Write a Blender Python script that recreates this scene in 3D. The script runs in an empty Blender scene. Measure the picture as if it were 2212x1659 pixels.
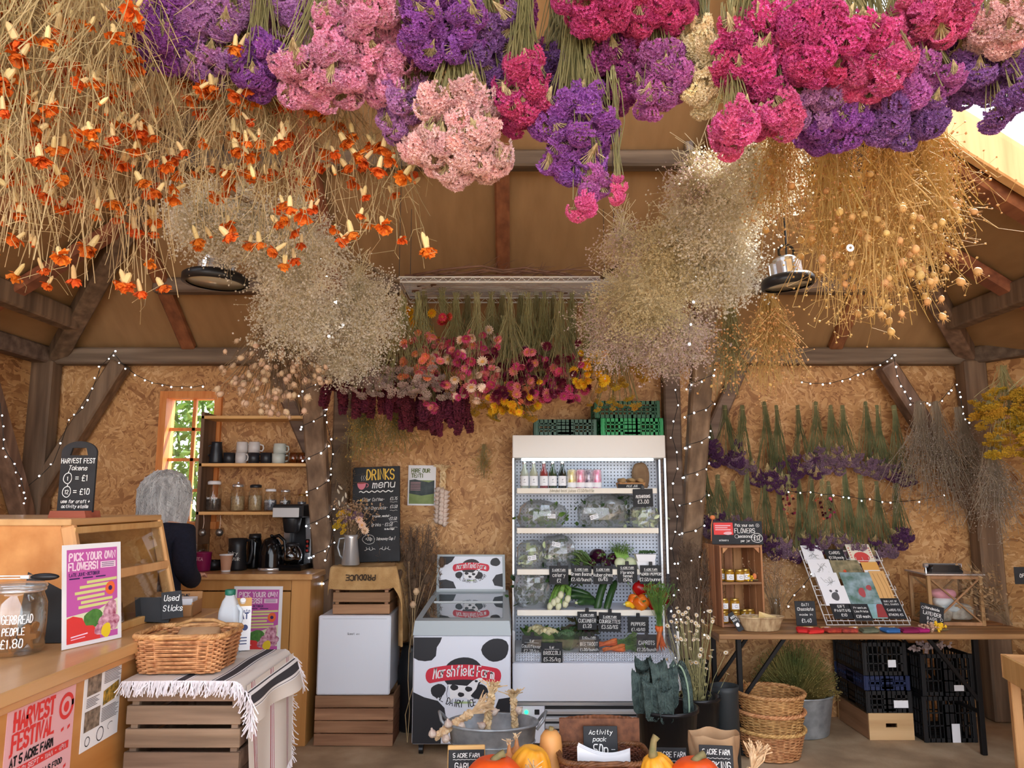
import bpy, math, random
import numpy as np
from mathutils import Matrix, Vector, Euler
rnd = random.Random(7)
rng = np.random.default_rng(11)
PI = math.pi
scene = bpy.context.scene
COL = scene.collection

# ------------------------------------------------------------------ camera
F_PX, CX, CY = 1662.0, 1106.0, 829.5
PITCH = math.radians(8.4)
EYE = 1.5
cam_d = bpy.data.cameras.new('camera'); cam_d.sensor_width = 36.0
cam_d.lens = 36.0 * F_PX / 2212.0; cam_d.clip_start = 0.05
cam = bpy.data.objects.new('camera', cam_d); COL.objects.link(cam)
cam.location = (0, 0, EYE); cam.rotation_euler = (PI / 2 + PITCH, 0, 0)
scene.camera = cam

def at(px, py, Y):
    """world point at depth Y that falls on photo pixel (px, py)"""
    u = (px - CX) / F_PX; v = (CY - py) / F_PX
    dy = math.cos(PITCH) - v * math.sin(PITCH)
    dz = math.sin(PITCH) + v * math.cos(PITCH)
    k = Y / dy
    return Vector((u * k, Y, EYE + dz * k))

# ------------------------------------------------------------------ world, sun, exposure
world = bpy.data.worlds.new('sky'); scene.world = world; world.use_nodes = True
wn = world.node_tree.nodes; wl = world.node_tree.links
bg = wn['Background']
tc = wn.new('ShaderNodeTexCoord'); sp = wn.new('ShaderNodeSeparateXYZ')
rp = wn.new('ShaderNodeValToRGB')
rp.color_ramp.elements[0].position = 0.0; rp.color_ramp.elements[0].color = (0.93, 0.95, 1.0, 1)
rp.color_ramp.elements[1].position = 0.9; rp.color_ramp.elements[1].color = (0.62, 0.78, 1.0, 1)
wl.new(tc.outputs['Generated'], sp.inputs[0]); wl.new(sp.outputs['Z'], rp.inputs[0]); wl.new(rp.outputs[0], bg.inputs[0])
bg.inputs[1].default_value = 2.3
sun_d = bpy.data.lights.new('sun', 'SUN'); sun_d.energy = 9.0; sun_d.angle = math.radians(1.2); sun_d.color = (1.0, 0.93, 0.82)
sun = bpy.data.objects.new('sun', sun_d); COL.objects.link(sun)
sun.rotation_euler = Vector((0.48, 0.42, 0.77)).to_track_quat('Z', 'Y').to_euler()
vs = scene.view_settings
vs.view_transform = 'Standard'; vs.look = 'None'; vs.exposure = 1.22; vs.gamma = 1.0; vs.use_curve_mapping = False
scene.cycles.max_bounces = 8; scene.cycles.diffuse_bounces = 5; scene.cycles.transparent_max_bounces = 12
scene.cycles.caustics_reflective = False; scene.cycles.caustics_refractive = False

# ------------------------------------------------------------------ mesh helper
class MB:
    def __init__(s): s.V = []; s.F = []; s.n = 0
    def add(s, v, f, m=0):
        v = np.asarray(v, float).reshape(-1, 3); s.V.append(v)
        if isinstance(f, np.ndarray):
            if len(f): s.F.append((f + s.n, m))
        else:
            by = {}
            for q in f: by.setdefault(len(q), []).append(q)
            for k in by: s.F.append((np.array(by[k], int) + s.n, m))
        s.n += len(v); return s
    def box(s, c, d, R=None, m=0):
        c = np.array(c, float); h = np.array(d, float) / 2
        p = np.array([[x, y, z] for x in (-1, 1) for y in (-1, 1) for z in (-1, 1)], float) * h
        if R is not None: p = p @ np.array(R.to_3x3()).T
        return s.add(p + c, np.array([[0,1,3,2],[4,6,7,5],[0,4,5,1],[2,3,7,6],[0,2,6,4],[1,5,7,3]]), m)
    def b2(s, lo, hi, m=0):
        lo = np.array(lo, float); hi = np.array(hi, float); return s.box((lo + hi) / 2, hi - lo, None, m)
    def cbox(s, c, d, b=.004, R=None, m=0):
        c = np.array(c, float); h = np.array(d, float) / 2; b = min(b, *(h * .9))
        V = []; idx = {}
        for x in (-1, 1):
            for y in (-1, 1):
                for z in (-1, 1):
                    for a in range(3):
                        p = np.array([x, y, z], float) * (h - b); p[a] = (x, y, z)[a] * h[a]
                        idx[(x, y, z, a)] = len(V); V.append(p)
        F = []
        def cor(a, sa, b_, sb, c_, sc):
            t = [0, 0, 0]; t[a] = sa; t[b_] = sb; t[c_] = sc; return tuple(t)
        for a in range(3):
            o = [i for i in range(3) if i != a]
            for sa in (-1, 1):
                F.append([idx[cor(a, sa, o[0], x, o[1], y) + (a,)] for x, y in ((-1,-1),(1,-1),(1,1),(-1,1))])
            for sx in (-1, 1):
                for sy in (-1, 1):
                    F.append([idx[cor(a, -1, o[0], sx, o[1], sy) + (o[0],)], idx[cor(a, 1, o[0], sx, o[1], sy) + (o[0],)],
                              idx[cor(a, 1, o[0], sx, o[1], sy) + (o[1],)], idx[cor(a, -1, o[0], sx, o[1], sy) + (o[1],)]])
        for x in (-1, 1):
            for y in (-1, 1):
                for z in (-1, 1): F.append([idx[(x, y, z, a)] for a in range(3)])
        V = np.array(V)
        for i, q in enumerate(F):
            n = np.cross(V[q[1]] - V[q[0]], V[q[2]] - V[q[0]])
            if n @ V[q].mean(0) < 0: F[i] = q[::-1]
        if R is not None: V = V @ np.array(R.to_3x3()).T
        return s.add(V + c, F, m)
    def beam(s, a, b, w, h, m=0, up=(0, 0, 1), bev=.008):
        a = Vector(a); b = Vector(b); d = (b - a); L = d.length; z = d.normalized()
        x = Vector(up).cross(z)
        if x.length < 1e-4: x = Vector((1, 0, 0))
        x.normalize(); y = z.cross(x)
        R = Matrix((x, y, z)).transposed()
        return s.cbox((a + b) / 2, (w, h, L), bev, R, m)
    def lathe(s, prof, n=20, c=(0, 0, 0), sx=1, sy=1, m=0, cap0=True, cap1=True):
        c = np.array(c, float); P = np.array(prof, float); k = len(P)
        a = np.linspace(0, 2 * PI, n, endpoint=False)
        V = np.zeros((k, n, 3)); V[:, :, 0] = P[:, :1] * np.cos(a) * sx; V[:, :, 1] = P[:, :1] * np.sin(a) * sy; V[:, :, 2] = P[:, 1:]
        F = [[i*n+j, i*n+(j+1) % n, (i+1)*n+(j+1) % n, (i+1)*n+j] for i in range(k-1) for j in range(n)]
        if cap0 and P[0, 0] > 1e-6: F.append(list(range(n))[::-1])
        if cap1 and P[-1, 0] > 1e-6: F.append([(k-1)*n+j for j in range(n)])
        return s.add(V.reshape(-1, 3) + c, F, m)
    def tube(s, pts, r, n=6, closed=False, m=0):
        P = [Vector(p) for p in pts]; k = len(P)
        rr = r if hasattr(r, '__len__') else [r] * k
        V = []; x = None
        for i in range(k):
            a = P[i-1] if (i or closed) else P[i]; b = P[(i+1) % k] if (i < k-1 or closed) else P[i]
            t = (b - a); t = t.normalized() if t.length > 1e-9 else Vector((0, 0, 1))
            if x is None:
                x = t.cross(Vector((0, 0, 1)))
                if x.length < .05: x = t.cross(Vector((1, 0, 0)))
            x = x - t * x.dot(t)
            x = x.normalized() if x.length > 1e-9 else Vector((1, 0, 0))
            y = t.cross(x)
            for j in range(n):
                q = 2 * PI * j / n; V.append(P[i] + (x * math.cos(q) + y * math.sin(q)) * rr[i])
        F = [[i*n+j, i*n+(j+1) % n, ((i+1) % k)*n+(j+1) % n, ((i+1) % k)*n+j] for i in range(k if closed else k-1) for j in range(n)]
        if not closed: F.append(list(range(n))[::-1]); F.append([(k-1)*n+j for j in range(n)])
        return s.add([tuple(v) for v in V], F, m)
    def sphere(s, c, r, nu=12, nv=8, m=0, R=None):
        r = np.array(r if hasattr(r, '__len__') else (r, r, r), float)
        V = [(0, 0, -1)]
        for i in range(1, nv):
            t = -PI/2 + PI * i / nv
            V += [(math.cos(t)*math.cos(2*PI*j/nu), math.cos(t)*math.sin(2*PI*j/nu), math.sin(t)) for j in range(nu)]
        V.append((0, 0, 1)); V = np.array(V) * r
        if R is not None: V = V @ np.array(R.to_3x3()).T
        F = [[0, 1+(j+1) % nu, 1+j] for j in range(nu)]
        F += [[1+i*nu+j, 1+i*nu+(j+1) % nu, 1+(i+1)*nu+(j+1) % nu, 1+(i+1)*nu+j] for i in range(nv-2) for j in range(nu)]
        e = len(V)-1; F += [[1+(nv-2)*nu+j, 1+(nv-2)*nu+(j+1) % nu, e] for j in range(nu)]
        return s.add(V + np.array(c, float), F, m)
    def grid(s, fn, nu, nv, m=0):
        V = [fn(i / nu, j / nv) for i in range(nu+1) for j in range(nv+1)]
        w = nv + 1
        return s.add([tuple(v) for v in V], np.array([[i*w+j, (i+1)*w+j, (i+1)*w+j+1, i*w+j+1] for i in range(nu) for j in range(nv)]), m)
    def prism(s, poly, y0, y1, m=0):
        """polygon given in (x, z), extruded from y0 (front) to y1"""
        n = len(poly)
        V = [(p[0], y0, p[1]) for p in poly] + [(p[0], y1, p[1]) for p in poly]
        F = [list(range(n)), list(range(n, 2*n))[::-1]] + [[i, n+i, n+(i+1) % n, (i+1) % n] for i in range(n)]
        return s.add(V, F, m)
    def flat(s, poly, y=-.001, m=0):
        return s.add([(p[0], y, p[1]) for p in poly], [list(range(len(poly)))], m)
    def ribbon(s, pts, w, y=-.001, m=0):
        """flat stroke in the (x, z) plane"""
        P = np.array(pts, float); k = len(P)
        if k < 2: return s
        T = np.zeros_like(P); T[1:-1] = P[2:] - P[:-2]; T[0] = P[1] - P[0]; T[-1] = P[-1] - P[-2]
        L = np.linalg.norm(T, axis=1, keepdims=True); L[L < 1e-9] = 1; T /= L
        N = np.stack([-T[:, 1], T[:, 0]], 1) * w / 2
        P[0] -= T[0] * w * .4; P[-1] += T[-1] * w * .4
        A = P + N; B = P - N
        s.nr = getattr(s, 'nr', 0) + 1; y = y - 1e-5*(s.nr % 60)
        V = np.zeros((2*k, 3)); V[:k, 0] = A[:, 0]; V[:k, 2] = A[:, 1]; V[k:, 0] = B[:, 0]; V[k:, 2] = B[:, 1]; V[:, 1] = y
        return s.add(V, np.array([[i, k+i, k+i+1, i+1] for i in range(k-1)]), m)
    def inst(s, tv, tf, pos, sc, rot=None, m=0):
        """many copies of a small template mesh"""
        tv = np.asarray(tv, float); tf = np.asarray(tf, int); pos = np.asarray(pos, float); n = len(pos)
        if n == 0: return s
        sc = np.broadcast_to(np.asarray(sc, float).reshape(-1, 1, 1), (n, 1, 1))
        V = np.broadcast_to(tv[None], (n,) + tv.shape) * sc
        if rot is not None: V = np.einsum('nij,nkj->nki', rot, V)
        V = V + pos[:, None]
        F = (tf[None] + (np.arange(n) * len(tv))[:, None, None]).reshape(-1, tf.shape[1])
        return s.add(V.reshape(-1, 3), F, m)
    def stems(s, P, r, m=0, n=3):
        """P: (N, K, 3) polylines grown into thin tubes"""
        P = np.asarray(P, float); N, K, _ = P.shape
        T = np.gradient(P, axis=1); T /= np.linalg.norm(T, axis=2, keepdims=True) + 1e-9
        ref = np.where(np.abs(T[..., 2:3]) > .8, np.array([1., 0, 0]), np.array([0, 0, 1.]))
        X = np.cross(T, ref); X /= np.linalg.norm(X, axis=2, keepdims=True) + 1e-9; Y = np.cross(T, X)
        r = np.broadcast_to(np.asarray(r, float).reshape(-1, 1, 1) if np.ndim(r) == 1 else r, (N, K, 1))
        V = np.stack([P + r * (X * math.cos(2*PI*j/n) + Y * math.sin(2*PI*j/n)) for j in range(n)], 2)
        b = (np.arange(N) * K * n)[:, None, None] + (np.arange(K-1) * n)[None, :, None] + np.arange(n)[None, None]
        b2 = (np.arange(N) * K * n)[:, None, None] + (np.arange(K-1) * n)[None, :, None] + ((np.arange(n)+1) % n)[None, None]
        F = np.stack([b, b2, b2 + n, b + n], -1).reshape(-1, 4)
        return s.add(V.reshape(-1, 3), F, m)
    def xf(s, M):
        A = np.array(M); R = A[:3, :3]; t = A[:3, 3]
        s.V = [v @ R.T + t for v in s.V]; return s
    def mesh(s, name, mats, smooth=False):
        me = bpy.data.meshes.new(name)
        V = np.concatenate(s.V) if s.V else np.zeros((0, 3))
        me.vertices.add(len(V)); me.vertices.foreach_set('co', V.astype(np.float32).ravel())
        lv = np.concatenate([f.ravel() for f, m in s.F]); cnt = np.concatenate([np.full(len(f), f.shape[1]) for f, m in s.F])
        mi = np.concatenate([np.full(len(f), m) for f, m in s.F])
        me.loops.add(len(lv)); me.loops.foreach_set('vertex_index', lv.astype(np.int32))
        me.polygons.add(len(cnt)); me.polygons.foreach_set('loop_start', (np.cumsum(cnt) - cnt).astype(np.int32))
        if not isinstance(mats, (list, tuple)): mats = [mats]
        for mt in mats: me.materials.append(mt)
        if len(mats) > 1: me.polygons.foreach_set('material_index', mi.astype(np.int32))
        me.polygons.foreach_set('use_smooth', np.full(len(cnt), bool(smooth)))
        me.update(calc_edges=True)
        return me
    def build(s, name, mats, parent=None, smooth=False, loc=None, rot=None, label=None, kind=None):
        o = bpy.data.objects.new(name, s.mesh(name, mats, smooth)); COL.objects.link(o)
        if parent is not None: o.parent = parent
        if loc is not None: o.location = loc
        if rot is not None: o.rotation_euler = rot
        if label: o['label'] = label
        if kind: o['kind'] = kind
        return o

def tag(o, label, cat, group=None):
    o['label'] = label; o['category'] = cat
    if group: o['group'] = group
    return o
def thing(name, label, cat, loc=(0, 0, 0), rotz=0, group=None, rot=None):
    o = bpy.data.objects.new(name, None); COL.objects.link(o); o.empty_display_size = .05
    o.location = loc; o.rotation_euler = rot if rot is not None else (0, 0, rotz)
    return tag(o, label, cat, group)
def struct(o): o['kind'] = 'structure'; return o
def part(name, me, parent, loc=(0, 0, 0), rot=(0, 0, 0), sc=1, label=None):
    o = bpy.data.objects.new(name, me); COL.objects.link(o); o.parent = parent
    o.location = loc; o.rotation_euler = rot; o.scale = (sc, sc, sc) if not hasattr(sc, '__len__') else sc
    if label: o['label'] = label
    return o
def copy_tree(o, parent=None):
    c = o.copy(); COL.objects.link(c); c.parent = parent
    for ch in o.children: copy_tree(ch, c)
    return c
def rand_rot(n, tilt=PI):
    """n random rotation matrices"""
    q = rng.normal(size=(n, 4)); q /= np.linalg.norm(q, axis=1, keepdims=True)
    w, x, y, z = q.T
    return np.stack([np.stack([1-2*(y*y+z*z), 2*(x*y-z*w), 2*(x*z+y*w)], -1), np.stack([2*(x*y+z*w), 1-2*(x*x+z*z), 2*(y*z-x*w)], -1), np.stack([2*(x*z-y*w), 2*(y*z+x*w), 1-2*(x*x+y*y)], -1)], 1)

# ------------------------------------------------------------------ materials
def S(r, g, b):
    f = lambda c: (c / 12.92 if c <= .04045 else ((c + .055) / 1.055) ** 2.4)
    return (f(r / 255), f(g / 255), f(b / 255), 1)
MATS = {}
def node_mat(name):
    m = bpy.data.materials.new(name); m.use_nodes = True
    return m, m.node_tree.nodes, m.node_tree.links, m.node_tree.nodes['Principled BSDF']
def mat(name, c, rough=.6, metal=0, c2=None, scale=12, stretch=(1, 1, 1), bump=0, c3=None, spec=.4, emit=0, transl=0, rand=0, bscale=None, detail=4, sheen=0):
    if name in MATS: return MATS[name]
    m, N, L, B = node_mat(name); MATS[name] = m
    B.inputs['Base Color'].default_value = c; B.inputs['Roughness'].default_value = rough; B.inputs['Metallic'].default_value = metal
    B.inputs['Specular IOR Level'].default_value = spec
    out = None
    if c2 is not None or bump:
        t = N.new('ShaderNodeTexCoord'); mp = N.new('ShaderNodeMapping'); mp.inputs['Scale'].default_value = stretch
        nz = N.new('ShaderNodeTexNoise'); nz.inputs['Scale'].default_value = scale; nz.inputs['Detail'].default_value = detail
        L.new(t.outputs['Object'], mp.inputs[0]); L.new(mp.outputs[0], nz.inputs['Vector'])
        if c2 is not None:
            r = N.new('ShaderNodeValToRGB'); e = r.color_ramp.elements
            e[0].position = .3; e[0].color = c; e[1].position = .7; e[1].color = c2
            if c3 is not None: x = e.new(.5); x.color = c3
            L.new(nz.outputs[0], r.inputs[0]); out = r.outputs[0]
        if bump:
            b = N.new('ShaderNodeBump'); b.inputs['Strength'].default_value = bump; b.inputs['Distance'].default_value = .01
            src = nz
            if bscale:
                src = N.new('ShaderNodeTexNoise'); src.inputs['Scale'].default_value = bscale; L.new(mp.outputs[0], src.inputs['Vector'])
            L.new(src.outputs[0], b.inputs['Height']); L.new(b.outputs[0], B.inputs['Normal'])
    if rand:
        oi = N.new('ShaderNodeObjectInfo'); hs = N.new('ShaderNodeHueSaturation'); mr = N.new('ShaderNodeMapRange')
        mr.inputs['To Min'].default_value = 1 - rand; mr.inputs['To Max'].default_value = 1 + rand
        L.new(oi.outputs['Random'], mr.inputs[0]); L.new(mr.outputs[0], hs.inputs['Value'])
        m2 = N.new('ShaderNodeMapRange'); m2.inputs['To Min'].default_value = .5 + rand * .09; m2.inputs['To Max'].default_value = .5 - rand * .09
        ml = N.new('ShaderNodeMath'); ml.operation = 'FRACT'; m7 = N.new('ShaderNodeMath'); m7.operation = 'MULTIPLY'; m7.inputs[1].default_value = 7.31
        L.new(oi.outputs['Random'], m7.inputs[0]); L.new(m7.outputs[0], ml.inputs[0]); L.new(ml.outputs[0], m2.inputs[0]); L.new(m2.outputs[0], hs.inputs['Hue'])
        if out is not None: L.new(out, hs.inputs['Color'])
        else: hs.inputs['Color'].default_value = c
        out = hs.outputs[0]
    if out is not None: L.new(out, B.inputs['Base Color'])
    if emit:
        B.inputs['Emission Color'].default_value = c; B.inputs['Emission Strength'].default_value = emit
    if transl:
        tr = N.new('ShaderNodeBsdfTranslucent'); mx = N.new('ShaderNodeMixShader'); mx.inputs[0].default_value = transl
        if out is not None: L.new(out, tr.inputs[0])
        else: tr.inputs[0].default_value = c
        L.new(B.outputs[0], mx.inputs[1]); L.new(tr.outputs[0], mx.inputs[2]); L.new(mx.outputs[0], N['Material Output'].inputs[0])
    return m
def wood(name, c1, c2, axis='x', scale=6, rough=.55, bump=.15, c3=None):
    st = {'x': (1, 14, 14), 'y': (14, 1, 14), 'z': (14, 14, 1)}[axis]
    return mat(name, c1, rough, c2=c2, scale=scale / 4, stretch=st, bump=bump, c3=c3, detail=6, rand=.1)
def thin_glass(name, tint=(1, 1, 1, 1), refl=.12, rough=.02, haze=0, hc=(.8, .8, .8, 1)):
    """thin clear sheet: transparent with a glossy coat, fresnel weighted"""
    if name in MATS: return MATS[name]
    m, N, L, B = node_mat(name); MATS[name] = m; N.remove(B)
    tr = N.new('ShaderNodeBsdfTransparent'); tr.inputs[0].default_value = tint
    gl = N.new('ShaderNodeBsdfGlossy'); gl.inputs['Roughness'].default_value = rough
    lw = N.new('ShaderNodeLayerWeight'); lw.inputs[0].default_value = .35
    mr = N.new('ShaderNodeMapRange'); mr.inputs['To Min'].default_value = refl * .4; mr.inputs['To Max'].default_value = min(1, refl * 5)
    mx = N.new('ShaderNodeMixShader'); L.new(lw.outputs['Facing'], mr.inputs[0]); L.new(mr.outputs[0], mx.inputs[0])
    L.new(tr.outputs[0], mx.inputs[1]); L.new(gl.outputs[0], mx.inputs[2]); res = mx
    if haze:
        df = N.new('ShaderNodeBsdfDiffuse'); df.inputs[0].default_value = hc; m2 = N.new('ShaderNodeMixShader'); m2.inputs[0].default_value = haze
        L.new(mx.outputs[0], m2.inputs[1]); L.new(df.outputs[0], m2.inputs[2]); res = m2
    L.new(res.outputs[0], N['Material Output'].inputs[0]); return m

def osb_mat(name, rotx):
    m, N, L, B = node_mat(name)
    t = N.new('ShaderNodeTexCoord'); mp = N.new('ShaderNodeMapping'); mp.inputs['Rotation'].default_value = rotx
    L.new(t.outputs['Object'], mp.inputs[0])
    nz = N.new('ShaderNodeTexNoise'); nz.inputs['Scale'].default_value = 7; L.new(mp.outputs[0], nz.inputs['Vector'])
    ad = N.new('ShaderNodeVectorMath'); ad.operation = 'MULTIPLY_ADD'; ad.inputs[1].default_value = (.07, .07, 0)
    L.new(nz.outputs['Color'], ad.inputs[0]); L.new(mp.outputs[0], ad.inputs[2])
    prev = None
    for k, (big, sx, sy) in enumerate(((11, 80, 20), (15, 120, 30), (8, 50, 15))):
        v0 = N.new('ShaderNodeTexVoronoi'); v0.inputs['Scale'].default_value = big; L.new(ad.outputs[0], v0.inputs['Vector'])
        sp = N.new('ShaderNodeSeparateColor'); L.new(v0.outputs['Color'], sp.inputs[0])
        an = N.new('ShaderNodeMath'); an.operation = 'MULTIPLY'; an.inputs[1].default_value = 6.283; L.new(sp.outputs[k % 3], an.inputs[0])
        vr = N.new('ShaderNodeVectorRotate'); vr.rotation_type = 'Z_AXIS'; L.new(ad.outputs[0], vr.inputs['Vector']); L.new(an.outputs[0], vr.inputs['Angle'])
        m2 = N.new('ShaderNodeMapping'); m2.inputs['Scale'].default_value = (sx, sy, 1); L.new(vr.outputs[0], m2.inputs[0])
        v1 = N.new('ShaderNodeTexVoronoi'); v1.inputs['Scale'].default_value = 1; L.new(m2.outputs[0], v1.inputs['Vector'])
        s2 = N.new('ShaderNodeSeparateColor'); L.new(v1.outputs['Color'], s2.inputs[0])
        if prev is None: prev = s2.outputs[0]
        else:
            gt = N.new('ShaderNodeMath'); gt.operation = 'GREATER_THAN'; gt.inputs[1].default_value = .5; L.new(s2.outputs[1], gt.inputs[0])
            mx = N.new('ShaderNodeMix'); L.new(gt.outputs[0], mx.inputs[0]); L.new(prev, mx.inputs[2]); L.new(s2.outputs[0], mx.inputs[3]); prev = mx.outputs[0]
    lg = N.new('ShaderNodeTexNoise'); lg.inputs['Scale'].default_value = 3.2; lg.inputs['Detail'].default_value = 5; L.new(mp.outputs[0], lg.inputs['Vector'])
    sm = N.new('ShaderNodeMath'); sm.operation = 'MULTIPLY_ADD'; sm.inputs[1].default_value = .62; L.new(lg.outputs[0], sm.inputs[0])
    mm = N.new('ShaderNodeMath'); mm.operation = 'MULTIPLY'; mm.inputs[1].default_value = .5; L.new(prev, mm.inputs[0]); L.new(mm.outputs[0], sm.inputs[2])
    r = N.new('ShaderNodeValToRGB'); e = r.color_ramp.elements
    e[0].position = .12; e[0].color = S(106, 64, 36); e[1].position = .9; e[1].color = S(222, 180, 130)
    for p, c in ((.3, S(146, 96, 52)), (.47, S(182, 132, 80)), (.68, S(200, 150, 94))):
        x = e.new(p); x.color = c
    L.new(sm.outputs[0], r.inputs[0]); L.new(r.outputs[0], B.inputs['Base Color'])
    b = N.new('ShaderNodeBump'); b.inputs['Strength'].default_value = .25; b.inputs['Distance'].default_value = .004
    L.new(prev, b.inputs['Height']); L.new(b.outputs[0], B.inputs['Normal']); B.inputs['Roughness'].default_value = .62
    return m
M_osb = osb_mat('osb_back', (PI / 2, 0, 0))
M_osb_side = osb_mat('osb_side', (PI / 2, 0, PI / 2))
M_oak = wood('weathered_oak', S(88, 70, 58), S(138, 116, 98), 'x', 5, .7, .3, S(112, 92, 76))
M_oakz = wood('weathered_oak_post', S(92, 70, 54), S(146, 116, 92), 'z', 5, .7, .3, S(118, 92, 72))
M_raft = wood('rafter_timber', S(112, 66, 40), S(162, 104, 66), 'y', 5, .6, .2)
M_ply = mat('roof_board', S(152, 116, 76), .75, c2=S(168, 130, 87), scale=3, stretch=(4, 1, 1), bump=.05)
M_floor = mat('concrete_floor', S(150, 126, 98), .75, c2=S(196, 172, 140), c3=S(176, 150, 118), scale=4, bump=.25, bscale=60, detail=8)
M_pine = wood('pine', S(206, 150, 90), S(232, 184, 122), 'z', 5, .5, .1)
M_pinex = wood('pine_x', S(206, 150, 90), S(232, 184, 122), 'x', 5, .5, .1)
M_counter = wood('counter_ply', S(186, 124, 62), S(216, 158, 92), 'y', 3, .38, .06)
M_ctop = wood('counter_top', S(192, 142, 86), S(222, 178, 122), 'y', 3, .28, .05)
M_cab = wood('cabinet_ply', S(176, 120, 64), S(204, 150, 90), 'z', 3, .42, .06)
M_crate = wood('crate_wood', S(122, 84, 58), S(176, 132, 98), 'x', 6, .7, .35, S(150, 108, 78))
M_cratey = wood('crate_wood_y', S(118, 80, 54), S(168, 124, 92), 'y', 6, .7, .35)
M_cratez = wood('crate_wood_z', S(140, 92, 58), S(190, 136, 92), 'z', 6, .65, .3)
M_black = mat('black_board', S(28, 29, 31), .65, c2=S(44, 45, 48), scale=9)
M_chalk = mat('chalk_white', S(240, 240, 236), .8)
M_white = mat('white_enamel', S(226, 230, 238), .3)
M_metal = mat('steel', S(200, 202, 206), .28, 1)
M_chrome = mat('chrome', S(232, 233, 236), .2, .8)
M_galv = mat('galvanised', S(134, 140, 146), .4, .45, c2=S(186, 192, 196), scale=14)
M_blk = mat('black_plastic', S(26, 26, 29), .38)
M_blkgloss = mat('black_gloss', S(14, 14, 16), .12)
M_paper = mat('white_paper', S(238, 238, 240), .7)
M_glass = thin_glass('clear_glass', (.97, .98, .97, 1), .12)
M_acry = thin_glass('acrylic', (.97, .975, .98, 1), .05, haze=.015)
M_red = mat('red_print', S(206, 40, 62), .5)
M_ink = mat('black_print', S(26, 26, 32), .5)

# ------------------------------------------------------------------ the room
BW, EAVE, SL = 5.6, 2.55, .70          # back wall depth, eaves height, roof slope
XL, XR = -3.45, 3.35
fl = MB(); fl.grid(lambda u, v: (-9 + 18*u, -9 + 22*v, 0), 24, 24)
struct(fl.build('floor', M_floor))
# back wall with a window opening
WX0, WX1, WZ0, WZ1 = -2.57, -2.12, 1.33, 2.27
w = MB()
for lo, hi in (((XL-.2, BW, 0), (WX0, BW+.12, EAVE+.12)), ((WX1, BW, 0), (XR+.2, BW+.12, EAVE+.12)), ((WX0, BW, 0), (WX1, BW+.12, WZ0)), ((WX0, BW, WZ1), (WX1, BW+.12, EAVE+.12))):
    w.b2(lo, hi)
struct(w.build('wall_back', M_osb))
w = MB(); w.b2((XL-.12, -1.2, 0), (XL, BW, EAVE+.1)); struct(w.build('wall_left', M_osb_side))
w = MB()
pr = [(XR, BW), (4.1, 4.15), (4.1, -1.2), (4.22, -1.2), (4.22, 4.2), (XR+.12, BW+.06)]
w.add([(x, y, 0) for x, y in pr] + [(x, y, EAVE+.1) for x, y in pr], [[i, (i+1) % 6, 6+(i+1) % 6, 6+i] for i in range(6)] + [[6, 7, 8, 9, 10, 11]])
struct(w.build('wall_right', M_osb_side))
# roof planes: back hip plus two long sides (skylights are openings)
RZ = EAVE + SL * 3.4; RY = BW - 3.4
def roof_z(x, y): return EAVE + min(SL*(BW-y), SL*(x-XL), SL*(3.35+.05-x))
w = MB(); e = .06
w.add([(XL-.05, BW, EAVE), (3.4+.05, BW, EAVE), (0, RY, RZ), (XL-.05, BW, EAVE+e+.1), (3.45, BW, EAVE+e+.1), (0, RY, RZ+e+.1)], [[0, 1, 2], [3, 5, 4]])
struct(w.build('ceiling', M_ply))
def side_roof(sx, name):
    w = MB(); ex = XL if sx < 0 else 3.4
    def p(x, y): return (sx*x, y, EAVE + SL*(3.4-x))
    ya, yb, xa, xb = 1.9, (3.72 if sx > 0 else 2.55), 1.35, 2.95        # skylight opening
    F = [[(4.2, -1.2), (4.2, ya), (0, ya), (0, -1.2)], [(4.2, ya), (4.2, yb), (xb, yb), (xb, ya)], [(xa, ya), (xa, RY), (0, RY), (0, ya)],
         [(xa, RY), (xa, yb), (RY+0-RY+ (BW-yb) if 0 else 3.4-(BW-yb), yb), (0, RY)], [(4.2, yb), (4.2, BW+.8), (3.4, BW), (3.4-(BW-yb), yb)]]
    for q in F:
        for dz in (0, .14):
            V = [p(*c) for c in q]; V = [(a, b, c+dz) for a, b, c in V]; w.add(V, [list(range(len(V)))])
    struct(w.build(name, M_ply))
    fr = MB()       # pale pine lining round the opening
    def pz(x, y, dz): a = p(x, y); return (a[0], a[1], a[2]+dz)
    for a, b in (((xa, ya), (xb, ya)), ((xa, yb), (xb, yb)), ((xa, ya), (xa, yb)), ((xb, ya), (xb, yb))):
        fr.beam(pz(*a, .04), pz(*b, .04), .07, .2, up=(0, 0, 1))
    o = struct(fr.build('window_' + ('2' if sx > 0 else '3'), M_pine))
    g = MB(); g.add([pz(xa, ya, .12), pz(xb, ya, .12), pz(xb, yb, .12), pz(xa, yb, .12)], [[0, 1, 2, 3]]); g.build('pane', M_glass, o)
side_roof(1, 'ceiling_right'); side_roof(-1, 'ceiling_left')

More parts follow.
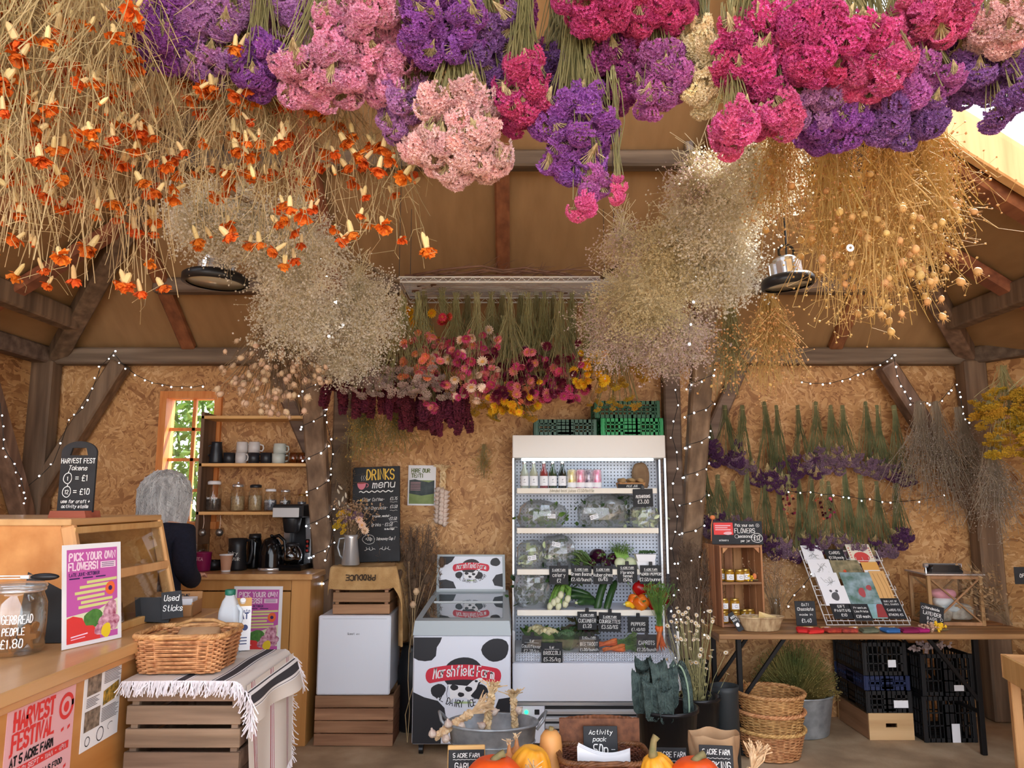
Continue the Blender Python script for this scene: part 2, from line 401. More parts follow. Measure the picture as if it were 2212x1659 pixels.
def timber(name, a, b, w_, h_, m, up=(0, 0, 1)):
    q = MB(); q.beam(a, b, w_, h_, 0, up, .012); return struct(q.build(name, m))
def rt(x, y, off=-.06):  # point on the back roof slope
    return (x, y, EAVE + SL*(BW-y) + off)
timber('trim_1', (XL, BW-.06, 2.52), (XR, BW-.06, 2.52), .12, .12, M_oak)               # wall plate
timber('trim_2', (XL+.06, BW, 2.52), (XL+.06, -1, 2.52), .12, .12, M_oak)
timber('trim_3', (XR, BW-.05, 2.52), (4.04, 4.1, 2.52), .12, .12, M_oak)
for i, x in enumerate((-1.22, 1.19)):
    timber('trim_%d' % (4+i), rt(x, BW-.1, -.1), rt(x, 2.35, -.1), .1, .18, M_raft, (1, 0, 0))
timber('trim_6', rt(-.06, BW-.1, -.04), rt(-.06, 2.4, -.04), .05, .09, M_raft, (1, 0, 0))
for i, y in enumerate((5.02, 4.25)):
    timber('trim_%d' % (7+i), (-2.4, y, rt(0, y, -.05)[2]), (2.4, y, rt(0, y, -.05)[2]), .1, .1, M_oak)
for i, (x, s) in enumerate(((-2.35, 1), (2.35, -1))):
    timber('trim_%d' % (9+i), rt(x, BW-.1, -.04), rt(x, BW-1.1, -.04), .06, .1, M_raft, (1, 0, 0))
for i, sx in enumerate((-1, 1)):                                                        # hip and side rafters, purlin
    timber('trim_%d' % (11+i), (sx*3.38, BW-.02, EAVE-.02), (sx*.1, RY+.1, RZ-.1), .12, .2, M_oakz)
    for j, y in enumerate((4.55, 3.86)):
        timber('trim_%d' % (13+2*i+j), (sx*3.5, y, EAVE-.12), (sx*(3.4-(BW-y)+.05), y, EAVE+SL*(BW-y)-.12), .07, .12, M_raft, (0, 1, 0))
timber('trim_17', (3.05, 5.2, EAVE+SL*.35-.08), (3.05, 0, EAVE+SL*.35-.08), .11, .14, M_oakz)
timber('trim_18', (-3.05, 5.2, EAVE+SL*.35-.08), (-3.05, 0, EAVE+SL*.35-.08), .11, .14, M_oakz)
timber('trim_19', (XL+.07, BW-.09, 0), (XL+.07, BW-.09, 2.48), .16, .14, M_oakz, (0, 1, 0))   # corner posts
timber('trim_20', (XR-.02, BW-.09, 0), (XR-.02, BW-.09, 2.48), .16, .14, M_oakz, (0, 1, 0))
bl = at(262, 785, BW-.09); bl2 = at(20, 1170, BW-.09)
timber('trim_21', bl, bl2, .12, .13, M_oakz, (0, 1, 0))
br = at(1912, 790, BW-.2); br2 = at(2104, 1092, BW-.2)
timber('trim_22', br, br2, .12, .13, M_oakz, (0, 1, 0))
timber('trim_23', (XL+.07, 4.75, 2.46), (XL+.07, 5.5, 1.2), .12, .12, M_oakz, (1, 0, 0))
# middle frames: wall post, forward strut, wall brace
for i, (x, s) in enumerate(((-1.22, -1), (1.15, 1))):
    timber('trim_%d' % (24+i), (x, BW-.07, 0), (x, BW-.07, 2.46), .12, .12, M_oak, (0, 1, 0))
    sx = x + .05*s
    timber('trim_%d' % (26+i), (sx, 5.36, .95), (sx, 4.62, 2.75), .1, .13, M_oakz, (1, 0, 0))
    timber('trim_%d' % (28+i), (sx, 5.38, 0), (sx, 5.36, 1.02), .1, .13, M_oakz, (1, 0, 0))
    timber('trim_%d' % (30+i), (x + s*.12, BW-.08, 1.62), (x + s*.52, BW-.08, 2.46), .1, .1, M_oak, (0, 1, 0))

# window in the back wall
fr = MB(); D = BW
for lo, hi in (((WX0, D-.03, WZ0), (WX0+.05, D+.12, WZ1)), ((WX1-.05, D-.03, WZ0), (WX1, D+.12, WZ1)), ((WX0+.05, D-.03, WZ1-.05), (WX1-.05, D+.12, WZ1)), ((WX0-.02, D-.06, WZ0-.05), (WX1+.02, D+.12, WZ0))):
    fr.b2(lo, hi)
M_wf = mat('window_pine', S(206, 122, 58), .5, c2=S(222, 146, 78), scale=6, stretch=(8, 8, 1))
win = struct(fr.build('window_1', M_wf))
q = MB(); xm = (WX0+WX1)/2
q.b2((xm-.012, D+.05, WZ0), (xm+.012, D+.08, WZ1)); q.build('glazing_bar', M_wf, win)
for k in range(1, 4):
    z = WZ0 + (WZ1-.05-WZ0)*k/4; q = MB(); q.b2((WX0+.05, D+.05, z-.011), (WX1-.05, D+.08, z+.011)); q.build('glazing_bar', M_wf, win)
for k in range(4):
    for a, b in ((WX0+.05, xm), (xm, WX1-.05)):
        z0 = WZ0 + (WZ1-.05-WZ0)*k/4; z1 = WZ0 + (WZ1-.05-WZ0)*(k+1)/4
        q = MB(); q.b2((a, D+.062, z0), (b, D+.066, z1)); q.build('pane', M_glass, win)
# hedge outside
hv = np.array([[-.5, 0, 0], [0, -.18, .06], [.5, 0, 0], [0, .18, .06]]); hf = np.array([[0, 1, 2, 3]])
n = 15000; hp = np.stack([rng.uniform(-5.6, -1.2, n), 9.2 + rng.normal(0, .35, n), rng.uniform(0, 3.1, n)], 1)
q = MB(); q.inst(hv, hf, hp, rng.uniform(.08, .18, n), rand_rot(n)); q.stems(np.stack([np.array([[x, 9.2, 0], [x+.1, 9.25, 1.2], [x-.1, 9.1, 3.0]]) for x in np.linspace(-5.4, -1.4, 26)]), .02)
o = q.build('hedge', mat('hedge_leaf', S(60, 96, 30), .6, c2=S(120, 150, 60), scale=3, transl=.35)); tag(o, 'leafy green hedge growing outside beyond the small window', 'hedge'); o['kind'] = 'stuff'

# ------------------------------------------------------------------ hand lettering (stroke font)
GL = {'A':'02 28 42;14 34','B':'02 08 28 37 36 25 05;25 34 33 22 02','C':'47 38 18 07 03 12 32 43','D':'02 08 28 46 44 22 02','E':'48 08 02 42;05 35','F':'48 08 02;05 35',
'G':'47 38 18 07 03 12 32 43 45 25','H':'02 08;42 48;05 45','I':'22 28','J':'48 43 32 12 03','K':'02 08;48 05 42','L':'08 02 42','M':'02 18 24 38 42','N':'02 08 42 48',
'O':'28 17 04 12 32 44 47 38 18','P':'02 08 38 47 46 35 05','Q':'18 07 03 12 32 43 47 38 18;24 42','R':'02 08 38 47 46 35 05;25 42','S':'47 38 18 07 06 15 35 44 43 32 12 03',
'T':'08 48;28 22','U':'08 03 12 32 43 48','V':'08 22 48','W':'08 12 26 32 48','X':'02 48;08 42','Y':'08 25 48;25 22','Z':'08 48 02 42',
'a':'46 42;45 36 16 05 03 12 32 43','b':'08 02;05 16 36 45 43 32 12 03','c':'45 36 16 05 03 12 32 43','d':'48 42;45 36 16 05 03 12 32 43','e':'04 44 45 36 16 05 03 12 32 43',
'f':'47 38 27 22;16 36','g':'46 41 30 10 01;45 36 16 05 03 12 32 43','h':'08 02;05 16 36 45 42','i':'26 22;28 27','j':'36 31 20 10;38 37','k':'08 02;46 04 42','l':'28 23 32',
'm':'02 06;05 16 25 22;25 36 45 42','n':'02 06;05 16 36 45 42','o':'16 05 03 12 32 43 45 36 16','p':'06 00;05 16 36 45 43 32 12 03','q':'46 40;45 36 16 05 03 12 32 43',
'r':'06 02;04 16 36','s':'45 36 16 05 14 34 43 32 12 03','t':'28 23 32 42;16 36','u':'06 03 12 32 43;46 42','v':'06 22 46','w':'06 12 25 32 46','x':'06 42;02 46','y':'06 24;46 10','z':'06 46 02 42',
'0':'28 17 03 12 32 43 47 38 18','1':'17 28 22','2':'07 18 38 47 46 02 42','3':'08 48 25 35 44 43 32 12 03','4':'32 38 04 44','5':'48 08 05 35 44 43 32 12 03',
'6':'38 17 04 03 12 32 43 44 35 15 04','7':'08 48 22','8':'15 06 07 18 38 47 46 35 15 04 03 12 32 43 44 35','9':'46 35 15 06 07 18 38 47 43 32 12','£':'47 38 28 17 13 02 42;05 35',
'.':'22 23','!':'28 24;22 23','-':'15 35','=':'04 44;06 46','/':'02 48',',':'23 11',"'":'28 26','(':'38 26 24 32',')':'18 26 24 12','+':'05 45;23 27',':':'23 24;26 27','&':'42 07 28 36 04 12 32 44'}
def chaikin(P):
    P = np.array(P, float)
    if len(P) < 3: return P
    Q = [P[0]]
    for i in range(len(P)-1): Q += [P[i]*.75 + P[i+1]*.25, P[i]*.25 + P[i+1]*.75]
    Q.append(P[-1]); return np.array(Q)
def letters(mb, s, x, z, h, w=None, y=-.0012, align='c', adv=1.0, slant=0, m=0, jit=.04, ang=0, narrow=.8, fit=None):
    """write s with capital height h, baseline z, on the (x, z) plane"""
    if fit:
        n_ = sum(.55 if ch in " .,'!:iIl1" else 1 for ch in s); narrow = fit / (h / 6.0 * (5.7 * n_ - 1.7))
    u = h / 6.0; w = w or h * .13; cw = 4 * u * narrow; st = cw + 1.7 * u * adv * narrow
    W = 0
    for ch in s: W += st * (.55 if ch in " .,'!:iIl1" else 1)
    W -= 1.7 * u * adv * narrow
    x0 = {'c': -W/2, 'l': 0, 'r': -W}[align]; ca, sa = math.cos(ang), math.sin(ang)
    for ch in s:
        k = .55 if ch in " .,'!:iIl1" else 1
        if ch != ' ' and ch in GL:
            dz = rnd.uniform(-jit, jit) * h; sh = -.9 * u * narrow if k < 1 else 0
            for pth in GL[ch].split(';'):
                P = [(int(a[0]), int(a[1]) - 2) for a in pth.split()]
                P = chaikin(P) if ch not in 'AEFHIKLMNTVWXYZvwxzkil1471/=-+' else np.array(P, float)
                Q = []
                for a, b in P:
                    lx = x0 + sh + a * u * narrow + slant * b * u; lz = b * u + dz
                    Q.append((x + lx*ca - lz*sa, z + lx*sa + lz*ca))
                mb.ribbon(Q, w, y, m)
        x0 += st * k
    return W
def ell(cx, cz, rx, rz, n=24, a0=0, a1=2*PI, wob=0, seed=0):
    r = random.Random(seed); ph = [r.uniform(0, 6.28) for _ in range(4)]
    out = []
    for i in range(n if a1-a0 > 6.2 else n+1):
        t = a0 + (a1-a0)*i/n; k = 1 + wob*(math.sin(2*t+ph[0]) + .6*math.sin(3*t+ph[1]) + .4*math.sin(5*t+ph[2]))
        out.append((cx + rx*k*math.cos(t), cz + rz*k*math.sin(t)))
    return out
def loop(p): return list(p) + [p[0], p[1]]
def chalk_sign(name, label, cat, loc, w, h, lines, rotz=0, tilt=0, roll=0, th=.004, back=None, chalk=None, clip=False, group=None, hs=None):
    """small blackboard; lines = [(text, x, z, height, extras)] in metres from the centre of the foot"""
    t = thing(name, label, cat, loc, group=group, rot=Euler((tilt, roll, rotz), 'XYZ'))
    q = MB(); q.cbox((0, th/2, h/2), (w, th, h), .0015); q.build('board', back or M_black, t)
    q = MB()
    for l in lines:
        ex = l[4] if len(l) > 4 else {}
        if l[0] == '_': q.ribbon([(l[1], l[2]), (l[1]+l[3], l[2]+ex.get('dz', 0))], ex.get('w', .0016), -.0012)
        elif l[0] == '~': q.ribbon([(l[1] + l[3]*i/24, l[2] + .0014*math.sin(i*1.6)) for i in range(25)], ex.get('w', .0014), -.0012)
        elif l[0] == 'o': q.ribbon(loop(ell(l[1], l[2], l[3], ex.get('rz', l[3]), 20, wob=ex.get('wob', .03), seed=3)), ex.get('w', .0016), -.0012)
        else: letters(q, l[0], l[1], l[2], l[3], **ex)
    if q.n: q.build('lettering', chalk or M_chalk, t, label='white chalk lettering')
    if clip:
        q = MB(); q.cbox((0, .002, h+.008), (.022, .014, .03), .002); q.build('clip', M_blk, t)
    return t
def poster(name, label, cat, loc, rot, w, h, layers, ground, group=None):
    """thin printed sheet: layers = list of (part name, material, fn(mb)) drawn proud of the paper"""
    t = thing(name, label, cat, loc, group=group, rot=rot)
    q = MB(); q.b2((-w/2, 0, 0), (w/2, .0012, h)); q.build('sheet', ground, t)
    for nm, m, fn in layers:
        q = MB(); fn(q); q.build(nm, m, t)
    return t
M_pink = mat('poster_pink', S(196, 92, 170), .6); M_palepink = mat('poster_palepink', S(232, 178, 184), .6); M_blush = mat('pink_text', S(245, 214, 232), .6)
M_navy = mat('poster_navy', S(60, 40, 92), .6); M_lime = mat('poster_lime', S(216, 218, 140), .6); M_coral = mat('poster_red', S(222, 62, 60), .6)
M_leafg = mat('poster_green', S(92, 146, 70), .6, c2=S(60, 110, 50), scale=40); M_petal = mat('poster_petals', S(238, 190, 208), .6, c2=S(150, 60, 90), scale=60); M_orange_p = mat('poster_orange', S(238, 110, 60), .6)
M_yel = mat('poster_yellow', S(238, 208, 48), .6); M_photo = mat('photo_print', S(70, 60, 52), .6, c2=S(170, 150, 130), scale=45); M_photo2 = mat('photo_print_gold', S(60, 70, 40), .6, c2=S(220, 170, 70), scale=60)
def pyo_layers(w, h):
    def bgd(q): q.flat([(-w*.43, h*.04), (w*.43, h*.04), (w*.43, h*.95), (-w*.43, h*.95)], -.0006)
    def head(q):
        letters(q, 'PICK YOUR OWN', 0, h*.84, h*.07, h*.017, -.0014, fit=w*.78, jit=0)
        letters(q, 'FLOWERS!', -w*.4, h*.745, h*.07, h*.017, -.0014, 'l', fit=w*.48, jit=0)
        q.flat([(w*.13, h*.745), (w*.4, h*.745), (w*.4, h*.81), (w*.13, h*.81)], -.0012)
    def date(q):
        letters(q, 'LATE JUNE-OCTOBER', -w*.39, h*.685, h*.03, h*.007, -.0014, 'l', fit=w*.5, jit=0)
        for i in range(3): q.flat([(-w*.39+w*.22*i, h*.655), (-w*.22+w*.22*i, h*.655), (-w*.22+w*.22*i, h*.668), (-w*.39+w*.22*i, h*.668)], -.0012)
        for i in range(3): q.flat([(w*.15, h*(.757+.018*i)), (w*.37, h*(.757+.018*i)), (w*.37, h*(.763+.018*i)), (w*.15, h*(.763+.018*i))], -.0016)
    def strips(q):
        for i, (x0, x1, z) in enumerate(((-.1, .42, .6), (-.22, .3, .555), (-.3, .25, .5), (-.26, .2, .45), (-.2, .34, .405), (-.24, .3, .36))):
            q.flat([(w*x0, h*z), (w*x1, h*(z+.012)), (w*x1, h*(z+.04)), (w*x0, h*(z+.028))], -.001)
    def strips2(q): q.flat([(-w*.43, h*.3), (w*.1, h*.33), (w*.43, h*.42), (w*.43, h*.1), (-w*.43, h*.1)], -.0008)
    def leaf(q): q.flat(ell(0, h*.25, w*.16, h*.09, 16, wob=.08, seed=2), -.0012)
    def petals(q):
        for i, (x, z, r) in enumerate(((.3, .3, .13), (.22, .2, .12), (.36, .18, .1), (.12, .13, .09))): q.flat(ell(w*x, h*z, w*r, w*r, 14, wob=.12, seed=i), -.0014-.0001*i)
    def red(q): q.flat([(-w*.43, h*.04), (w*.12, h*.04), (w*.12, h*.1), (0, h*.18), (-w*.12, h*.19), (-w*.18, h*.27), (-w*.33, h*.3), (-w*.43, h*.28)], -.0013)
    def cal(q):
        q.flat(ell(w*.3, h*.53, w*.09, w*.09, 14, wob=.05), -.0013)
    def cal2(q): q.flat(ell(w*.3, h*.53, w*.035, w*.035, 10), -.0017)
    def sun(q): q.flat(ell(w*.22, h*.11, w*.09, w*.09, 14, wob=.1), -.002)
    def small(q):
        q.ribbon([(-w*.36, h*.1), (-w*.1, h*.115)], h*.012, -.0016); q.ribbon([(-w*.36, h*.075), (-w*.14, h*.085)], h*.008, -.0016)
    return [('print_ground', M_pink, bgd), ('heading', M_blush, head), ('date_line', M_navy, date), ('pale_panel', mat('poster_pale', S(222, 226, 190), .6), strips2), ('text_strip', M_lime, strips), ('leaf_print', M_leafg, leaf), ('petal_print', M_petal, petals),
            ('red_corner', M_coral, red), ('flower_print', M_orange_p, cal), ('flower_eye', M_navy, cal2), ('yellow_flower', M_yel, sun), ('small_text', M_blush, small)]

# ------------------------------------------------------------------ left counter
CXF, CT = -1.335, 1.0
t = thing('shop_counter', 'long plywood shop counter with posters on its front at the left', 'counter', (0, 0, 0))
q = MB(); q.cbox((-1.865, 2.08, CT-.02), (1.1, 3.1, .04), .004); q.build('worktop', M_ctop, t)
q = MB(); q.b2((CXF-.05, .55, 0), (CXF-.03, 3.6, CT-.04)); q.build('front_panel', M_counter, t)
q = MB(); q.b2((-2.35, 3.56, 0), (CXF-.05, 3.58, CT-.04)); q.build('end_panel', M_cab, t)
q = MB(); q.cbox((CXF-.02, 2.08, CT-.055), (.02, 3.04, .03), .003); q.build('edge_strip', M_ctop, t)
# counter posters (on the front, facing +x)
RF = Euler((0, 0, PI/2), 'XYZ')
def hf_layers(w, h):
    def txt(q):
        letters(q, 'EVENT AT THE FARM', -w*.1, h*.885, h*.036, h*.009, -.001, fit=w*.5, jit=0)
        letters(q, 'AT 5 ACRE FARM', -w*.12, h*.545, h*.05, h*.013, -.001, fit=w*.6, jit=0)
        for i, s in enumerate(('MUSIC STALLS FOOD', 'KIDS CRAFTS GAMES')): letters(q, s, w*.04, h*(.4-.11*i), h*.032, h*.009, -.001, fit=w*.62, jit=0)
        q.ribbon([(-w*.42, h*.3), (-w*.3, h*.36), (-w*.3, h*.25)], .005, -.001)
    def red(q):
        letters(q, 'HARVEST', -w*.12, h*.755, h*.1, h*.024, -.001, fit=w*.56, jit=0); letters(q, 'FESTIVAL', -w*.12, h*.63, h*.1, h*.023, -.001, fit=w*.58, jit=0)
        q.flat([(-w*.46, h*.475), (w*.44, h*.475), (w*.44, h*.525), (-w*.46, h*.525)], -.0008)
        q.ribbon(loop(ell(w*.36, h*.76, w*.1, w*.1, 24)), w*.035, -.001); q.flat(ell(w*.36, h*.755, w*.045, w*.045, 14, wob=.06), -.001)
        for i, s in enumerate(('LOCAL MAKERS', 'HARVEST TABLE')): letters(q, s, w*.04, h*(.345-.11*i), h*.032, h*.009, -.001, fit=w*.5, jit=0)
        for x, z in ((.4, .93), (-.42, .8), (.3, .5+.1), (.4, .6), (-.44, .6), (.38, .35)): q.flat([(w*x, h*z), (w*(x+.04), h*(z+.01)), (w*(x+.04), h*(z+.03)), (w*x, h*(z+.02))], -.001)
    def wh(q): letters(q, 'SAT 21 SEPT - 11AM - 4PM', 0, h*.487, h*.028, h*.008, -.0014, fit=w*.78, jit=0)
    return [('black_text', M_ink, txt), ('red_text', M_coral, red), ('band_text', M_palepink, wh)]
poster('event_poster', 'pale pink HARVEST FESTIVAL poster with red lettering taped to the counter front', 'poster', (CXF-.028, 2.353, .53), RF, .33, .448, hf_layers(.33, .448), M_palepink)
def info_layers(w, h):
    def ph(q):
        for x0, z0, x1, z1 in ((-.42, .58, -.06, .86), (-.44, .2, -.04, .42)): q.flat([(w*x0, h*z0), (w*x1, h*z0), (w*x1, h*z1), (w*x0, h*z1)], -.0008)
    def pg(q): q.flat([(w*.02, h*.4), (w*.44, h*.43), (w*.44, h*.62), (w*.02, h*.56)], -.0008)
    def tx(q):
        letters(q, 'CHARITABLE OBJECTIVES', 0, h*.92, h*.018, h*.006, -.001, jit=0)
        for i in range(14): q.ribbon([(w*.02, h*(.88-.018*i)), (w*(.4+.04*((i*7) % 3)), h*(.88-.018*i))], h*.006, -.001)
        for i in range(9): q.ribbon([(w*.0, h*(.37-.018*i)), (w*(.38+.04*((i*5) % 3)), h*(.37-.018*i))], h*.006, -.001)
        for i in range(6): q.ribbon([(-w*.42, h*(.55-.018*i)), (-w*(.1+.04*((i*5) % 3)), h*(.55-.018*i))], h*.006, -.001)
        q.ribbon(loop(ell(0, h*.1, w*.09, w*.09, 18)), .003, -.001); q.ribbon(ell(w*.28, h*.13, w*.08, w*.05, 10, 1, 4), .002, -.001); q.ribbon(loop(ell(-w*.33, h*.09, w*.06, w*.06, 14)), .003, -.001)
    return [('photo', M_photo, ph), ('gold_photo', M_photo2, pg), ('text', M_ink, tx)]
poster('information_sheet', 'white information sheet with three small photos taped beside the pink poster', 'poster', (CXF-.028, 2.685, .70), RF, .235, .287, info_layers(.235, .287), M_paper)
poster('photo_poster', 'edge of a sunflower picture poster at the far left of the counter front', 'poster', (CXF-.028, 2.07, .55), RF, .16, .42, [('photo', mat('sunflower_photo', S(70, 110, 50), .6, c2=S(232, 190, 40), scale=22), lambda q: q.flat([(-.07, .01), (.07, .01), (.07, .35), (-.07, .35)], -.0008))], M_paper)

# display case on the counter
t = thing('display_case', 'wooden display case with two sloping glass panels on the counter', 'display case', (0, 0, CT))
X0, XT, XB, Y0, Y1, HC = -2.38, -1.575, -1.475, 2.8, 3.5, .412
q = MB(); q.cbox(((X0+XT)/2, (Y0+Y1)/2, HC), (XT-X0, Y1-Y0+.02, .024), .003); q.build('top_board', M_ctop, t)
for yy, nm in ((Y0, 'near_side'), (Y1-.014, 'far_side')):
    q = MB()
    if nm == 'near_side': q.add([(X0, yy, 0), (XB-.04, yy, 0), (XT-.04, yy, HC-.01), (X0, yy, HC-.01), (X0, yy+.012, 0), (XB-.04, yy+.012, 0), (XT-.04, yy+.012, HC-.01), (X0, yy+.012, HC-.01)], [[0, 1, 2, 3], [7, 6, 5, 4], [0, 4, 5, 1], [1, 5, 6, 2], [2, 6, 7, 3], [3, 7, 4, 0]]); q.build('side_panel', M_counter, t)
    q = MB(); q.beam((XB-.02, yy+.01, 0), (XT-.02, yy+.01, HC-.01), .05, .035, up=(0, 1, 0)); q.build('corner_upright', M_pine, t)
def slope(z): return XB + (XT-XB) * z / HC
for z0, z1, nm in ((.0, .03, 'rail'), (.19, .225, 'rail'), (.37, .395, 'rail')):
    zc = (z0+z1)/2; q = MB(); q.cbox((slope(zc)-.008, (Y0+Y1)/2, zc), (.026, Y1-Y0, z1-z0), .003); q.build(nm, M_pine, t)
for z0, z1 in ((.03, .19), (.225, .37)):
    q = MB(); q.add([(slope(z0)-.004, Y0+.03, z0), (slope(z0)-.004, Y1-.02, z0), (slope(z1)-.004, Y1-.02, z1), (slope(z1)-.004, Y0+.03, z1)], [[0, 1, 2, 3]]); q.build('glass_panel', M_glass, t)
q = MB(); q.b2((X0, Y0+.02, .2), (slope(.2)-.03, Y1-.02, .212)); q.build('shelf', M_pine, t)
q = MB(); q.b2((X0, Y0+.015, 0), (X0+.012, Y1, HC-.012)); q.build('back_panel', M_counter, t)
q = MB(); q.b2((X0, Y1, 0), (XT, Y1+.01, HC-.012)); q.build('side_panel', M_counter, t)

# token blackboard on top of the case
p = at(160, 1112, 3.02)
t = thing('token_blackboard', 'black HARVEST FEST tokens board with handle hole in a wooden foot on the display case', 'sign', (p.x, 3.02, CT+HC+.012), -.05)
W, H = .142, .275
out = [(-W/2, 0), (W/2, 0), (W/2, H-.045)] + ell(0, H-.045, W/2, .045, 10, 0, PI)[1:-1] + [(-W/2, H-.045)]
hole = [(-.036, H-.055), (.036, H-.055), (.028, H-.026), (-.028, H-.026)]
q = MB()   # outline with a handle opening: strips around the hole
q.prism([(-W/2, 0), (W/2, 0), (W/2, H-.055), (-W/2, H-.055)], 0, .01)
q.prism([(-W/2, H-.055), (-.036, H-.055), (-.028, H-.026), (-.028, H-.012)] + [(x, z) for x, z in ell(0, H-.045, W/2, .045, 10, PI*.62, PI)], 0, .01)
q.prism([(W/2, H-.055)] + [(x, z) for x, z in ell(0, H-.045, W/2, .045, 10, 0, PI*.38)] + [(.028, H-.012), (.028, H-.026), (.036, H-.055)], 0, .01)
q.prism([(-.028, H-.026), (.028, H-.026), (.028, H-.012)] + [(x, z) for x, z in ell(0, H-.045, W/2, .045, 8, PI*.36, PI*.64)] + [(-.028, H-.012)], 0, .01)
q.build('board', M_black, t, loc=(0, 0, .02))
q = MB()
letters(q, 'HARVEST FEST', 0, H*.69, .018, .0026, -.001, narrow=.7); letters(q, 'Tokens', 0, H*.59, .017, .0022, -.001, slant=.25)
letters(q, '= £1', .018, H*.44, .022, .0026, -.001); letters(q, '= £10', .022, H*.25, .022, .0026, -.001)
for z, s in ((H*.475, '1'), (H*.285, '12')):
    q.ribbon(loop(ell(-.037, z, .017, .02, 18, wob=.05)), .0026, -.001); letters(q, s, -.037, z-.008, .015, .0022, -.001, adv=.6); q.ribbon([(-.037, z+.02), (-.034, z+.028)], .0026, -.001)
letters(q, 'use for craft +', 0, H*.13, .012, .0018, -.001, slant=.2, narrow=.75); letters(q, 'activity stalls', 0, H*.06, .012, .0018, -.001, slant=.2, narrow=.75)
q.build('lettering', M_chalk, t, loc=(0, 0, .02))
q = MB(); q.prism([(-.075, 0), (.075, 0), (.068, .026), (-.068, .026)], -.045, .055); q.build('wooden_foot', wood('red_cedar', S(138, 72, 48), S(172, 98, 70), 'x'), t)

# pink A4 poster standing on the counter
p = at(188, 1396, 2.5)
poster('flower_poster', 'pink PICK YOUR OWN FLOWERS poster in a clear stand on the counter', 'poster', (-1.445, 2.755, CT+.002), Euler((math.radians(-6), 0, math.radians(72))), .25, .34, pyo_layers(.25, .34), M_paper)
# gingerbread jar
p = at(26, 1412, 2.593)
t = thing('biscuit_jar', 'glass clip-top GINGERBREAD PEOPLE jar standing on the counter', 'jar', (p.x, 2.593, CT))
q = MB(); q.lathe([(.0, .004), (.08, .004), (.09, .015), (.092, .1), (.09, .16), (.078, .19), (.074, .2), (.07, .2), (.074, .188), (.086, .16), (.088, .02), (.0, .012)], 36); q.build('glass_body', M_glass, t, True)
q = MB(); q.lathe([(.0, .205), (.082, .205), (.086, .213), (.082, .222), (.03, .228), (0, .23)], 36); q.build('glass_lid', thin_glass('lid_glass', (.9, .93, .92, 1), .2, haze=.15), t, True)
q = MB(); q.lathe([(.076, .196), (.083, .198), (.083, .206), (.076, .206), (.076, .196)], 36, cap0=False, cap1=False); q.build('seal_ring', M_chrome, t, True)
q = MB()
def curved(mb, R, z0):   # wrap lettering round the jar
    mb.V = [np.stack([R*np.sin(v[:, 0]/R), -R*np.cos(v[:, 0]/R), v[:, 2]+z0], 1) for v in mb.V]
letters(q, 'GINGERBREAD', .045, .105, .026, .003, fit=.115); letters(q, 'PEOPLE', .05, .07, .022, .003, fit=.06); letters(q, '£1.80', .048, .032, .026, .003, fit=.06)
curved(q, .0935, 0); q.build('lettering', M_chalk, t)
for i in range(5):
    q = MB(); a = i*1.3; q.prism([(-.016, 0), (-.012, .03), (-.03, .035), (-.03, .05), (-.01, .05)] + ell(0, .065, .013, .015, 8, -.6, PI+.6) + [(.01, .05), (.03, .05), (.03, .035), (.012, .03), (.016, 0), (0, .02)], -.004, .004)
    q.build('gingerbread', mat('gingerbread', S(176, 116, 62), .8), t, loc=(.05*math.cos(a), .05*math.sin(a), .016), rot=(.2, .3*math.sin(i*2), a))
# tongs across the lid
t = thing('serving_tongs', 'metal tongs with black grip lying across the gingerbread jar lid', 'tongs', (p.x+.02, 2.55, CT+.232), .12)
q = MB(); q.cbox((-.05, 0, .01), (.16, .02, .003), .001); q.cbox((-.05, 0, .018), (.16, .018, .003), .001); q.cbox((.03, 0, .014), (.03, .03, .012), .003); q.build('arms', M_chrome, t)
q = MB(); q.sphere((.085, 0, .014), (.045, .014, .012), 12, 8); q.build('grip', M_blk, t, True)
# black card leaning at the far left
p = at(-10, 1290, 2.4)
t = chalk_sign('black_card', 'plain black card standing behind the gingerbread jar at the left edge', 'card', (p.x-.07, 2.76, CT+.002), .16, .27, [], rotz=.1, tilt=-.2)
# "used sticks" tub: black wedge + label
p = at(335, 1340, 3.15)
t = thing('stick_box', 'black box with a Used Sticks chalk label beside the display case', 'box', (-1.43, 3.2, CT), .3)
q = MB(); q.prism([(-.075, .012), (.045, 0), (.05, .1), (-.09, .105)], -.0, .06); q.build('box_body', M_black, t, rot=(-.25, 0, 0))
q = MB(); q.prism([(.02, .012), (.1, .02), (.085, .125), (.01, .118)], -.012, -.008); q.build('label_card', M_black, t, rot=(-.2, 0, 0))
q = MB(); letters(q, 'Used', .05, .085, .022, .0028, -.014, slant=.1, narrow=.7); letters(q, 'Sticks', .058, .045, .022, .0028, -.014, slant=.1, narrow=.65); q.build('lettering', M_chalk, t, rot=(-.2, 0, 0))
# leaflet box
p = at(415, 1330, 3.3)
t = thing('leaflet_box', 'low cardboard leaflet box with white cards at the counter end', 'box', (-1.46, 3.42, CT), .15)
M_card = mat('cardboard', S(176, 128, 82), .8)
q = MB()
for lo, hi in (((-.1, -.08, 0), (.1, .08, .006)), ((-.1, -.08, 0), (.1, -.075, .05)), ((-.1, .075, 0), (.1, .08, .09)), ((-.1, -.08, 0), (-.095, .08, .06)), ((.095, -.08, 0), (.1, .08, .06))): q.b2(lo, hi)
q.build('tray', M_card, t)
q = MB(); q.b2((-.085, -.03, .008), (.085, .06, .07)); q.build('card_stack', M_paper, t)
q = MB(); letters(q, 'JOIN THE', 0, .062, .016, .004, .074, narrow=.9, jit=0); q.build('lettering', M_ink, t)

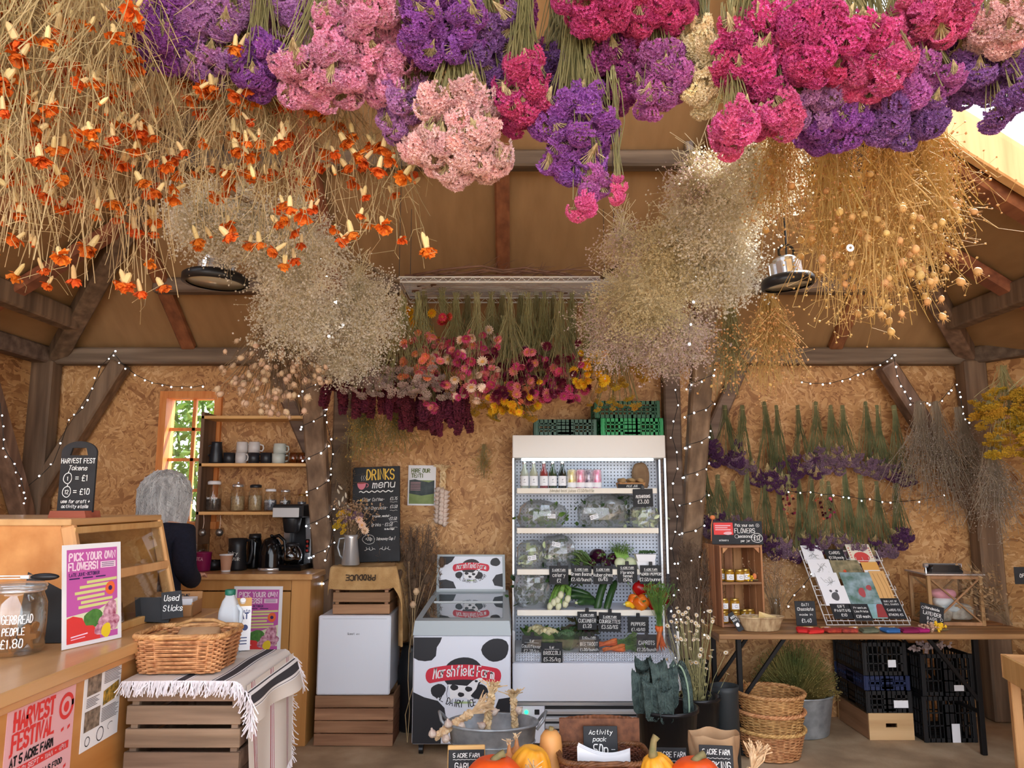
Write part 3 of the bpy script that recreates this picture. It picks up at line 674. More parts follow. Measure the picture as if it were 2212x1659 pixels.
# ------------------------------------------------------------------ slatted wooden crates
def crate(name, label, cat, loc, L, W, H, nsl=3, slat=.075, rotz=0, open_top=True, mat_=None, group=None, th=.012, front_y=True):
    """fruit crate: long slatted sides along local x (facing -y/+y), slatted ends, corner posts, bottom slats"""
    t = thing(name, label, cat, loc, rotz, group)
    mt = mat_ or M_crate; gap = (H - nsl*slat) / max(nsl-1, 1) if nsl > 1 else 0
    for sy in (-1, 1):
        for k in range(nsl):
            q = MB(); z = slat/2 + k*(slat+gap); q.cbox((0, sy*(W/2-th/2), z), (L, th, slat-.001), .002, Euler((0, rnd.uniform(-.006, .006), 0)).to_matrix()); q.build('slat', mt, t)
    for sx in (-1, 1):
        for k in range(nsl):
            q = MB(); z = slat/2 + k*(slat+gap); q.cbox((sx*(L/2-th/2), 0, z), (th, W-2*th, slat-.001), .002); q.build('slat', M_cratey if mt is M_crate else mt, t)
        for sy in (-1, 1):
            q = MB(); q.cbox((sx*(L/2-th-.012), sy*(W/2-th-.012), H/2), (.024, .024, H-.004), .002); q.build('corner_post', mt, t)
    nb = 4
    for k in range(nb):
        q = MB(); q.cbox((0, -W/2+th+ (W-2*th)*(k+.5)/nb, .006), (L-2*th, (W-2*th)/nb-.01, .01), .001); q.build('bottom_slat', mt, t)
    return t
CRY = 3.03; CXc = -1.13; M_oldc = wood('old_crate_wood', S(104, 82, 66), S(158, 130, 108), 'x', 6, .75, .4, S(132, 106, 86))
for k in range(3):
    crate('fruit_crate', ('wooden fruit crate under the striped cloth, lowest of three', 'wooden fruit crate under the striped cloth, middle of three', 'wooden fruit crate under the striped cloth, topmost of three')[k], 'crate', (CXc + .004*k, CRY, .002+k*.2905), .392, .53, .288, 4, .062, 0, mat_=M_oldc, group='crates stacked under the striped cloth')
# striped cotton cloth draped over the top crate and down its right side
def stripe_mat(red=False):
    m, N, L, B = node_mat('red_striped_cloth' if red else 'grey_striped_cloth')
    uv = N.new('ShaderNodeUVMap'); sp = N.new('ShaderNodeSeparateXYZ'); L.new(uv.outputs[0], sp.inputs[0])
    base = S(222, 214, 204); wt = S(240, 238, 236); dk = S(58, 56, 62); rd = S(150, 48, 56)
    def ramp(st):
        r = N.new('ShaderNodeValToRGB'); r.color_ramp.interpolation = 'CONSTANT'; e = r.color_ramp.elements
        e[0].position = 0; e[0].color = base; e[1].position = .999; e[1].color = base
        for p_, c_ in st:
            x = e.new(p_); x.color = c_
        L.new(sp.outputs[0], r.inputs[0]); return r.outputs[0]
    s1 = []; s2 = []
    for c in (.36, .6, .86): s1 += [(c-.056, wt), (c-.05, dk), (c-.044, wt), (c-.03, dk), (c+.026, wt), (c+.04, dk), (c+.046, wt), (c+.052, base)]
    for c in (.12, .5, .86): s2 += [(c-.045, wt), (c-.04, rd), (c-.025, wt), (c-.012, rd), (c, wt), (c+.014, rd), (c+.026, wt), (c+.035, base)]
    L.new(ramp(s2 if red else s1), B.inputs['Base Color']); B.inputs['Roughness'].default_value = .9
    return m
def uv_grid(o, fn_uv, nu, nv):
    me = o.data; ul = me.uv_layers.new(name='UVMap')
    w = nv+1; a = np.zeros(len(me.loops)*2, np.float32)
    for li, l in enumerate(me.loops):
        i, j = divmod(l.vertex_index, w); a[2*li], a[2*li+1] = fn_uv(i/nu, j/nv)
    ul.data.foreach_set('uv', a)
TZ = .876
t = thing('striped_cloth', 'cream cloth with bold charcoal stripes and fringe over the top crate', 'cloth', (0, 0, 0))
xa, xb = CXc-.2, CXc+.212
top_w, drop = .42, .13
def cl(u, v):      # u along the width then down the right side, v along depth (front to back)
    s = u*(top_w+drop); y = 2.745 + .57*v
    if s < top_w-.03:
        x = xa + s; z = TZ + .004 + .002*math.sin(9*v+4*u)
        return (x, y, z)
    k = s-(top_w-.03); rad = .035
    if k < rad*PI/2: a = k/rad; return (xb-.03+rad*math.sin(a)+.0*v, y, TZ+.004-rad*(1-math.cos(a)))
    d = k-rad*PI/2; fold = .02*math.sin(v*9+.6)*min(1, d/.12) + .03*v*min(1, d/.1)
    return (xb-.03+rad+.022+fold+.03*d, y+.03*d*math.sin(5*v), TZ+.004-rad-d)
q = MB(); q.grid(cl, 56, 30); o = q.build('cloth_body', stripe_mat(), t, True); uv_grid(o, lambda u, v: (u, v), 56, 30)
def fringe(pts, dirs, n, L, name='fringe'):
    P = []
    for i in range(n):
        f = i/(n-1)*(len(pts)-1); a = int(min(f, len(pts)-2)); k = f-a
        b = np.array(pts[a])*(1-k)+np.array(pts[a+1])*k; d = np.array(dirs) + rng.normal(0, .25, 3)*np.array([1, 1, .4])
        P.append(np.stack([b, b+d*L*.5, b+d*L*.9+rng.normal(0, .004, 3)]))
    q = MB(); q.stems(np.array(P), .0022); return q.build(name, mat('white_fringe', S(232, 226, 228), .9), t, kind='stuff')
fringe([cl(u, 0) for u in np.linspace(0, .62, 12)], (0, -.35, -.9), 170, .05)
fringe([cl(u, 0) for u in np.linspace(.62, 1, 12)], (.05, -.5, -.75), 90, .06)
fringe([cl(u, 1) for u in np.linspace(.7, 1, 12)], (.15, .5, -.8), 40, .05)
t = thing('red_striped_cloth', 'white cloth with thin red stripes hanging down the right side of the crates', 'cloth', (0, 0, 0))
def cl2(u, v): return (xb+.012+.012*math.sin(v*10+1)*u+.022*u, 2.75+.57*v+.02*u*math.sin(6*v), TZ-.012-.41*u)
q = MB(); q.grid(cl2, 20, 40); o = q.build('cloth_body', stripe_mat(True), t, True); uv_grid(o, lambda u, v: (v, u), 20, 40)
fringe([cl2(1, v) for v in np.linspace(0, 1, 12)], (.1, 0, -1), 150, .05); fringe([cl2(u, 1) for u in np.linspace(.4, 1, 6)], (.2, .5, -.6), 40, .04)

# wicker basket on the cloth
def wicker(mb, outline, z0, z1, flare, r=.0035, rows=10, post=26, weave=.004):
    """woven wall over a closed outline fn(t)->(x, y); flare widens it towards the top"""
    n = post*4
    for k in range(rows):
        z = z0 + (z1-z0)*(k+.5)/rows; f = 1 + flare*(k+.5)/rows
        for ph in (0,):
            pts = []
            for i in range(n):
                x, y = outline(i/n); L = math.hypot(x, y); off = weave*math.sin(post*PI*i/n*1.0 + k*PI)
                pts.append(((x + x/L*off)*f, (y + y/L*off)*f, z + rnd.uniform(-.0007, .0007)))
            mb.tube(pts, r*rnd.uniform(.85, 1.15), 5, True)
    for i in range(post):
        x, y = outline(i/post); mb.tube([(x, y, z0), (x*(1+flare), y*(1+flare), z1)], r*.9, 5)
def rrect(a, b, p=4.0):
    def f(t):
        c, s = math.cos(2*PI*t), math.sin(2*PI*t)
        return (a*math.copysign(abs(c)**(2/p), c), b*math.copysign(abs(s)**(2/p), s))
    return f
M_wick = mat('willow', S(160, 106, 60), .55, c2=S(220, 170, 112), scale=40, rand=.15)
M_wickd = mat('dark_willow', S(84, 46, 26), .55, c2=S(122, 74, 46), scale=40, rand=.15)
def rim(mb, outline, z, f, r=.007, twist=30, n=120, wav=.003):
    for ph in (0, 2.1, 4.2):
        pts = []
        for i in range(n):
            x, y = outline(i/n); L = math.hypot(x, y); a = twist*2*PI*i/n/2 + ph
            pts.append(((x + x/L*wav*math.cos(a))*f, (y + y/L*wav*math.cos(a))*f, z + wav*math.sin(a)))
        mb.tube(pts, r*.6, 5, True)
bp = at(365, 1450, 2.92)
t = thing('wicker_basket', 'rectangular willow basket on the striped cloth beside the counter', 'basket', (-1.185, 2.935, TZ+.008), .04)
ol = rrect(.14, .115, 6)
q = MB(); wicker(q, ol, .004, .125, .13, .0038, 17, 26, .0065); q.build('woven_wall', M_wick, t, True)
q = MB(); rim(q, ol, .13, 1.14, .011, 40, 130, .005); q.build('rim', M_wick, t, True)
q = MB(); q.cbox((0, 0, .004), (.245, .205, .006), .002); q.build('base', M_wick, t)
q = MB(); q.tube([(-.1, .125, .13), (-.04, .13, .15), (.04, .13, .15), (.1, .125, .13)], .007, 8); q.build('handle', M_wick, t, True)
t = thing('paper_bundle', 'folded brown paper bag lying inside the willow basket', 'paper bag', (-1.17, 2.965, TZ+.09), .06)
q = MB(); q.cbox((0, 0, .02), (.15, .1, .03), .008, Euler((.5, 0, 0)).to_matrix()); q.build('folded_paper', mat('kraft_paper', S(176, 138, 100), .8, c2=S(196, 160, 122), scale=9, bump=.4), t, True)
# milk bottle, oat carton
t = thing('milk_bottle', 'plastic milk bottle with green cap half full on the striped cloth', 'bottle', (-1.135, 3.19, TZ+.008), .2)
M_hdpe = thin_glass('hdpe', (.86, .9, .92, 1), .06, .3, haze=.45, hc=(.8, .85, .9, 1))
def sqprof(mb, prof, m=0, n=28, p=4):
    V = []; f = rrect(1, 1, p)
    for r, z in prof: V += [(f(i/n)[0]*r, f(i/n)[1]*r, z) for i in range(n)]
    k = len(prof); F = [[i*n+j, i*n+(j+1) % n, (i+1)*n+(j+1) % n, (i+1)*n+j] for i in range(k-1) for j in range(n)] + [list(range(n))[::-1], [(k-1)*n+j for j in range(n)]]
    mb.add(V, F, m)
q = MB(); sqprof(q, [(.036, 0), (.041, .006), (.041, .13), (.039, .165), (.028, .205), (.018, .222), (.017, .232)]); q.build('bottle_body', M_hdpe, t, True)
q = MB(); sqprof(q, [(.034, .004), (.0395, .008), (.0395, .075)]); q.build('milk', mat('milk', S(238, 238, 230), .5), t, True)
q = MB(); q.lathe([(.02, .228), (.021, .232), (.021, .247), (.019, .25)], 20); q.build('cap', mat('green_cap', S(32, 104, 84), .4), t, True)
q = MB(); q.tube([(.03, -.02, .19), (.048, -.02, .17), (.048, -.02, .13), (.04, -.02, .11)], .008, 8); q.build('handle', M_hdpe, t, True)
q = MB(); q.b2((-.03, -.043, .06), (.03, -.0425, .12)); q.build('label_panel', M_paper, t)
q = MB(); q.b2((-.03, -.0436, .06), (.03, -.043, .066)); [q.ribbon([(-.02+.01*i, .075), (-.02+.01*i, .115)], .003, -.0437) for i in range(4)]; q.build('label_print', mat('green_print', S(30, 120, 80), .5), t)
t = thing('oat_carton', 'white oat drink carton with brown gable top behind the milk bottle', 'carton', (-1.115, 3.285, TZ+.008), .35)
q = MB(); q.prism([(-.035, 0), (.035, 0), (.035, .175), (-.035, .175)], -.03, .03); q.build('carton_body', M_paper, t)
q = MB(); q.add([(-.035, -.03, .175), (.035, -.03, .175), (.035, .03, .175), (-.035, .03, .175), (-.035, 0, .205), (.035, 0, .205)], [[0, 1, 5, 4], [2, 3, 4, 5], [1, 2, 5], [3, 0, 4]]); q.build('gable_top', mat('carton_tan', S(206, 160, 96), .6), t)
q = MB(); q.lathe([(.011, 0), (.012, .012), (.01, .014)], 14); q.build('spout', M_paper, t, loc=(0, -.016, .19), rot=(.7, 0, 0))
q = MB(); letters(q, 'OAT', 0, .125, .022, .005, -.0305, narrow=.8, jit=0); letters(q, 'barista', 0, .15, .012, .002, -.0305, jit=0); q.flat(ell(.012, .09, .012, .012, 14), -.0305); q.flat(ell(-.016, .07, .009, .006, 10), -.0305); [q.ribbon([(-.02, .05-.012*i), (.02, .05-.012*i)], .004, -.0305) for i in range(3)]; q.build('print', mat('carton_blue', S(46, 62, 110), .5), t)

# ------------------------------------------------------------------ back cabinet and coffee things
t = thing('drinks_cabinet', 'plywood drinks cabinet with worktop standing by the window wall', 'cabinet', (0, 0, 0))
K0, K1, KY, KZ = -3.15, -1.263, 4.96, 1.027
q = MB(); q.cbox(((K0+K1)/2, (KY+5.58)/2-.01, KZ-.018), (K1-K0+.03, 5.58-KY+.05, .036), .004); q.build('worktop', M_ctop, t)
q = MB(); q.b2((K1-.02, KY+.02, 0), (K1, 5.57, KZ-.036)); q.build('side_panel', M_cab, t)
q = MB(); q.b2((K0, KY+.02, 0), (K0+.02, 5.57, KZ-.036)); q.build('side_panel', M_cab, t)
q = MB(); q.cbox((K1-.06, KY+.01, (KZ-.036)/2), (.12, .02, KZ-.036), .002); q.build('stile', M_cab, t)
q = MB(); q.cbox(((K0+K1-.12)/2, KY+.01, KZ-.07), (K1-K0-.125, .02, .066), .002); q.build('rail', M_cab, t)
for a, b in ((K0, -2.56), (-2.555, -2.0), (-1.995, K1-.125)):
    q = MB(); q.cbox(((a+b)/2, KY+.012, (KZ-.11)/2), (b-a, .02, KZ-.112), .003); q.build('door', M_cab, t)
poster('flower_poster', 'pink PICK YOUR OWN FLOWERS poster on the cabinet behind the milk bottle', 'poster', (*at(553, 1390, KY-.005).xy, .55), Euler((0, 0, 0)), .305, .40, pyo_layers(.305, .40), M_paper)

# wall shelf unit
t = thing('wall_shelf', 'open pine wall shelf with two boards of mugs and jars', 'shelf', (0, 0, 0))
SX0, SX1, SYF, SYB = at(430, 1000, 5.34).x, -1.35, 5.33, 5.55
q = MB(); q.cbox((SX0+.012, (SYF+SYB)/2, 1.60), (.024, SYB-SYF, .98), .003); q.build('upright', M_oakz, t)
for z in (1.405, 1.735, 2.065):
    q = MB(); q.cbox(((SX0+SX1)/2, (SYF+SYB)/2, z-.011), (SX1-SX0, SYB-SYF, .022), .002); q.build('shelf_board', M_pinex, t)
q = MB()
for i in range(8): q.tube([(SX0+.05+.1*i, SYF+.02, 1.394), (SX0+.05+.1*i, SYF+.01, 1.38), (SX0+.05+.1*i, SYF, 1.386)], .002, 5)
q.build('cup_hooks', M_chrome, t)
def mug_mesh(name, m, r=.04, h=.075, ang=0, flip=False, handle=True):
    q = MB(); pr = [(r*.86, 0), (r*.95, .004), (r, h*.5), (r, h), (r*.93, h), (r*.93, h*.5), (r*.86, .008), (0, .008)]
    q.lathe(pr, 24)
    if handle: q.tube([(r*.95, 0, h*.8), (r*1.35, 0, h*.85), (r*1.6, 0, h*.6), (r*1.5, 0, h*.32), (r*.95, 0, h*.22)], .006, 6)
    if flip: q.xf(Matrix.Translation((0, 0, h)) @ Matrix.Rotation(PI, 4, 'X'))
    return q.mesh(name, m, True)
M_mw = mat('mug_white', S(206, 202, 200), .3); M_mb = mat('mug_black', S(34, 36, 42), .35); M_mg = mat('mug_greygreen', S(196, 204, 196), .3)
M_amber = thin_glass('amber_glass', (.86, .62, .4, 1), .16); M_smoke = thin_glass('smoke_glass', (.6, .66, .7, 1), .2)
def one(name, label, cat, me, loc, rotz=0, group=None):
    o = bpy.data.objects.new(name, me); COL.objects.link(o); o.location = loc; o.rotation_euler = (0, 0, rotz); return tag(o, label, cat, group)
mz = 1.736
mugs = [(495, 0, M_mb, 'black mug next to the tall black jug on the upper shelf', 0), (521, 0, M_mw, 'pinkish white mug under another white mug, upper shelf', 1), (522, 1, M_mw, 'white mug stacked upside down at the left of the white pair', 1),
        (548, 0, M_mb, 'black mug under a white mug on the upper shelf', 0), (548, 1, M_mw, 'white mug stacked upside down on a black mug', 1), (575, 0, M_mb, 'black mug between the stacked white mugs on the upper shelf', 0),
        (602, 0, M_mg, 'pale grey-green cup at the bottom of the round pair', 0), (604, 1, M_mg, 'pale grey-green cup on top of the round pair', 1), (634, 0, M_amber, 'amber glass mug on the upper shelf', 0), (652, 0, M_amber, 'amber glass mug nearest the grey glass', 0), (672, 0, M_smoke, 'smoky grey glass cup at the shelf end', 0)]
for px, lv, m_, lab, fl_ in mugs:
    r_ = .046 if m_ is M_mg else .04
    one('mug', lab, 'mug', mug_mesh('mug', m_, r_, .076 if m_ is not M_mg else .07, flip=bool(fl_ and lv)), (at(px, 990, 5.43).x, 5.43, mz + lv*(.0765 if m_ is not M_mg else .0705)), rnd.uniform(-.5, .3))
q = MB(); q.lathe([(.045, 0), (.048, .01), (.04, .1), (.034, .14), (.036, .152), (.03, .152), (.03, .02), (0, .02)], 24); q.tube([(-.034, 0, .13), (-.065, 0, .12), (-.066, 0, .07), (-.044, 0, .05)], .006, 6)
o = q.build('coffee_jug', M_mb, None, True, loc=(at(467, 990, 5.43).x, 5.43, mz)); tag(o, 'tall matt black jug at the left end of the upper shelf', 'jug')
M_tea = mat('dark_leaves', S(46, 40, 38), .9, c2=S(96, 86, 78), scale=60, bump=.6); M_oats = mat('pale_grain', S(150, 126, 92), .9, c2=S(196, 172, 130), scale=80, bump=.6)
M_bluey = mat('grey_berries', S(72, 76, 88), .8, c2=S(130, 132, 140), scale=50, bump=.6)
jz = 1.406
jars = [(461, .052, .21, M_tea, M_paper, 'tallest glass jar with white lid, dark contents, on the lower shelf'), (513, .048, .19, M_oats, M_chrome, 'glass jar with knobbed lid and grey-brown grains'), (551, .046, .185, M_oats, M_mb, 'glass jar with black lid and pale oats'),
        (584, .042, .155, M_bluey, M_paper, 'glass jar with white lid and grey-blue contents'), (616, .038, .15, M_tea, M_chrome, 'slender glass jar nearly empty beside the grey-blue jar'), (652, .03, .12, M_bluey, mat('brass_lid', S(170, 130, 70), .4, .8), 'smallest glass jar with brass lid at the shelf end')]
for px, r_, h_, fm, lm, lab in jars:
    t = thing('glass_jar', lab, 'jar', (at(px, 1090, 5.43).x, 5.43, jz))
    q = MB(); q.lathe([(0, .002), (r_*.94, .002), (r_, .012), (r_, h_*.72), (r_*.8, h_*.84), (r_*.78, h_*.9)], 24); q.build('glass_body', M_glass, t, True)
    f = rnd.uniform(.4, .66); q = MB(); q.lathe([(0, .006), (r_*.9, .006), (r_*.95, .014), (r_*.95, h_*f), (0, h_*f*1.04)], 20); q.build('contents', fm, t, True)
    q = MB(); q.lathe([(r_*.84, h_*.88), (r_*.86, h_*.9), (r_*.86, h_*.97), (r_*.6, h_)], 24); q.build('lid', lm, t, True)
    if lm is M_chrome and px == 513: q = MB(); q.sphere((0, 0, h_*1.03), .01, 10, 8); q.build('knob', M_chrome, t, True)
    if px in (461, 584, 616): q = MB(); letters(q, {461: 'tea bags', 584: 'mint tea', 616: 'sugar'}[px], 0, h_*.4, .016, .0024, slant=.2, narrow=.75); curved(q, r_*1.02, 0); q.build('lettering', M_chalk, t)
for i, (px, dz) in enumerate(((442, -.12), (478, -.125))):
    t = thing('tea_strainer', ('small metal strainer hanging under the shelf at its left end', 'small metal strainer hanging under the shelf by the window edge')[i], 'strainer', (at(px, 1110, 5.34).x, SYF-.004, 1.38))
    q = MB(); q.tube([(0, 0, 0), (.004, 0, -.05), (0, 0, -.09)], .0018, 5); q.build('handle', M_chrome, t)
    q = MB(); q.sphere((0, 0, -.115), .026, 14, 10); q.build('bowl', mat('mesh_steel', S(150, 150, 150), .35, .9), t, True)

# things on the worktop
def on_top(px, Y): return (at(px, 1225, Y).x, Y, KZ+.001)
t = thing('coffee_machine', 'black and silver filter coffee machine on the cabinet worktop', 'coffee machine', on_top(640, 5.3), -.12)
q = MB(); q.cbox((0, 0, .02), (.2, .34, .04), .006); q.build('base', M_blkgloss, t)
q = MB(); q.cbox((0, .1, .2), (.19, .13, .34), .008); q.build('rear_column', M_blk, t)
q = MB(); q.cbox((0, -.01, .385), (.21, .34, .085), .008); q.build('head', M_blk, t)
q = MB(); q.cbox((-.012, -.182, .375), (.18, .006, .062), .002); q.build('front_plate', mat('satin_plate', S(206, 206, 206), .4, .3), t)
q = MB(); q.prism([(.05, .04), (.096, .04), (.096, .34), (.05, .34), (.06, .2)], -.0, .03); q.build('side_cheek', M_metal, t)
q = MB(); q.prism([(-.096, .2), (-.06, .04), (-.05, .34), (-.096, .34)], -.0, .03); q.build('side_cheek', M_metal, t)
q = MB(); q.lathe([(.04, .24), (.05, .25), (.062, .33), (.062, .345)], 24, (-.01, -.08, 0)); q.build('filter_basket', M_blk, t, True)
q = MB(); q.cbox((.076, -.005, .15), (.03, .012, .09), .003); q.build('switch_panel', M_blkgloss, t)
for k in range(3): q = MB(); q.cbox((.076, -.012, .12+.03*k), (.016, .008, .016), .002); q.build('switch', mat('red_switch', S(150, 40, 30), .4), t)
q = MB(); q.cbox((-.01, -.15, .018), (.17, .02, .032), .002); q.build('sticker_panel', mat('purple_sticker', S(70, 50, 140), .4, c2=S(220, 110, 60), scale=18, stretch=(1, 1, 3)), t)
t2 = thing('coffee_pot', 'glass coffee pot with black handle in the coffee machine', 'coffee pot', (on_top(640, 5.3)[0]-.014, 5.215, KZ+.042))
q = MB(); q.lathe([(0, .002), (.055, .002), (.07, .03), (.072, .055), (.06, .09), (.045, .11), (.046, .12)], 28); q.build('glass_body', M_smoke, t2, True)
q = MB(); q.lathe([(0, .004), (.053, .004), (.067, .03), (.067, .045), (0, .045)], 24); q.build('coffee', mat('coffee', S(30, 18, 12), .2), t2, True)
q = MB(); q.lathe([(.048, .112), (.052, .116), (.05, .13), (.03, .136), (0, .138)], 24); q.build('lid', M_blk, t2, True)
q = MB(); q.tube([(-.04, -.03, .12), (-.08, -.06, .11), (-.085, -.065, .05), (-.06, -.045, .025)], .008, 6); q.build('handle', M_blk, t2, True)
t = thing('electric_kettle', 'glossy black dome kettle beside the coffee machine', 'kettle', on_top(584, 5.18))
q = MB(); q.lathe([(.075, 0), (.078, .008), (.076, .03), (.074, .1), (.066, .16), (.045, .2), (.02, .212), (0, .214)], 32); q.build('body', M_blkgloss, t, True)
q = MB(); q.lathe([(.076, .0), (.08, .004), (.08, .016), (.076, .02)], 32); q.build('chrome_band', M_chrome, t, True)
q = MB(); q.tube([(.0, 0, .21), (.05, -.01, .225), (.09, -.01, .19), (.1, -.01, .1), (.08, -.01, .04)], .012, 8); q.build('handle', M_blkgloss, t, True)
q = MB(); q.sphere((0, 0, .222), (.012, .012, .01), 12, 8); q.build('lid_knob', M_blkgloss, t, True)
t = thing('milk_jug', 'matt black tapered jug with handle on the worktop', 'jug', on_top(511, 5.2))
q = MB(); q.lathe([(.062, 0), (.066, .01), (.056, .15), (.06, .205), (.055, .205), (.05, .15), (.058, .02), (0, .02)], 28); q.build('body', M_blk, t, True)
q = MB(); q.tube([(.055, 0, .19), (.095, 0, .195), (.098, 0, .12), (.085, 0, .05), (.06, 0, .04)], .011, 8); q.build('handle', M_blk, t, True)
q = MB(); letters(q, 'Dairy', -.015, .1, .022, .0024, slant=.2); letters(q, 'Milk', .015, .065, .02, .0022, slant=.2); curved(q, .0625, 0); q.build('lettering', M_chalk, t)
t = thing('black_flask', 'slim black flask between the jug and the kettle', 'flask', on_top(548, 5.32))
q = MB(); q.lathe([(.045, 0), (.048, .01), (.048, .17), (.04, .2), (.036, .205)], 24); q.build('body', M_blkgloss, t, True)
q = MB(); q.lathe([(.04, .2), (.042, .205), (.038, .228), (0, .23)], 24); q.build('lid', M_blk, t, True)
t = thing('paper_cup', 'brown paper takeaway cup with white rim on the worktop', 'cup', on_top(488, 5.07))
q = MB(); q.lathe([(.028, .0), (.0285, .012)], 24, cap1=False); q.build('base_band', M_paper, t, True)
q = MB(); q.lathe([(.0285, .012), (.04, .104), (.038, .104), (.027, .012)], 24, cap0=False, cap1=False); q.build('sleeve', mat('kraft_cup', S(186, 140, 112), .7), t, True)
q = MB(); q.tube([(.041*math.cos(a), .041*math.sin(a), .107) for a in np.linspace(0, 2*PI, 24, endpoint=False)], .0035, 6, True); q.build('rim', M_paper, t, True)
for i, px in enumerate((404, 437)):
    t = thing('tea_tin', ('burgundy tin behind the person\'s elbow', 'burgundy tin next to the paper cup')[i], 'tin', on_top(px, 5.1+.03*i))
    q = MB(); q.lathe([(.048, 0), (.05, .006), (.056, .115), (.058, .12), (.052, .12), (.046, .01), (0, .01)], 24); q.build('body', mat('burgundy', S(126, 24, 76), .35), t, True)
    q = MB(); letters(q, 'TEA', 0, .07, .02, .003, jit=0); curved(q, .0575, 0); q.build('lettering', mat('pale_print', S(220, 170, 190), .5), t)
t = thing('storage_tub', 'small black tub behind the paper cup', 'tub', on_top(462, 5.2)); q = MB(); q.lathe([(.045, 0), (.05, .06), (.052, .06), (.045, .004), (0, .004)], 20); q.build('body', M_blk, t, True); q = MB(); q.lathe([(.052, .06), (.053, .066), (0, .068)], 20); q.build('lid', M_blkgloss, t, True)
t = thing('glass_beaker', 'clear glass beaker with dark contents at the left of the worktop', 'glass', on_top(432, 5.36)); q = MB(); q.lathe([(.045, 0), (.05, .16), (.047, .16), (.042, .006), (0, .006)], 22); q.build('glass_body', M_glass, t, True); q = MB(); q.lathe([(0, .008), (.041, .008), (.045, .12), (0, .12)], 20); q.build('contents', M_tea, t, True)
t = thing('spray_bottle', 'thin white bottle standing by the shelf upright', 'bottle', on_top(408, 5.36)); q = MB(); sqprof(q, [(.025, 0), (.026, .14), (.012, .17), (.011, .19)]); q.build('body', M_paper, t, True); q = MB(); q.lathe([(.012, .19), (.013, .21), (0, .212)], 14); q.build('cap', M_paper, t, True)

# ------------------------------------------------------------------ the person behind the counter
def skin_obj(name, verts, edges, radii, m, parent, sub=2):
    me = bpy.data.meshes.new(name); me.from_pydata(verts, edges, []); me.materials.append(m)
    o = bpy.data.objects.new(name, me); COL.objects.link(o); o.parent = parent
    md = o.modifiers.new('skin', 'SKIN'); md.use_smooth_shade = True
    sl = me.skin_vertices[0].data if me.skin_vertices else None
    if sl is None:
        bm_ = __import__('bmesh').new(); bm_.from_mesh(me); bm_.verts.layers.skin.verify(); bm_.to_mesh(me); bm_.free(); sl = me.skin_vertices[0].data
    for i, r_ in enumerate(radii): sl[i].radius = r_ if hasattr(r_, '__len__') else (r_, r_)
    sl[0].use_root = True
    ss = o.modifiers.new('sub', 'SUBSURF'); ss.levels = sub; ss.render_levels = sub
    return o
PX = at(344, 1090, 4.3).x
t = thing('person', 'person with white hair in a dark top standing behind the counter', 'person', (PX, 4.3, 0), -.2)
M_skin = mat('skin', S(214, 164, 138), .55); M_sweat = mat('navy_sweater', S(16, 18, 32), .95, c2=S(24, 26, 42), scale=80, bump=.3); M_trs = mat('dark_trousers', S(34, 36, 44), .9)
V = [(0, 0, .9), (0, 0, 1.05), (0, -.005, 1.2), (0, -.01, 1.31), (0, .005, 1.38), (0, .04, 1.43), (0, .06, 1.51),
     (.17, -.005, 1.31), (.19, -.02, 1.12), (.13, .15, 1.04), (.05, .27, 1.05), (.03, .33, 1.05),
     (-.17, -.005, 1.31), (-.23, -.02, 1.12), (-.18, .17, 1.06), (-.1, .3, 1.08), (-.09, .36, 1.08),
     (.09, .005, .86), (.1, .02, .47), (.1, -.01, .09), (.1, .12, .04), (-.09, .005, .86), (-.1, .02, .47), (-.1, -.01, .09), (-.1, .12, .04),
     (0, .155, 1.49), (.075, .045, 1.5), (-.075, .045, 1.5)]
E = [(0, 1), (1, 2), (2, 3), (3, 4), (4, 5), (5, 6), (3, 7), (7, 8), (8, 9), (9, 10), (10, 11), (3, 12), (12, 13), (13, 14), (14, 15), (15, 16), (0, 17), (17, 18), (18, 19), (19, 20), (0, 21), (21, 22), (22, 23), (23, 24), (6, 25), (6, 26), (6, 27)]
R_ = [(.14, .1), (.125, .09), (.13, .095), (.1, .085), .045, .07, (.078, .09), .055, .042, .036, .028, .03, .055, .042, .036, .028, .03, .075, .052, .038, .035, .075, .052, .038, .035, .014, .014, .014]
skin_obj('body', V, E, R_, M_skin, t)
# five fingers on each hand
q = MB()
for sx, hx, hy, hz in ((1, .03, .34, 1.05), (-1, -.09, .37, 1.08)):
    for k in range(4):
        L_ = (.062, .07, .066, .052)[k]; bx = hx + (k-1.5)*.017
        q.tube([(bx, hy, hz), (bx + (k-1.5)*.004, hy+L_*.5, hz+.006), (bx + (k-1.5)*.005, hy+L_*.85, hz-.004), (bx + (k-1.5)*.005, hy+L_, hz-.016)], [.0085, .008, .0075, .005], 7)
    q.tube([(hx-sx*.022, hy-.02, hz), (hx-sx*.045, hy+.005, hz-.005), (hx-sx*.05, hy+.035, hz-.012)], [.01, .009, .006], 7)
q.build('fingers', M_skin, t, True)
V2 = [(0, 0, .86), (0, 0, 1.02), (0, -.005, 1.18), (0, -.01, 1.3), (0, .0, 1.355), (.165, -.008, 1.305), (.195, -.02, 1.115), (.13, .15, 1.042), (.055, .26, 1.05), (-.165, -.008, 1.305), (-.235, -.02, 1.115), (-.18, .17, 1.06), (-.11, .28, 1.078)]
E2 = [(0, 1), (1, 2), (2, 3), (3, 4), (3, 5), (5, 6), (6, 7), (7, 8), (3, 9), (9, 10), (10, 11), (11, 12)]
skin_obj('sweater', V2, E2, [(.17, .125), (.155, .12), (.158, .12), (.125, .105), (.075, .07), .078, .062, .055, .044, .078, .062, .055, .044], M_sweat, t)
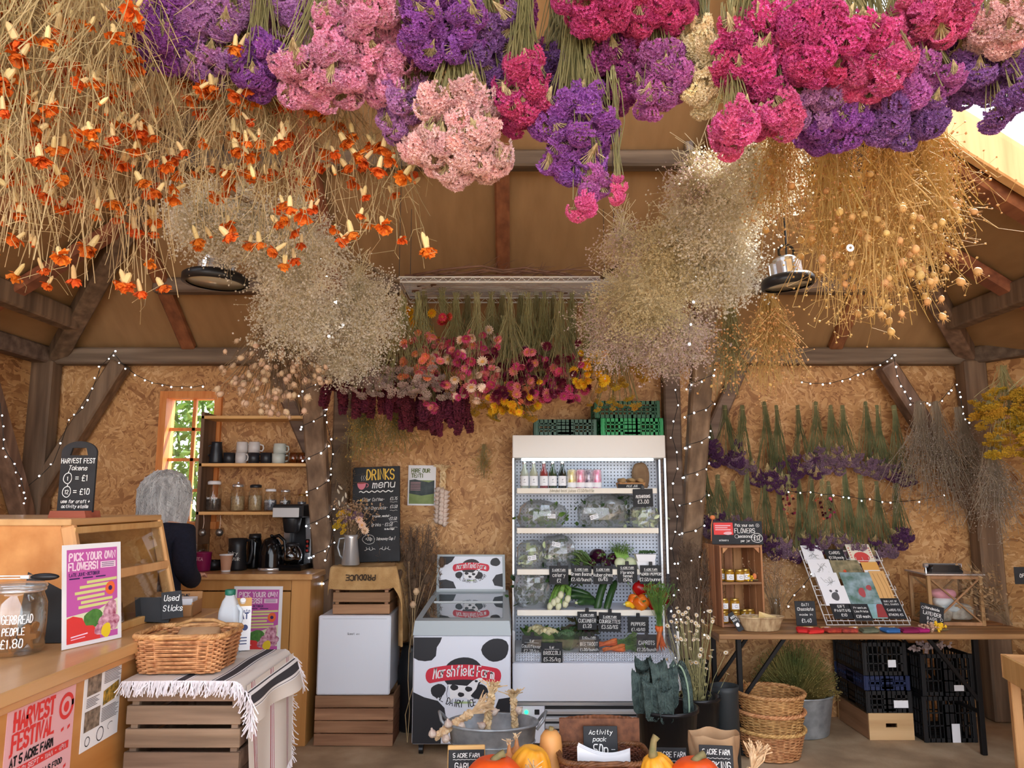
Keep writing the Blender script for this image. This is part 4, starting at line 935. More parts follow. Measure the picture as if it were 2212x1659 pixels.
skin_obj('trousers', [(0, 0, .9), (.09, .005, .84), (.1, .02, .47), (.1, -.01, .1), (-.09, .005, .84), (-.1, .02, .47), (-.1, -.01, .1)], [(0, 1), (1, 2), (2, 3), (0, 4), (4, 5), (5, 6)], [(.155, .12), .095, .07, .058, .095, .07, .058], M_trs, t)
# hair: a full layered bob, cap plus strands
M_hair = mat('white_hair', S(168, 166, 164), .6, c2=S(236, 234, 230), scale=18, stretch=(3, 3, .6), transl=.15)
q = MB()
def hairf(u, v):
    a = 2*PI*u; th = v*2.15          # from the crown down to the nape
    rx, ry, rz = .128, .138, .128
    k = 1 + .05*math.sin(5*a+1) * v + .03*math.sin(11*a)*v
    front = max(0, math.cos(a-PI/2)); th *= 1 - .42*front
    z = math.cos(th)*rz
    if th > 1.4: z -= (th-1.4)*.12
    rr = math.sin(min(th, 1.75))
    return (rx*k*rr*math.cos(a), ry*k*rr*math.sin(a), z)
q.grid(hairf, 48, 18); q.build('hair', M_hair, t, True, loc=(0, .05, 1.515))
P = []
for i in range(900):
    u = rng.uniform(0, 1); v0 = rng.uniform(0, .55); v1 = min(1.06, v0 + rng.uniform(.35, .6)); pts = []
    for k in range(6):
        p_ = np.array(hairf(u + .012*k*rng.normal(), v0 + (v1-v0)*k/5)); pts.append(p_*(1.02 + .06*rng.uniform()) + rng.normal(0, .0035, 3))
    P.append(pts)
q = MB(); q.stems(np.array(P), .0016); q.build('hair_strands', M_hair, t, False, loc=(0, .05, 1.515), kind='stuff')
q = MB()
for sx in (-1, 1): q.sphere((.032*sx, .135, 1.525), (.013, .009, .009), 10, 8)
q.build('eyes', mat('eye_white', S(236, 232, 228), .3), t, True)
q = MB(); q.sphere((0, .14, 1.462), (.024, .008, .006), 10, 8); q.build('mouth', mat('lips', S(178, 104, 96), .5), t, True)

# ------------------------------------------------------------------ mini fridge stack
FXc, FYf = -.972, 4.96
crate('fruit_crate', 'slatted wooden crate on the floor under the white mini fridge', 'crate', (FXc+.003, FYf+.19, .002), .483, .38, .293, 4, .07)
t = thing('mini_fridge', 'white mini fridge standing on a wooden crate', 'fridge', (FXc-.008, FYf+.02, .297))
q = MB(); q.cbox((0, .22, .238), (.446, .4, .468), .006); q.build('cabinet', M_white, t)
q = MB(); q.cbox((0, 0, .238), (.452, .045, .474), .008); q.build('door', M_white, t)
q = MB(); q.b2((-.2, -.0235, .455), (.2, -.0228, .4565)); q.build('door_seam', mat('grey_line', S(150, 154, 160), .5), t)
q = MB(); letters(q, 'Quest', -.02, .36, .012, .002, -.024, jit=0); letters(q, 'mini', .022, .36, .009, .0014, -.024, jit=0); q.build('badge', mat('grey_badge', S(96, 98, 104), .5), t)
crate('fruit_crate', 'small slatted crate on top of the mini fridge under the hessian sack', 'crate', (FXc+.02, FYf+.22, .7735), .36, .34, .28, 4, .06)
# hessian sack over the crate
M_hess = mat('hessian', S(168, 128, 78), .95, c2=S(202, 164, 112), scale=14, bump=.5, bscale=220)
t = thing('hessian_sack', 'brown hessian sack with faded print draped over the small crate', 'sack', (FXc+.02, FYf+.22, 1.054))
def sack(u, v):
    # u: left -> over the top -> down the right; v: front flap -> top -> back
    s = -.05 + u*.95; d = -.13 + v*.5
    x = s-.2; z = .012; dropx = 0
    if s < 0: x = -.2 + s*.15; z = .012 + s*1.0
    if s > .40:
        k = s-.40; x = .2 + .035*math.sin(min(k*8, 1.57)) + .02*math.sin(3*k+8*v) + .02*k; z = .012 - max(0, k-.01); dropx = k
    if d < 0:
        k = -d; y = -.178 - .02*math.sin(min(k*20, 1.5)) - .006*math.sin(14*u); z -= k*(.9 + .25*math.sin(5*u+.4))*max(0, 1-dropx*3)
        y += .0
    else: y = -.178 + d
    if dropx: y = y*(1-.25*min(1, dropx)) + .05*dropx
    z += .006*math.sin(9*u+6*v) + .004*math.sin(21*v+3*u)
    return (x, y, z)
q = MB(); q.grid(sack, 64, 36); q.build('cloth', M_hess, t, True)
q = MB(); letters(q, 'PRODUCE', 0, -.016, .032, .007, 0, narrow=.9, jit=.06, ang=PI)
q.V = [np.stack([v[:, 0], -.206-.012*np.abs(np.sin(v[:, 0]*9)), v[:, 2]-.02], 1) for v in q.V]
o = q.build('print', mat('sack_print', S(52, 42, 34), .9), t, label='faded upside-down lettering')
# drinks board and pitcher
p = at(812, 1215, 5.25)
M_gold = mat('gold_paint', S(232, 190, 74), .6); M_cup = mat('pink_paint', S(214, 120, 134), .6); M_cup2 = mat('brown_paint', S(150, 70, 66), .6)
t = thing('drinks_board', 'black DRINKS menu chalkboard standing on the hessian-covered crate', 'sign', (p.x, 5.25, 1.075), rot=Euler((-.05, -.035, -.06)))
W, H = .325, .635
q = MB(); q.cbox((0, .008, H/2), (W, .016, H), .003); q.build('board', M_black, t)
q = MB(); letters(q, 'DRINKS', .03, H*.865, .068, .0085, -.001, narrow=.55); q.build('gold_heading', M_gold, t)
q = MB(); letters(q, 'menu', .05, H*.775, .05, .006, -.001, slant=.15, narrow=.85)
q.ribbon([(-.115+.23*i/40, H*.735+.005*math.sin(i*.95)) for i in range(41)], .006, -.001)
for i, (s, x, z, h_) in enumerate((('Filter Coffee-', -.02, .635, .021), ('£3.75', .12, .64, .019), ('Hot Chocolate-', .0, .545, .021), ('£3.50', .12, .555, .019), ('(regular, mocha)-', .035, .465, .014), ('-£2.50', .11, .43, .019), ('Drinks - £2.50', .04, .37, .02), ('(in the fridge)', .09, .33, .009), ('+20p', -.05, .225, .02), ('- Takeaway Cup', .05, .225, .017))):
    letters(q, s, x, H*z, h_, .0022, -.001, slant=.2, narrow=.62)
q.ribbon(loop(ell(-.05, H*.235, .042, .03, 30, wob=.05, seed=5)), .002, -.001)
for x in (.1, .125): q.ribbon([(x-.0*x, H*.225), (x+.006 if x > .11 else x-.004, H*.26)], .002, -.001)
for z in (.618, .53, .41, .352): q.ribbon([(.095+.05*i/10, H*z+.002*math.sin(i)) for i in range(11)], .0015, -.001)
for s in (-1, 1): q.ribbon([(.01+s*(.015+.008*i), H*.13 + .006*math.sin(i*1.3)) for i in range(10)], .0022, -.001); [q.ribbon([(.01+s*(.03+.02*k), H*.13), (.01+s*(.036+.02*k), H*.155)], .002, -.001) for k in range(3)]
for k in range(3): q.ribbon([(-.1+.015*k+.003*math.sin(i*1.2), H*.855+.005*i) for i in range(8)], .0018, -.001)
q.build('lettering', M_chalk, t)
q = MB(); q.flat([(-.13, H*.83)] + ell(-.1, H*.83, .03, .045, 12, PI, 2*PI)[1:-1] + [(-.07, H*.83)], -.0012); q.ribbon(ell(-.066, H*.805, .012, .012, 10, -1.6, 1.6), .004, -.0012); q.build('cup_drawing', M_cup, t)
q = MB(); q.flat(ell(-.1, H*.83, .03, .006, 16), -.0016); q.build('cup_drawing_top', M_cup2, t)
q = MB(); q.flat(ell(-.105, H*.645, .008, .008, 10, wob=.2), -.0012); q.build('sun_drawing', M_gold, t)
pit = at(757, 1222, 5.04)
t = thing('metal_pitcher', 'tapered galvanised pitcher holding dried flowers on the hessian sack', 'pitcher', (pit.x, 5.04, 1.074))
q = MB(); q.lathe([(.055, 0), (.058, .004), (.04, .17), (.046, .19), (.043, .19), (.037, .168), (.05, .008), (0, .008)], 28); q.build('body', mat('bright_tin', S(206, 210, 214), .28, .7), t, True)
q = MB(); q.tube([(-.04, 0, .17), (-.075, 0, .165), (-.085, 0, .11), (-.07, 0, .06), (-.05, 0, .04)], .006, 8); q.build('handle', M_galv, t, True)

# ------------------------------------------------------------------ ice cream freezer
M_fz = mat('freezer_white', S(224, 228, 238), .35); M_fgrey = mat('freezer_grey', S(168, 178, 182), .35); M_cow = mat('cow_black', S(30, 30, 36), .45)
t = thing('ice_cream_freezer', 'small white ice cream freezer with black cow patches and red farm logo', 'freezer', (-.299, 4.77, 0))
q = MB(); q.cbox((0, .32, .375), (.583, .62, .62), .008); q.build('cabinet', M_fz, t)
for sx in (-1, 1):
    for y in (.06, .55):
        c = part('caster', None, t) if 0 else None
        q = MB(); q.tube([(sx*.24-.012, y, .028), (sx*.24+.012, y, .028)], .028, 14); q.box((sx*.24, y, .055), (.03, .03, .02)); q.build('caster', M_blk, t)
q = MB()   # grey plastic top: front lip, sloping sides
fx = .294
V = [(-fx, .0, .685), (fx, .0, .685), (fx, .645, .685), (-fx, .645, .685), (-fx+.01, .01, .768), (fx-.01, .01, .768), (fx-.02, .645, .875), (-fx+.07, .645, .875)]
q.add(V, [[0, 1, 5, 4], [1, 2, 6, 5], [2, 3, 7, 6], [3, 0, 4, 7]])
inn = [(-fx+.05, .06, .777), (fx-.05, .06, .777), (fx-.055, .6, .868), (-fx+.105, .6, .868)]
q.add(V[4:] + inn, [[0, 1, 5, 4], [1, 2, 6, 5], [2, 3, 7, 6], [3, 0, 4, 7]])
q.build('plastic_top', M_fgrey, t)
q = MB(); q.add([(a, b, c+.002) for a, b, c in inn], [[0, 1, 2, 3]]); q.build('glass_lid', thin_glass('lid_glass_b', (.8, .86, .86, 1), .28), t)
q = MB(); q.beam(((-fx+.085), .36, .83), ((fx-.055), .36, .83), .012, .014); q.build('lid_rail', mat('lid_rail', S(196, 204, 206), .35), t)
q = MB(); q.b2((-.22, .09, .5), (.22, .56, .72)); q.build('inner_tubs', mat('ice_tubs', S(150, 158, 160), .6, c2=S(214, 214, 206), scale=9), t)
q = MB(); q.prism([(-.215, .86), (.255, .86), (.25, 1.115), (-.212, 1.115)], .6, .63); q.build('header_board', M_fgrey, t)
def logo(tp, w, cx, cz, y, k=1.0):
    """red banner, script, cow and arc lettering drawn over width w"""
    u = w
    for P_ in (ell(cx, cz+.05*u, .27*u, .21*u, 28, wob=.015), ell(cx-.33*u, cz-.16*u, .1*u, .085*u, 16, wob=.06, seed=2), ell(cx+.2*u, cz-.17*u, .12*u, .1*u, 16, wob=.04, seed=4)):
        q = MB(); q.flat(P_, y); q.build('logo_patch', M_cow, tp)
    q = MB(); ban = []
    def arc(x): return cz + .075*u - .25*x*x/u
    n_ = 20
    for i in range(n_+1): x = -.44*u + .88*u*i/n_; ban.append((cx+x, arc(x)+.095*u))
    for a in np.linspace(1.2, -1.2, 7): ban.append((cx+.44*u+.06*u*math.cos(a), arc(.44*u)+.09*u*math.sin(a)))
    for i in range(n_+1): x = .44*u - .88*u*i/n_; ban.append((cx+x, arc(x)-.095*u))
    for a in np.linspace(-1.2, 1.2, 7): ban.append((cx-.44*u-.06*u*math.cos(a), arc(-.44*u)+.09*u*math.sin(a)))
    q.flat(ban, y-.0008); q.build('logo_banner', M_red, tp)
    q = MB(); letters(q, 'Marshfield Farm', cx, cz, .13*u, .016*u, 0, fit=.8*u, slant=.08, jit=.03)
    q.V = [np.stack([v[:, 0], np.full(len(v), y-.0016), v[:, 2] + .03*u - .25*(v[:, 0]-cx)**2/u], 1) for v in q.V]; q.build('logo_script', M_paper, tp)
    q = MB()   # the cow: body, neck, head, legs
    q.flat([(cx-.2*u, cz-.08*u), (cx+.05*u, cz-.1*u), (cx+.12*u, cz-.04*u), (cx+.2*u, cz+.0*u), (cx+.25*u, cz-.0*u), (cx+.25*u, cz-.03*u), (cx+.2*u, cz-.06*u), (cx+.17*u, cz-.14*u), (cx+.1*u, cz-.22*u), (cx+.13*u, cz-.28*u), (cx+.1*u, cz-.3*u), (cx+.04*u, cz-.25*u), (cx-.12*u, cz-.25*u), (cx-.17*u, cz-.3*u), (cx-.2*u, cz-.29*u), (cx-.17*u, cz-.22*u)], y-.0012)
    q.build('cow_drawing', M_paper, tp)
    q = MB()
    for x, z, r in ((-.12, -.12, .05), (.07, -.14, .045), (-.03, -.21, .04), (.17, -.04, .02)): q.flat(ell(cx+x*u, cz+z*u, r*u, r*u*.8, 12, wob=.1, seed=7), y-.0018)
    q.ribbon([(cx-.2*u, cz-.1*u), (cx-.22*u, cz-.2*u), (cx-.2*u, cz-.3*u)], .006*u, y-.0018)
    s = 'REAL DAIRY ICE CREAM'; R0 = .57*u
    for i, ch in enumerate(s):
        if ch == ' ': continue
        a = -.78 + 1.56*i/(len(s)-1); x = cx + R0*math.sin(a); z = cz + .19*u - R0*.98*math.cos(a)*1.0
        letters(q, ch, x, z, .085*u, .011*u, y-.0012, ang=a*.85, narrow=.7, jit=.02)
    q.build('logo_lettering', M_cow, tp)
    q = MB(); q.flat(ell(cx, cz-.31*u, .13*u, .014*u, 14), y-.0008); q.build('logo_grass', mat('logo_green', S(176, 196, 140), .6), tp)
logo(t, .45, .01, .44, .0085)
for P_ in ([(-.288, .672), (-.12, .672), (-.13, .645), (-.15, .615), (-.155, .565), (-.18, .54), (-.22, .535), (-.26, .54), (-.288, .555)], ell(.2, .6, .078, .07, 18, wob=.06, seed=1),
           [(-.288, .36), (-.22, .33), (-.14, .31), (-.1, .27), (-.09, .21), (-.115, .16), (-.12, .07), (-.288, .07)], [(.288, .33), (.22, .32), (.2, .27), (.22, .21), (.288, .19)]):
    q = MB(); q.flat(P_, .0085); q.build('cow_patch', M_cow, t)
q = MB(); q.flat([(-.198, .885), (.238, .885), (.232, 1.102), (-.195, 1.102)], .5985); q.build('header_print', M_fz, t)
logo(t, .25, .02, 1.02, .5975)
for P_ in ([(-.195, 1.102), (-.09, 1.102), (-.11, 1.07), (-.14, 1.05), (-.196, 1.04)], ell(.185, 1.065, .032, .03, 14, wob=.08, seed=3), [(-.196, .945), (-.15, .95), (-.1, .935), (-.08, .89), (-.196, .89)], [(.235, .99), (.19, .98), (.165, .945), (.18, .91), (.237, .9)]):
    q = MB(); q.flat(P_, .5975); q.build('header_patch', M_cow, t)

# ------------------------------------------------------------------ open display fridge
def dots_mat():
    m, N, L, B = node_mat('perforated_panel')
    t_ = N.new('ShaderNodeTexCoord'); mp = N.new('ShaderNodeMapping'); mp.inputs['Scale'].default_value = (42, 42, 42); mp.inputs['Rotation'].default_value = (PI/2, 0, 0); L.new(t_.outputs['Object'], mp.inputs[0])
    fr_ = N.new('ShaderNodeVectorMath'); fr_.operation = 'FRACTION'; L.new(mp.outputs[0], fr_.inputs[0])
    sb = N.new('ShaderNodeVectorMath'); sb.operation = 'SUBTRACT'; sb.inputs[1].default_value = (.5, .5, 0); L.new(fr_.outputs[0], sb.inputs[0])
    ml = N.new('ShaderNodeVectorMath'); ml.operation = 'MULTIPLY'; ml.inputs[1].default_value = (1, 1, 0); L.new(sb.outputs[0], ml.inputs[0])
    ln = N.new('ShaderNodeVectorMath'); ln.operation = 'LENGTH'; L.new(ml.outputs[0], ln.inputs[0])
    lt = N.new('ShaderNodeMath'); lt.operation = 'LESS_THAN'; lt.inputs[1].default_value = .2; L.new(ln.outputs['Value'], lt.inputs[0])
    mx = N.new('ShaderNodeMix'); mx.data_type = 'RGBA'; mx.inputs[6].default_value = S(214, 222, 236); mx.inputs[7].default_value = S(40, 46, 60); L.new(lt.outputs[0], mx.inputs[0]); L.new(mx.outputs[2], B.inputs['Base Color']); B.inputs['Roughness'].default_value = .4
    return m
M_dw = mat('fridge_white', S(228, 230, 238), .35); M_dcan = mat('fridge_cream', S(240, 236, 228), .4)
DX0, DX1 = .003, 1.042
t = thing('display_fridge', 'tall white open display fridge stocked with vegetables and drinks', 'fridge', (0, 0, 0))
fridge = t
q = MB(); q.cbox(((DX0+DX1)/2, 5.4, 1.8435), (DX1-DX0, .33, .155), .004); q.build('canopy', M_dcan, t)
q = MB(); q.cbox(((DX0+DX1)/2-.01, 5.26, 1.756), (.9, .03, .018), .005); q.build('light_tube', mat('fridge_tube', (.75, .93, 1, 1), .4, emit=1.1), t)
q = MB(); q.b2((DX0+.02, 5.49, .48), (DX1-.02, 5.505, 1.765)); q.build('back_panel', dots_mat(), t)
q = MB(); q.b2((DX0, 5.505, .05), (DX1, 5.57, 1.92)); q.build('rear_body', M_dw, t)
for x, nm in ((DX0, 1), (DX1-.012, 1)):
    q = MB(); q.add([(x, 4.99, .49), (x, 5.5, .49), (x, 5.5, 1.765), (x, 5.24, 1.765), (x, 5.2, 1.2), (x, 5.08, .75), (x, 4.99, .67)], [list(range(7))]); q.build('side_glass', M_acry, t)
    q = MB(); q.b2((x, 5.43, .49), (x+.012, 5.505, 1.765)); q.b2((x, 5.235, 1.0), (x+.012, 5.25, 1.765)); q.build('side_upright', M_metal, t)
q = MB(); q.cbox(((DX0+DX1)/2, 5.27, .26), (DX1-DX0, .58, .45), .006); q.build('base_body', M_dw, t)
q = MB(); q.cbox(((DX0+DX1)/2, 4.962, .375), (DX1-DX0, .02, .225), .004); q.build('base_panel', M_dw, t)
q = MB(); q.cbox(((DX0+DX1)/2+.01, 4.962, .248), (DX1-DX0-.02, .012, .022), .003); q.build('trim_strip', M_metal, t)
for k in range(5):
    q = MB(); z = .216 - k*.042; q.add([(DX0+.2, 4.962, z), (DX1, 4.962, z), (DX1, 4.944, z-.01), (DX0+.2, 4.944, z-.01), (DX1, 4.952, z-.027), (DX0+.2, 4.952, z-.027)], [[0, 1, 2, 3], [3, 2, 4, 5]]); q.build('louvre', mat('louvre_alu', S(220, 220, 222), .3, .4), t)
q = MB(); q.b2((DX0+.2, 4.966, .02), (DX1-.002, 4.974, .232)); q.build('louvre_gap_shade', M_blk, t)  # added black sheet standing in for the shade in the gaps between slats
q = MB(); q.b2((DX0, 4.958, .02), (DX0+.195, 4.97, .235)); q.build('switch_panel', M_dw, t)
q = MB(); q.lathe([(.011, 0), (.012, .004), (.009, .006)], 16); q.build('green_switch', mat('green_led', (.02, .8, .25, 1), .4, emit=1.2), t, rot=(PI/2, 0, 0), loc=(DX0+.085, 4.958, .2))
q = MB(); q.cbox((DX0+.15, 4.956, .2), (.03, .006, .03), .002); q.build('rocker_switch', M_blk, t)
q = MB(); q.b2((DX0, 4.982, .495), (DX1, 4.99, .67)); q.build('front_guard', M_acry, t)
for x in (DX0, DX1-.015): q = MB(); q.b2((x, 4.975, .49), (x+.015, 4.999, .675)); q.build('guard_post', M_metal, t)
q = MB()   # open white grid along the base lip
for i in range(62): x = DX0+.03 + .016*i; q.box((x, 5.015, .515), (.006, .006, .05))
for k in range(4): q.box(((DX0+DX1)/2, 5.015, .494+.014*k), (.98, .006, .006))
q.build('air_grille', M_dw, t)
SH = [(1.561, 5.22, 'upper'), (1.299, 5.2, 'second'), (1.034, 5.17, 'third'), (.781, 5.13, 'lowest')]
M_shl = mat('shelf_strip', S(232, 222, 202), .4, c2=S(240, 236, 226), scale=4)
for z, yf, nm in SH:
    q = MB(); q.b2((DX0+.03, yf, z-.012), (DX1-.07, 5.49, z)); q.build('shelf', M_dw, t)
    q = MB(); q.cbox(((DX0+DX1)/2-.02, yf-.006, z-.016), (.94, .012, .036), .002); q.build('price_rail', M_shl, t)
q = MB(); letters(q, 'blended local juices £2.50/bottle', -.16, 0, .018, .0022, 0, narrow=.6, slant=.2); q.V = [v + np.array([.56, 5.205, 1.537]) for v in q.V]; q.build('rail_lettering', mat('faint_print', S(150, 140, 110), .7), t)
q = MB(); q.b2((DX0+.02, 5.02, .486), (DX1-.02, 5.49, .53)); q.build('base_deck', M_dw, t)

def fsign(label, px, py, Y, w, h, lines, roll=0, tilt=.05, clip=True):
    """chalk price sign hung with its top centre at pixel (px, py)"""
    p = at(px, py, Y)
    return chalk_sign('price_sign', label, 'sign', (p.x, Y, p.z-h), w, h, lines, tilt=tilt, roll=roll, clip=clip, group='chalk price signs in the display fridge')
def L5(top, *rest):
    out = [(top, 0, .088, .012, {'narrow': .75, 'w': .002})] if top else []
    if top: out.append(('_', -.045, .083, .09, {'w': .0016}))
    for s, z, h_ in rest: out.append((s, 0, z, h_, {'w': .0024, 'narrow': .68}))
    return out
fsign('black chalk sign reading MUSHROOMS £3.00 on the upper fridge shelf', 1389, 1056, 5.2, .133, .118, [('MUSHROOMS', 0, .058, .019, {'narrow': .6, 'w': .0028}), ('£3.00', 0, .022, .024, {'w': .003, 'narrow': .75})], roll=-.03)
fsign('black chalk sign reading celery £2', 1207, 1222, 5.15, .125, .12, L5('5 ACRE FARM', ('celery', .05, .024), ('£2', .015, .022)))
fsign('black chalk sign reading Green Beans £2.40', 1255, 1221, 5.145, .132, .12, L5('5 ACRE FARM', ('Green Beans', .055, .02), ('£2.40/bunch', .02, .02)), roll=.02)
fsign('black chalk sign reading Aubergines £6/kg', 1302, 1222, 5.15, .125, .118, L5('5 ACRE FARM', ('Aubergines', .05, .021), ('£6/KG', .022, .02)))
fsign('black chalk sign reading Florence fennel £5/kg', 1355, 1220, 5.15, .13, .112, L5('5 ACRE FARM', ('Florence', .055, .018), ('fennel', .033, .018), ('£5/kg', .008, .018)), roll=-.02)
fsign('black chalk sign reading PADRON PEPPERS £2.50', 1405, 1221, 5.145, .14, .12, L5('5 ACRE FARM', ('PADRON PEPPERS', .056, .017), ('£2.50/punnet', .02, .02)))
fsign('black chalk sign reading CUCUMBER £1.20', 1268, 1321, 5.11, .125, .115, L5('5 ACRE FARM', ('CUCUMBER', .048, .022), ('£1.20', .015, .022)))
fsign('black chalk sign reading COURGETTES £3.50/kg', 1316, 1323, 5.105, .142, .12, L5('5 ACRE FARM', ('COURGETTES', .054, .021), ('£3.50/KG', .02, .022)), roll=.03)
fsign('black chalk sign reading PEPPERS £7.40/kg', 1378, 1332, 5.1, .135, .1, [('PEPPERS', 0, .045, .02, {'narrow': .7}), ('£7.40/KG', 0, .012, .018, {'narrow': .7})], clip=True)
fsign('black chalk sign reading Cauliflower £2.70/kg behind the clear guard', 1147, 1372, 5.05, .125, .125, L5('5 AF', ('Cauliflower', .05, .02), ('£2.70/kg', .02, .02)), roll=.06, tilt=.15)
fsign('black chalk sign reading BROCCOLI £5.25/kg hung over the clear guard', 1192, 1388, 4.97, .13, .122, L5('5 AF', ('BROCCOLI', .05, .022), ('£5.25/kg', .012, .022)), clip=False)
fsign('black chalk sign reading BEETROOT £1.00 with white sticker', 1272, 1374, 5.04, .127, .1, L5('5 ACRE FARM', ('BEETROOT', .042, .022), ('£1.00/bunch', .01, .018)), tilt=.1)
fsign('black chalk sign reading CARROTS £2.20 a bunch', 1396, 1370, 5.03, .125, .122, [('CARROTS', 0, .06, .024, {'narrow': .65, 'w': .003}), ('£2.20/bunch', 0, .02, .02, {'narrow': .62})], tilt=.08)

# ------------------------------------------------------------------ stock in the display fridge
def leafy(n, spread, size, seed=0, up=.2):
    r = np.random.default_rng(seed); pos = r.normal(0, 1, (n, 3)) * np.array(spread) / 2.2
    return pos, r.uniform(.6, 1.2, n) * size
LEAFV = np.array([[0, 0, 0], [-.28, .35, .06], [0, .4, -.03], [.28, .35, .06], [-.22, .75, .08], [0, .8, -.02], [.22, .75, .08], [0, 1.05, .02]]); LEAFF = np.array([[0, 2, 1, 1], [0, 3, 2, 2]])
LEAFQ = [[0, 2, 1], [0, 3, 2], [1, 2, 5, 4], [2, 3, 6, 5], [4, 5, 7], [5, 6, 7]]
LEAFT = np.array([[0, 2, 1], [0, 3, 2], [1, 2, 5], [1, 5, 4], [2, 3, 6], [2, 6, 5], [4, 5, 7], [5, 6, 7]])
M_lg = mat('leaf_green', S(64, 104, 40), .5, c2=S(120, 156, 66), scale=18, transl=.2); M_ld = mat('leaf_dark', S(34, 62, 30), .5, c2=S(66, 98, 48), scale=18, transl=.15)
M_pale = mat('pale_green', S(176, 196, 130), .5, c2=S(226, 230, 196), scale=12); M_film = thin_glass('plastic_film', (.9, .92, .92, 1), .2, .12, haze=.12, hc=(.75, .78, .78, 1))
def lump(r, nz, seed, nu=22, nv=14, fl=.0):
    """crumpled closed surface"""
    g = np.random.default_rng(seed); K = g.normal(0, 1, (9, 3))*g.uniform(1, 3.5, (9, 1)); ph = g.uniform(0, 6.3, 9)
    q = MB(); q.sphere((0, 0, 0), 1, nu, nv); V = q.V[0]
    d = np.sum([np.abs(np.sin(V @ k + p_)) for k, p_ in zip(K, ph)], 0)/9 - .6
    V = V * (1 + nz*d)[:, None]; V = np.sign(V)*np.abs(V)**.8
    V = V*np.array(r); V[:, 2] = np.maximum(V[:, 2], -r[2]*.8)
    q.V = [V]; return q
def bag(label, px, py, Y, r, seed, leafm, nl=60, lab=None):
    p = at(px, py, Y); t = thing('salad_bag', label, 'bag', (p.x, Y, p.z), rnd.uniform(-.2, .2))
    g = np.random.default_rng(seed+50)
    q = MB(); pos, sc = leafy(nl, (r[0]*1.1, r[1]*1.0, r[2]*1.0), .05, seed); pos[:, 2] = np.clip(pos[:, 2], -r[2]*.6, r[2]*.75); pos += np.array([0, 0, r[2]*.8]); q.inst(LEAFV, LEAFT, pos, sc, rand_rot(nl)); q.build('leaves', leafm, t, kind='stuff')
    q = lump(r, .55, seed); q.V = [v + np.array([0, 0, r[2]*.8]) for v in q.V]; q.build('plastic_film', M_film, t)
    if lab:
        q = MB(); q.box((0, 0, 0), (.056, .001, .03)); q.ribbon([(.0, .006), (.022, .006)], .003, -.001); o = q.build('label', M_paper, t, loc=(lab[0], -r[1]*1.0-.004, r[2]*.8+lab[1]), rot=(-.1, lab[2], 0))
        q = MB(); q.ribbon(ell(-.016, 0, .007, .007, 8), .003, -.0012); q.ribbon([(.0, .006), (.022, .006)], .002, -.0012); q.ribbon([(.0, -.004), (.022, -.004)], .002, -.0012); q.build('label_print', M_ink, o)
    return t
# drinks on the upper shelf
for px, cb, lab in ((1133, (.86, .9, .78, 1), 'clear bottle with pale juice, leftmost on the upper fridge shelf'), (1153, (.8, .8, .62, 1), 'bottle with straw-coloured juice, second on the upper fridge shelf'), (1175, (.6, .12, .12, 1), 'bottle with red cordial on the upper fridge shelf'), (1194, (.1, .16, .07, 1), 'dark green bottle on the upper fridge shelf'), (1215, (.05, .06, .05, 1), 'almost black bottle next to the drink cans')):
    t = thing('juice_bottle', lab, 'bottle', (at(px, 1045, 5.3).x, 5.3, 1.562))
    q = MB(); q.lathe([(.026, 0), (.028, .004), (.028, .1), (.018, .128), (.012, .14), (.012, .168)], 20); q.build('glass_body', thin_glass('bottle_glass_%d' % px, cb, .25, haze=.3, hc=cb), t, True)
    q = MB(); q.lathe([(.0285, .018), (.0287, .022), (.0287, .08), (.0285, .084)], 20, cap0=False, cap1=False); q.build('label', M_paper, t, True)
    q = MB(); letters(q, 'AF', 0, .055, .008, .0014, jit=0); q.ribbon(ell(0, .04, .008, .003, 8, .2, 2.9), .002); curved(q, .0292, 0); q.build('label_print', M_ink, t)
    q = MB(); q.lathe([(.013, .166), (.0135, .168), (.0135, .182), (.012, .184)], 16); q.build('cap', M_chrome, t, True)
for px, c1, lab in ((1235, S(206, 190, 70), 'yellow and green drink can'), (1254, S(216, 90, 130), 'pink drink can next to the yellow one'), (1272, S(66, 44, 84), 'dark purple drink can'), (1290, S(226, 110, 160), 'pink and white drink can at the end of the row')):
    t = thing('drink_can', lab, 'can', (at(px, 1052, 5.28).x, 5.28, 1.562))
    q = MB(); q.lathe([(.026, .0), (.03, .006), (.03, .118), (.026, .126)], 24); q.build('body', mat('can_%d' % px, c1, .3, .3, c2=S(244, 236, 240), scale=26), t, True)
    q = MB(); q.lathe([(.0302, .008), (.0303, .01), (.0303, .038), (.0302, .04)], 24, cap0=False, cap1=False); q.build('white_band', M_paper, t, True)
    q = MB(); q.lathe([(.027, .126), (.0275, .128), (.025, .129), (.024, .126), (0, .126)], 24); q.build('lid', M_chrome, t, True)
p = at(1362, 1053, 5.31)
t = thing('mushroom_punnet', 'card punnet of brown mushrooms on the upper fridge shelf', 'punnet', (p.x, 5.31, 1.562), .1)
q = MB(); q.prism([(-.08, 0), (.08, 0), (.09, .04), (-.09, .04)], -.055, .055); q.build('tray', M_card, t)
for k in range(9):
    q = MB(); q.lathe([(.008, -.012), (.009, .0), (.024, .002), (.026, .008), (.018, .02), (0, .025)], 14); q.build('mushroom', mat('mushroom', S(150, 112, 76), .7, rand=.2), t, True, loc=(-.06+.06*(k % 3), -.035+.035*(k//3), .045), rot=(rnd.uniform(-.4, .4), rnd.uniform(-.4, .4), 0))
t = thing('paper_bag', 'brown paper bag standing at the back of the upper fridge shelf', 'paper bag', (at(1385, 1050, 5.4).x, 5.42, 1.562), .1)
q = lump((.06, .04, .1), .25, 5); q.V = [v + np.array([0, 0, .08]) for v in q.V]; q.build('bag', mat('brown_bag', S(120, 92, 66), .85, c2=S(150, 120, 90), scale=12), t)
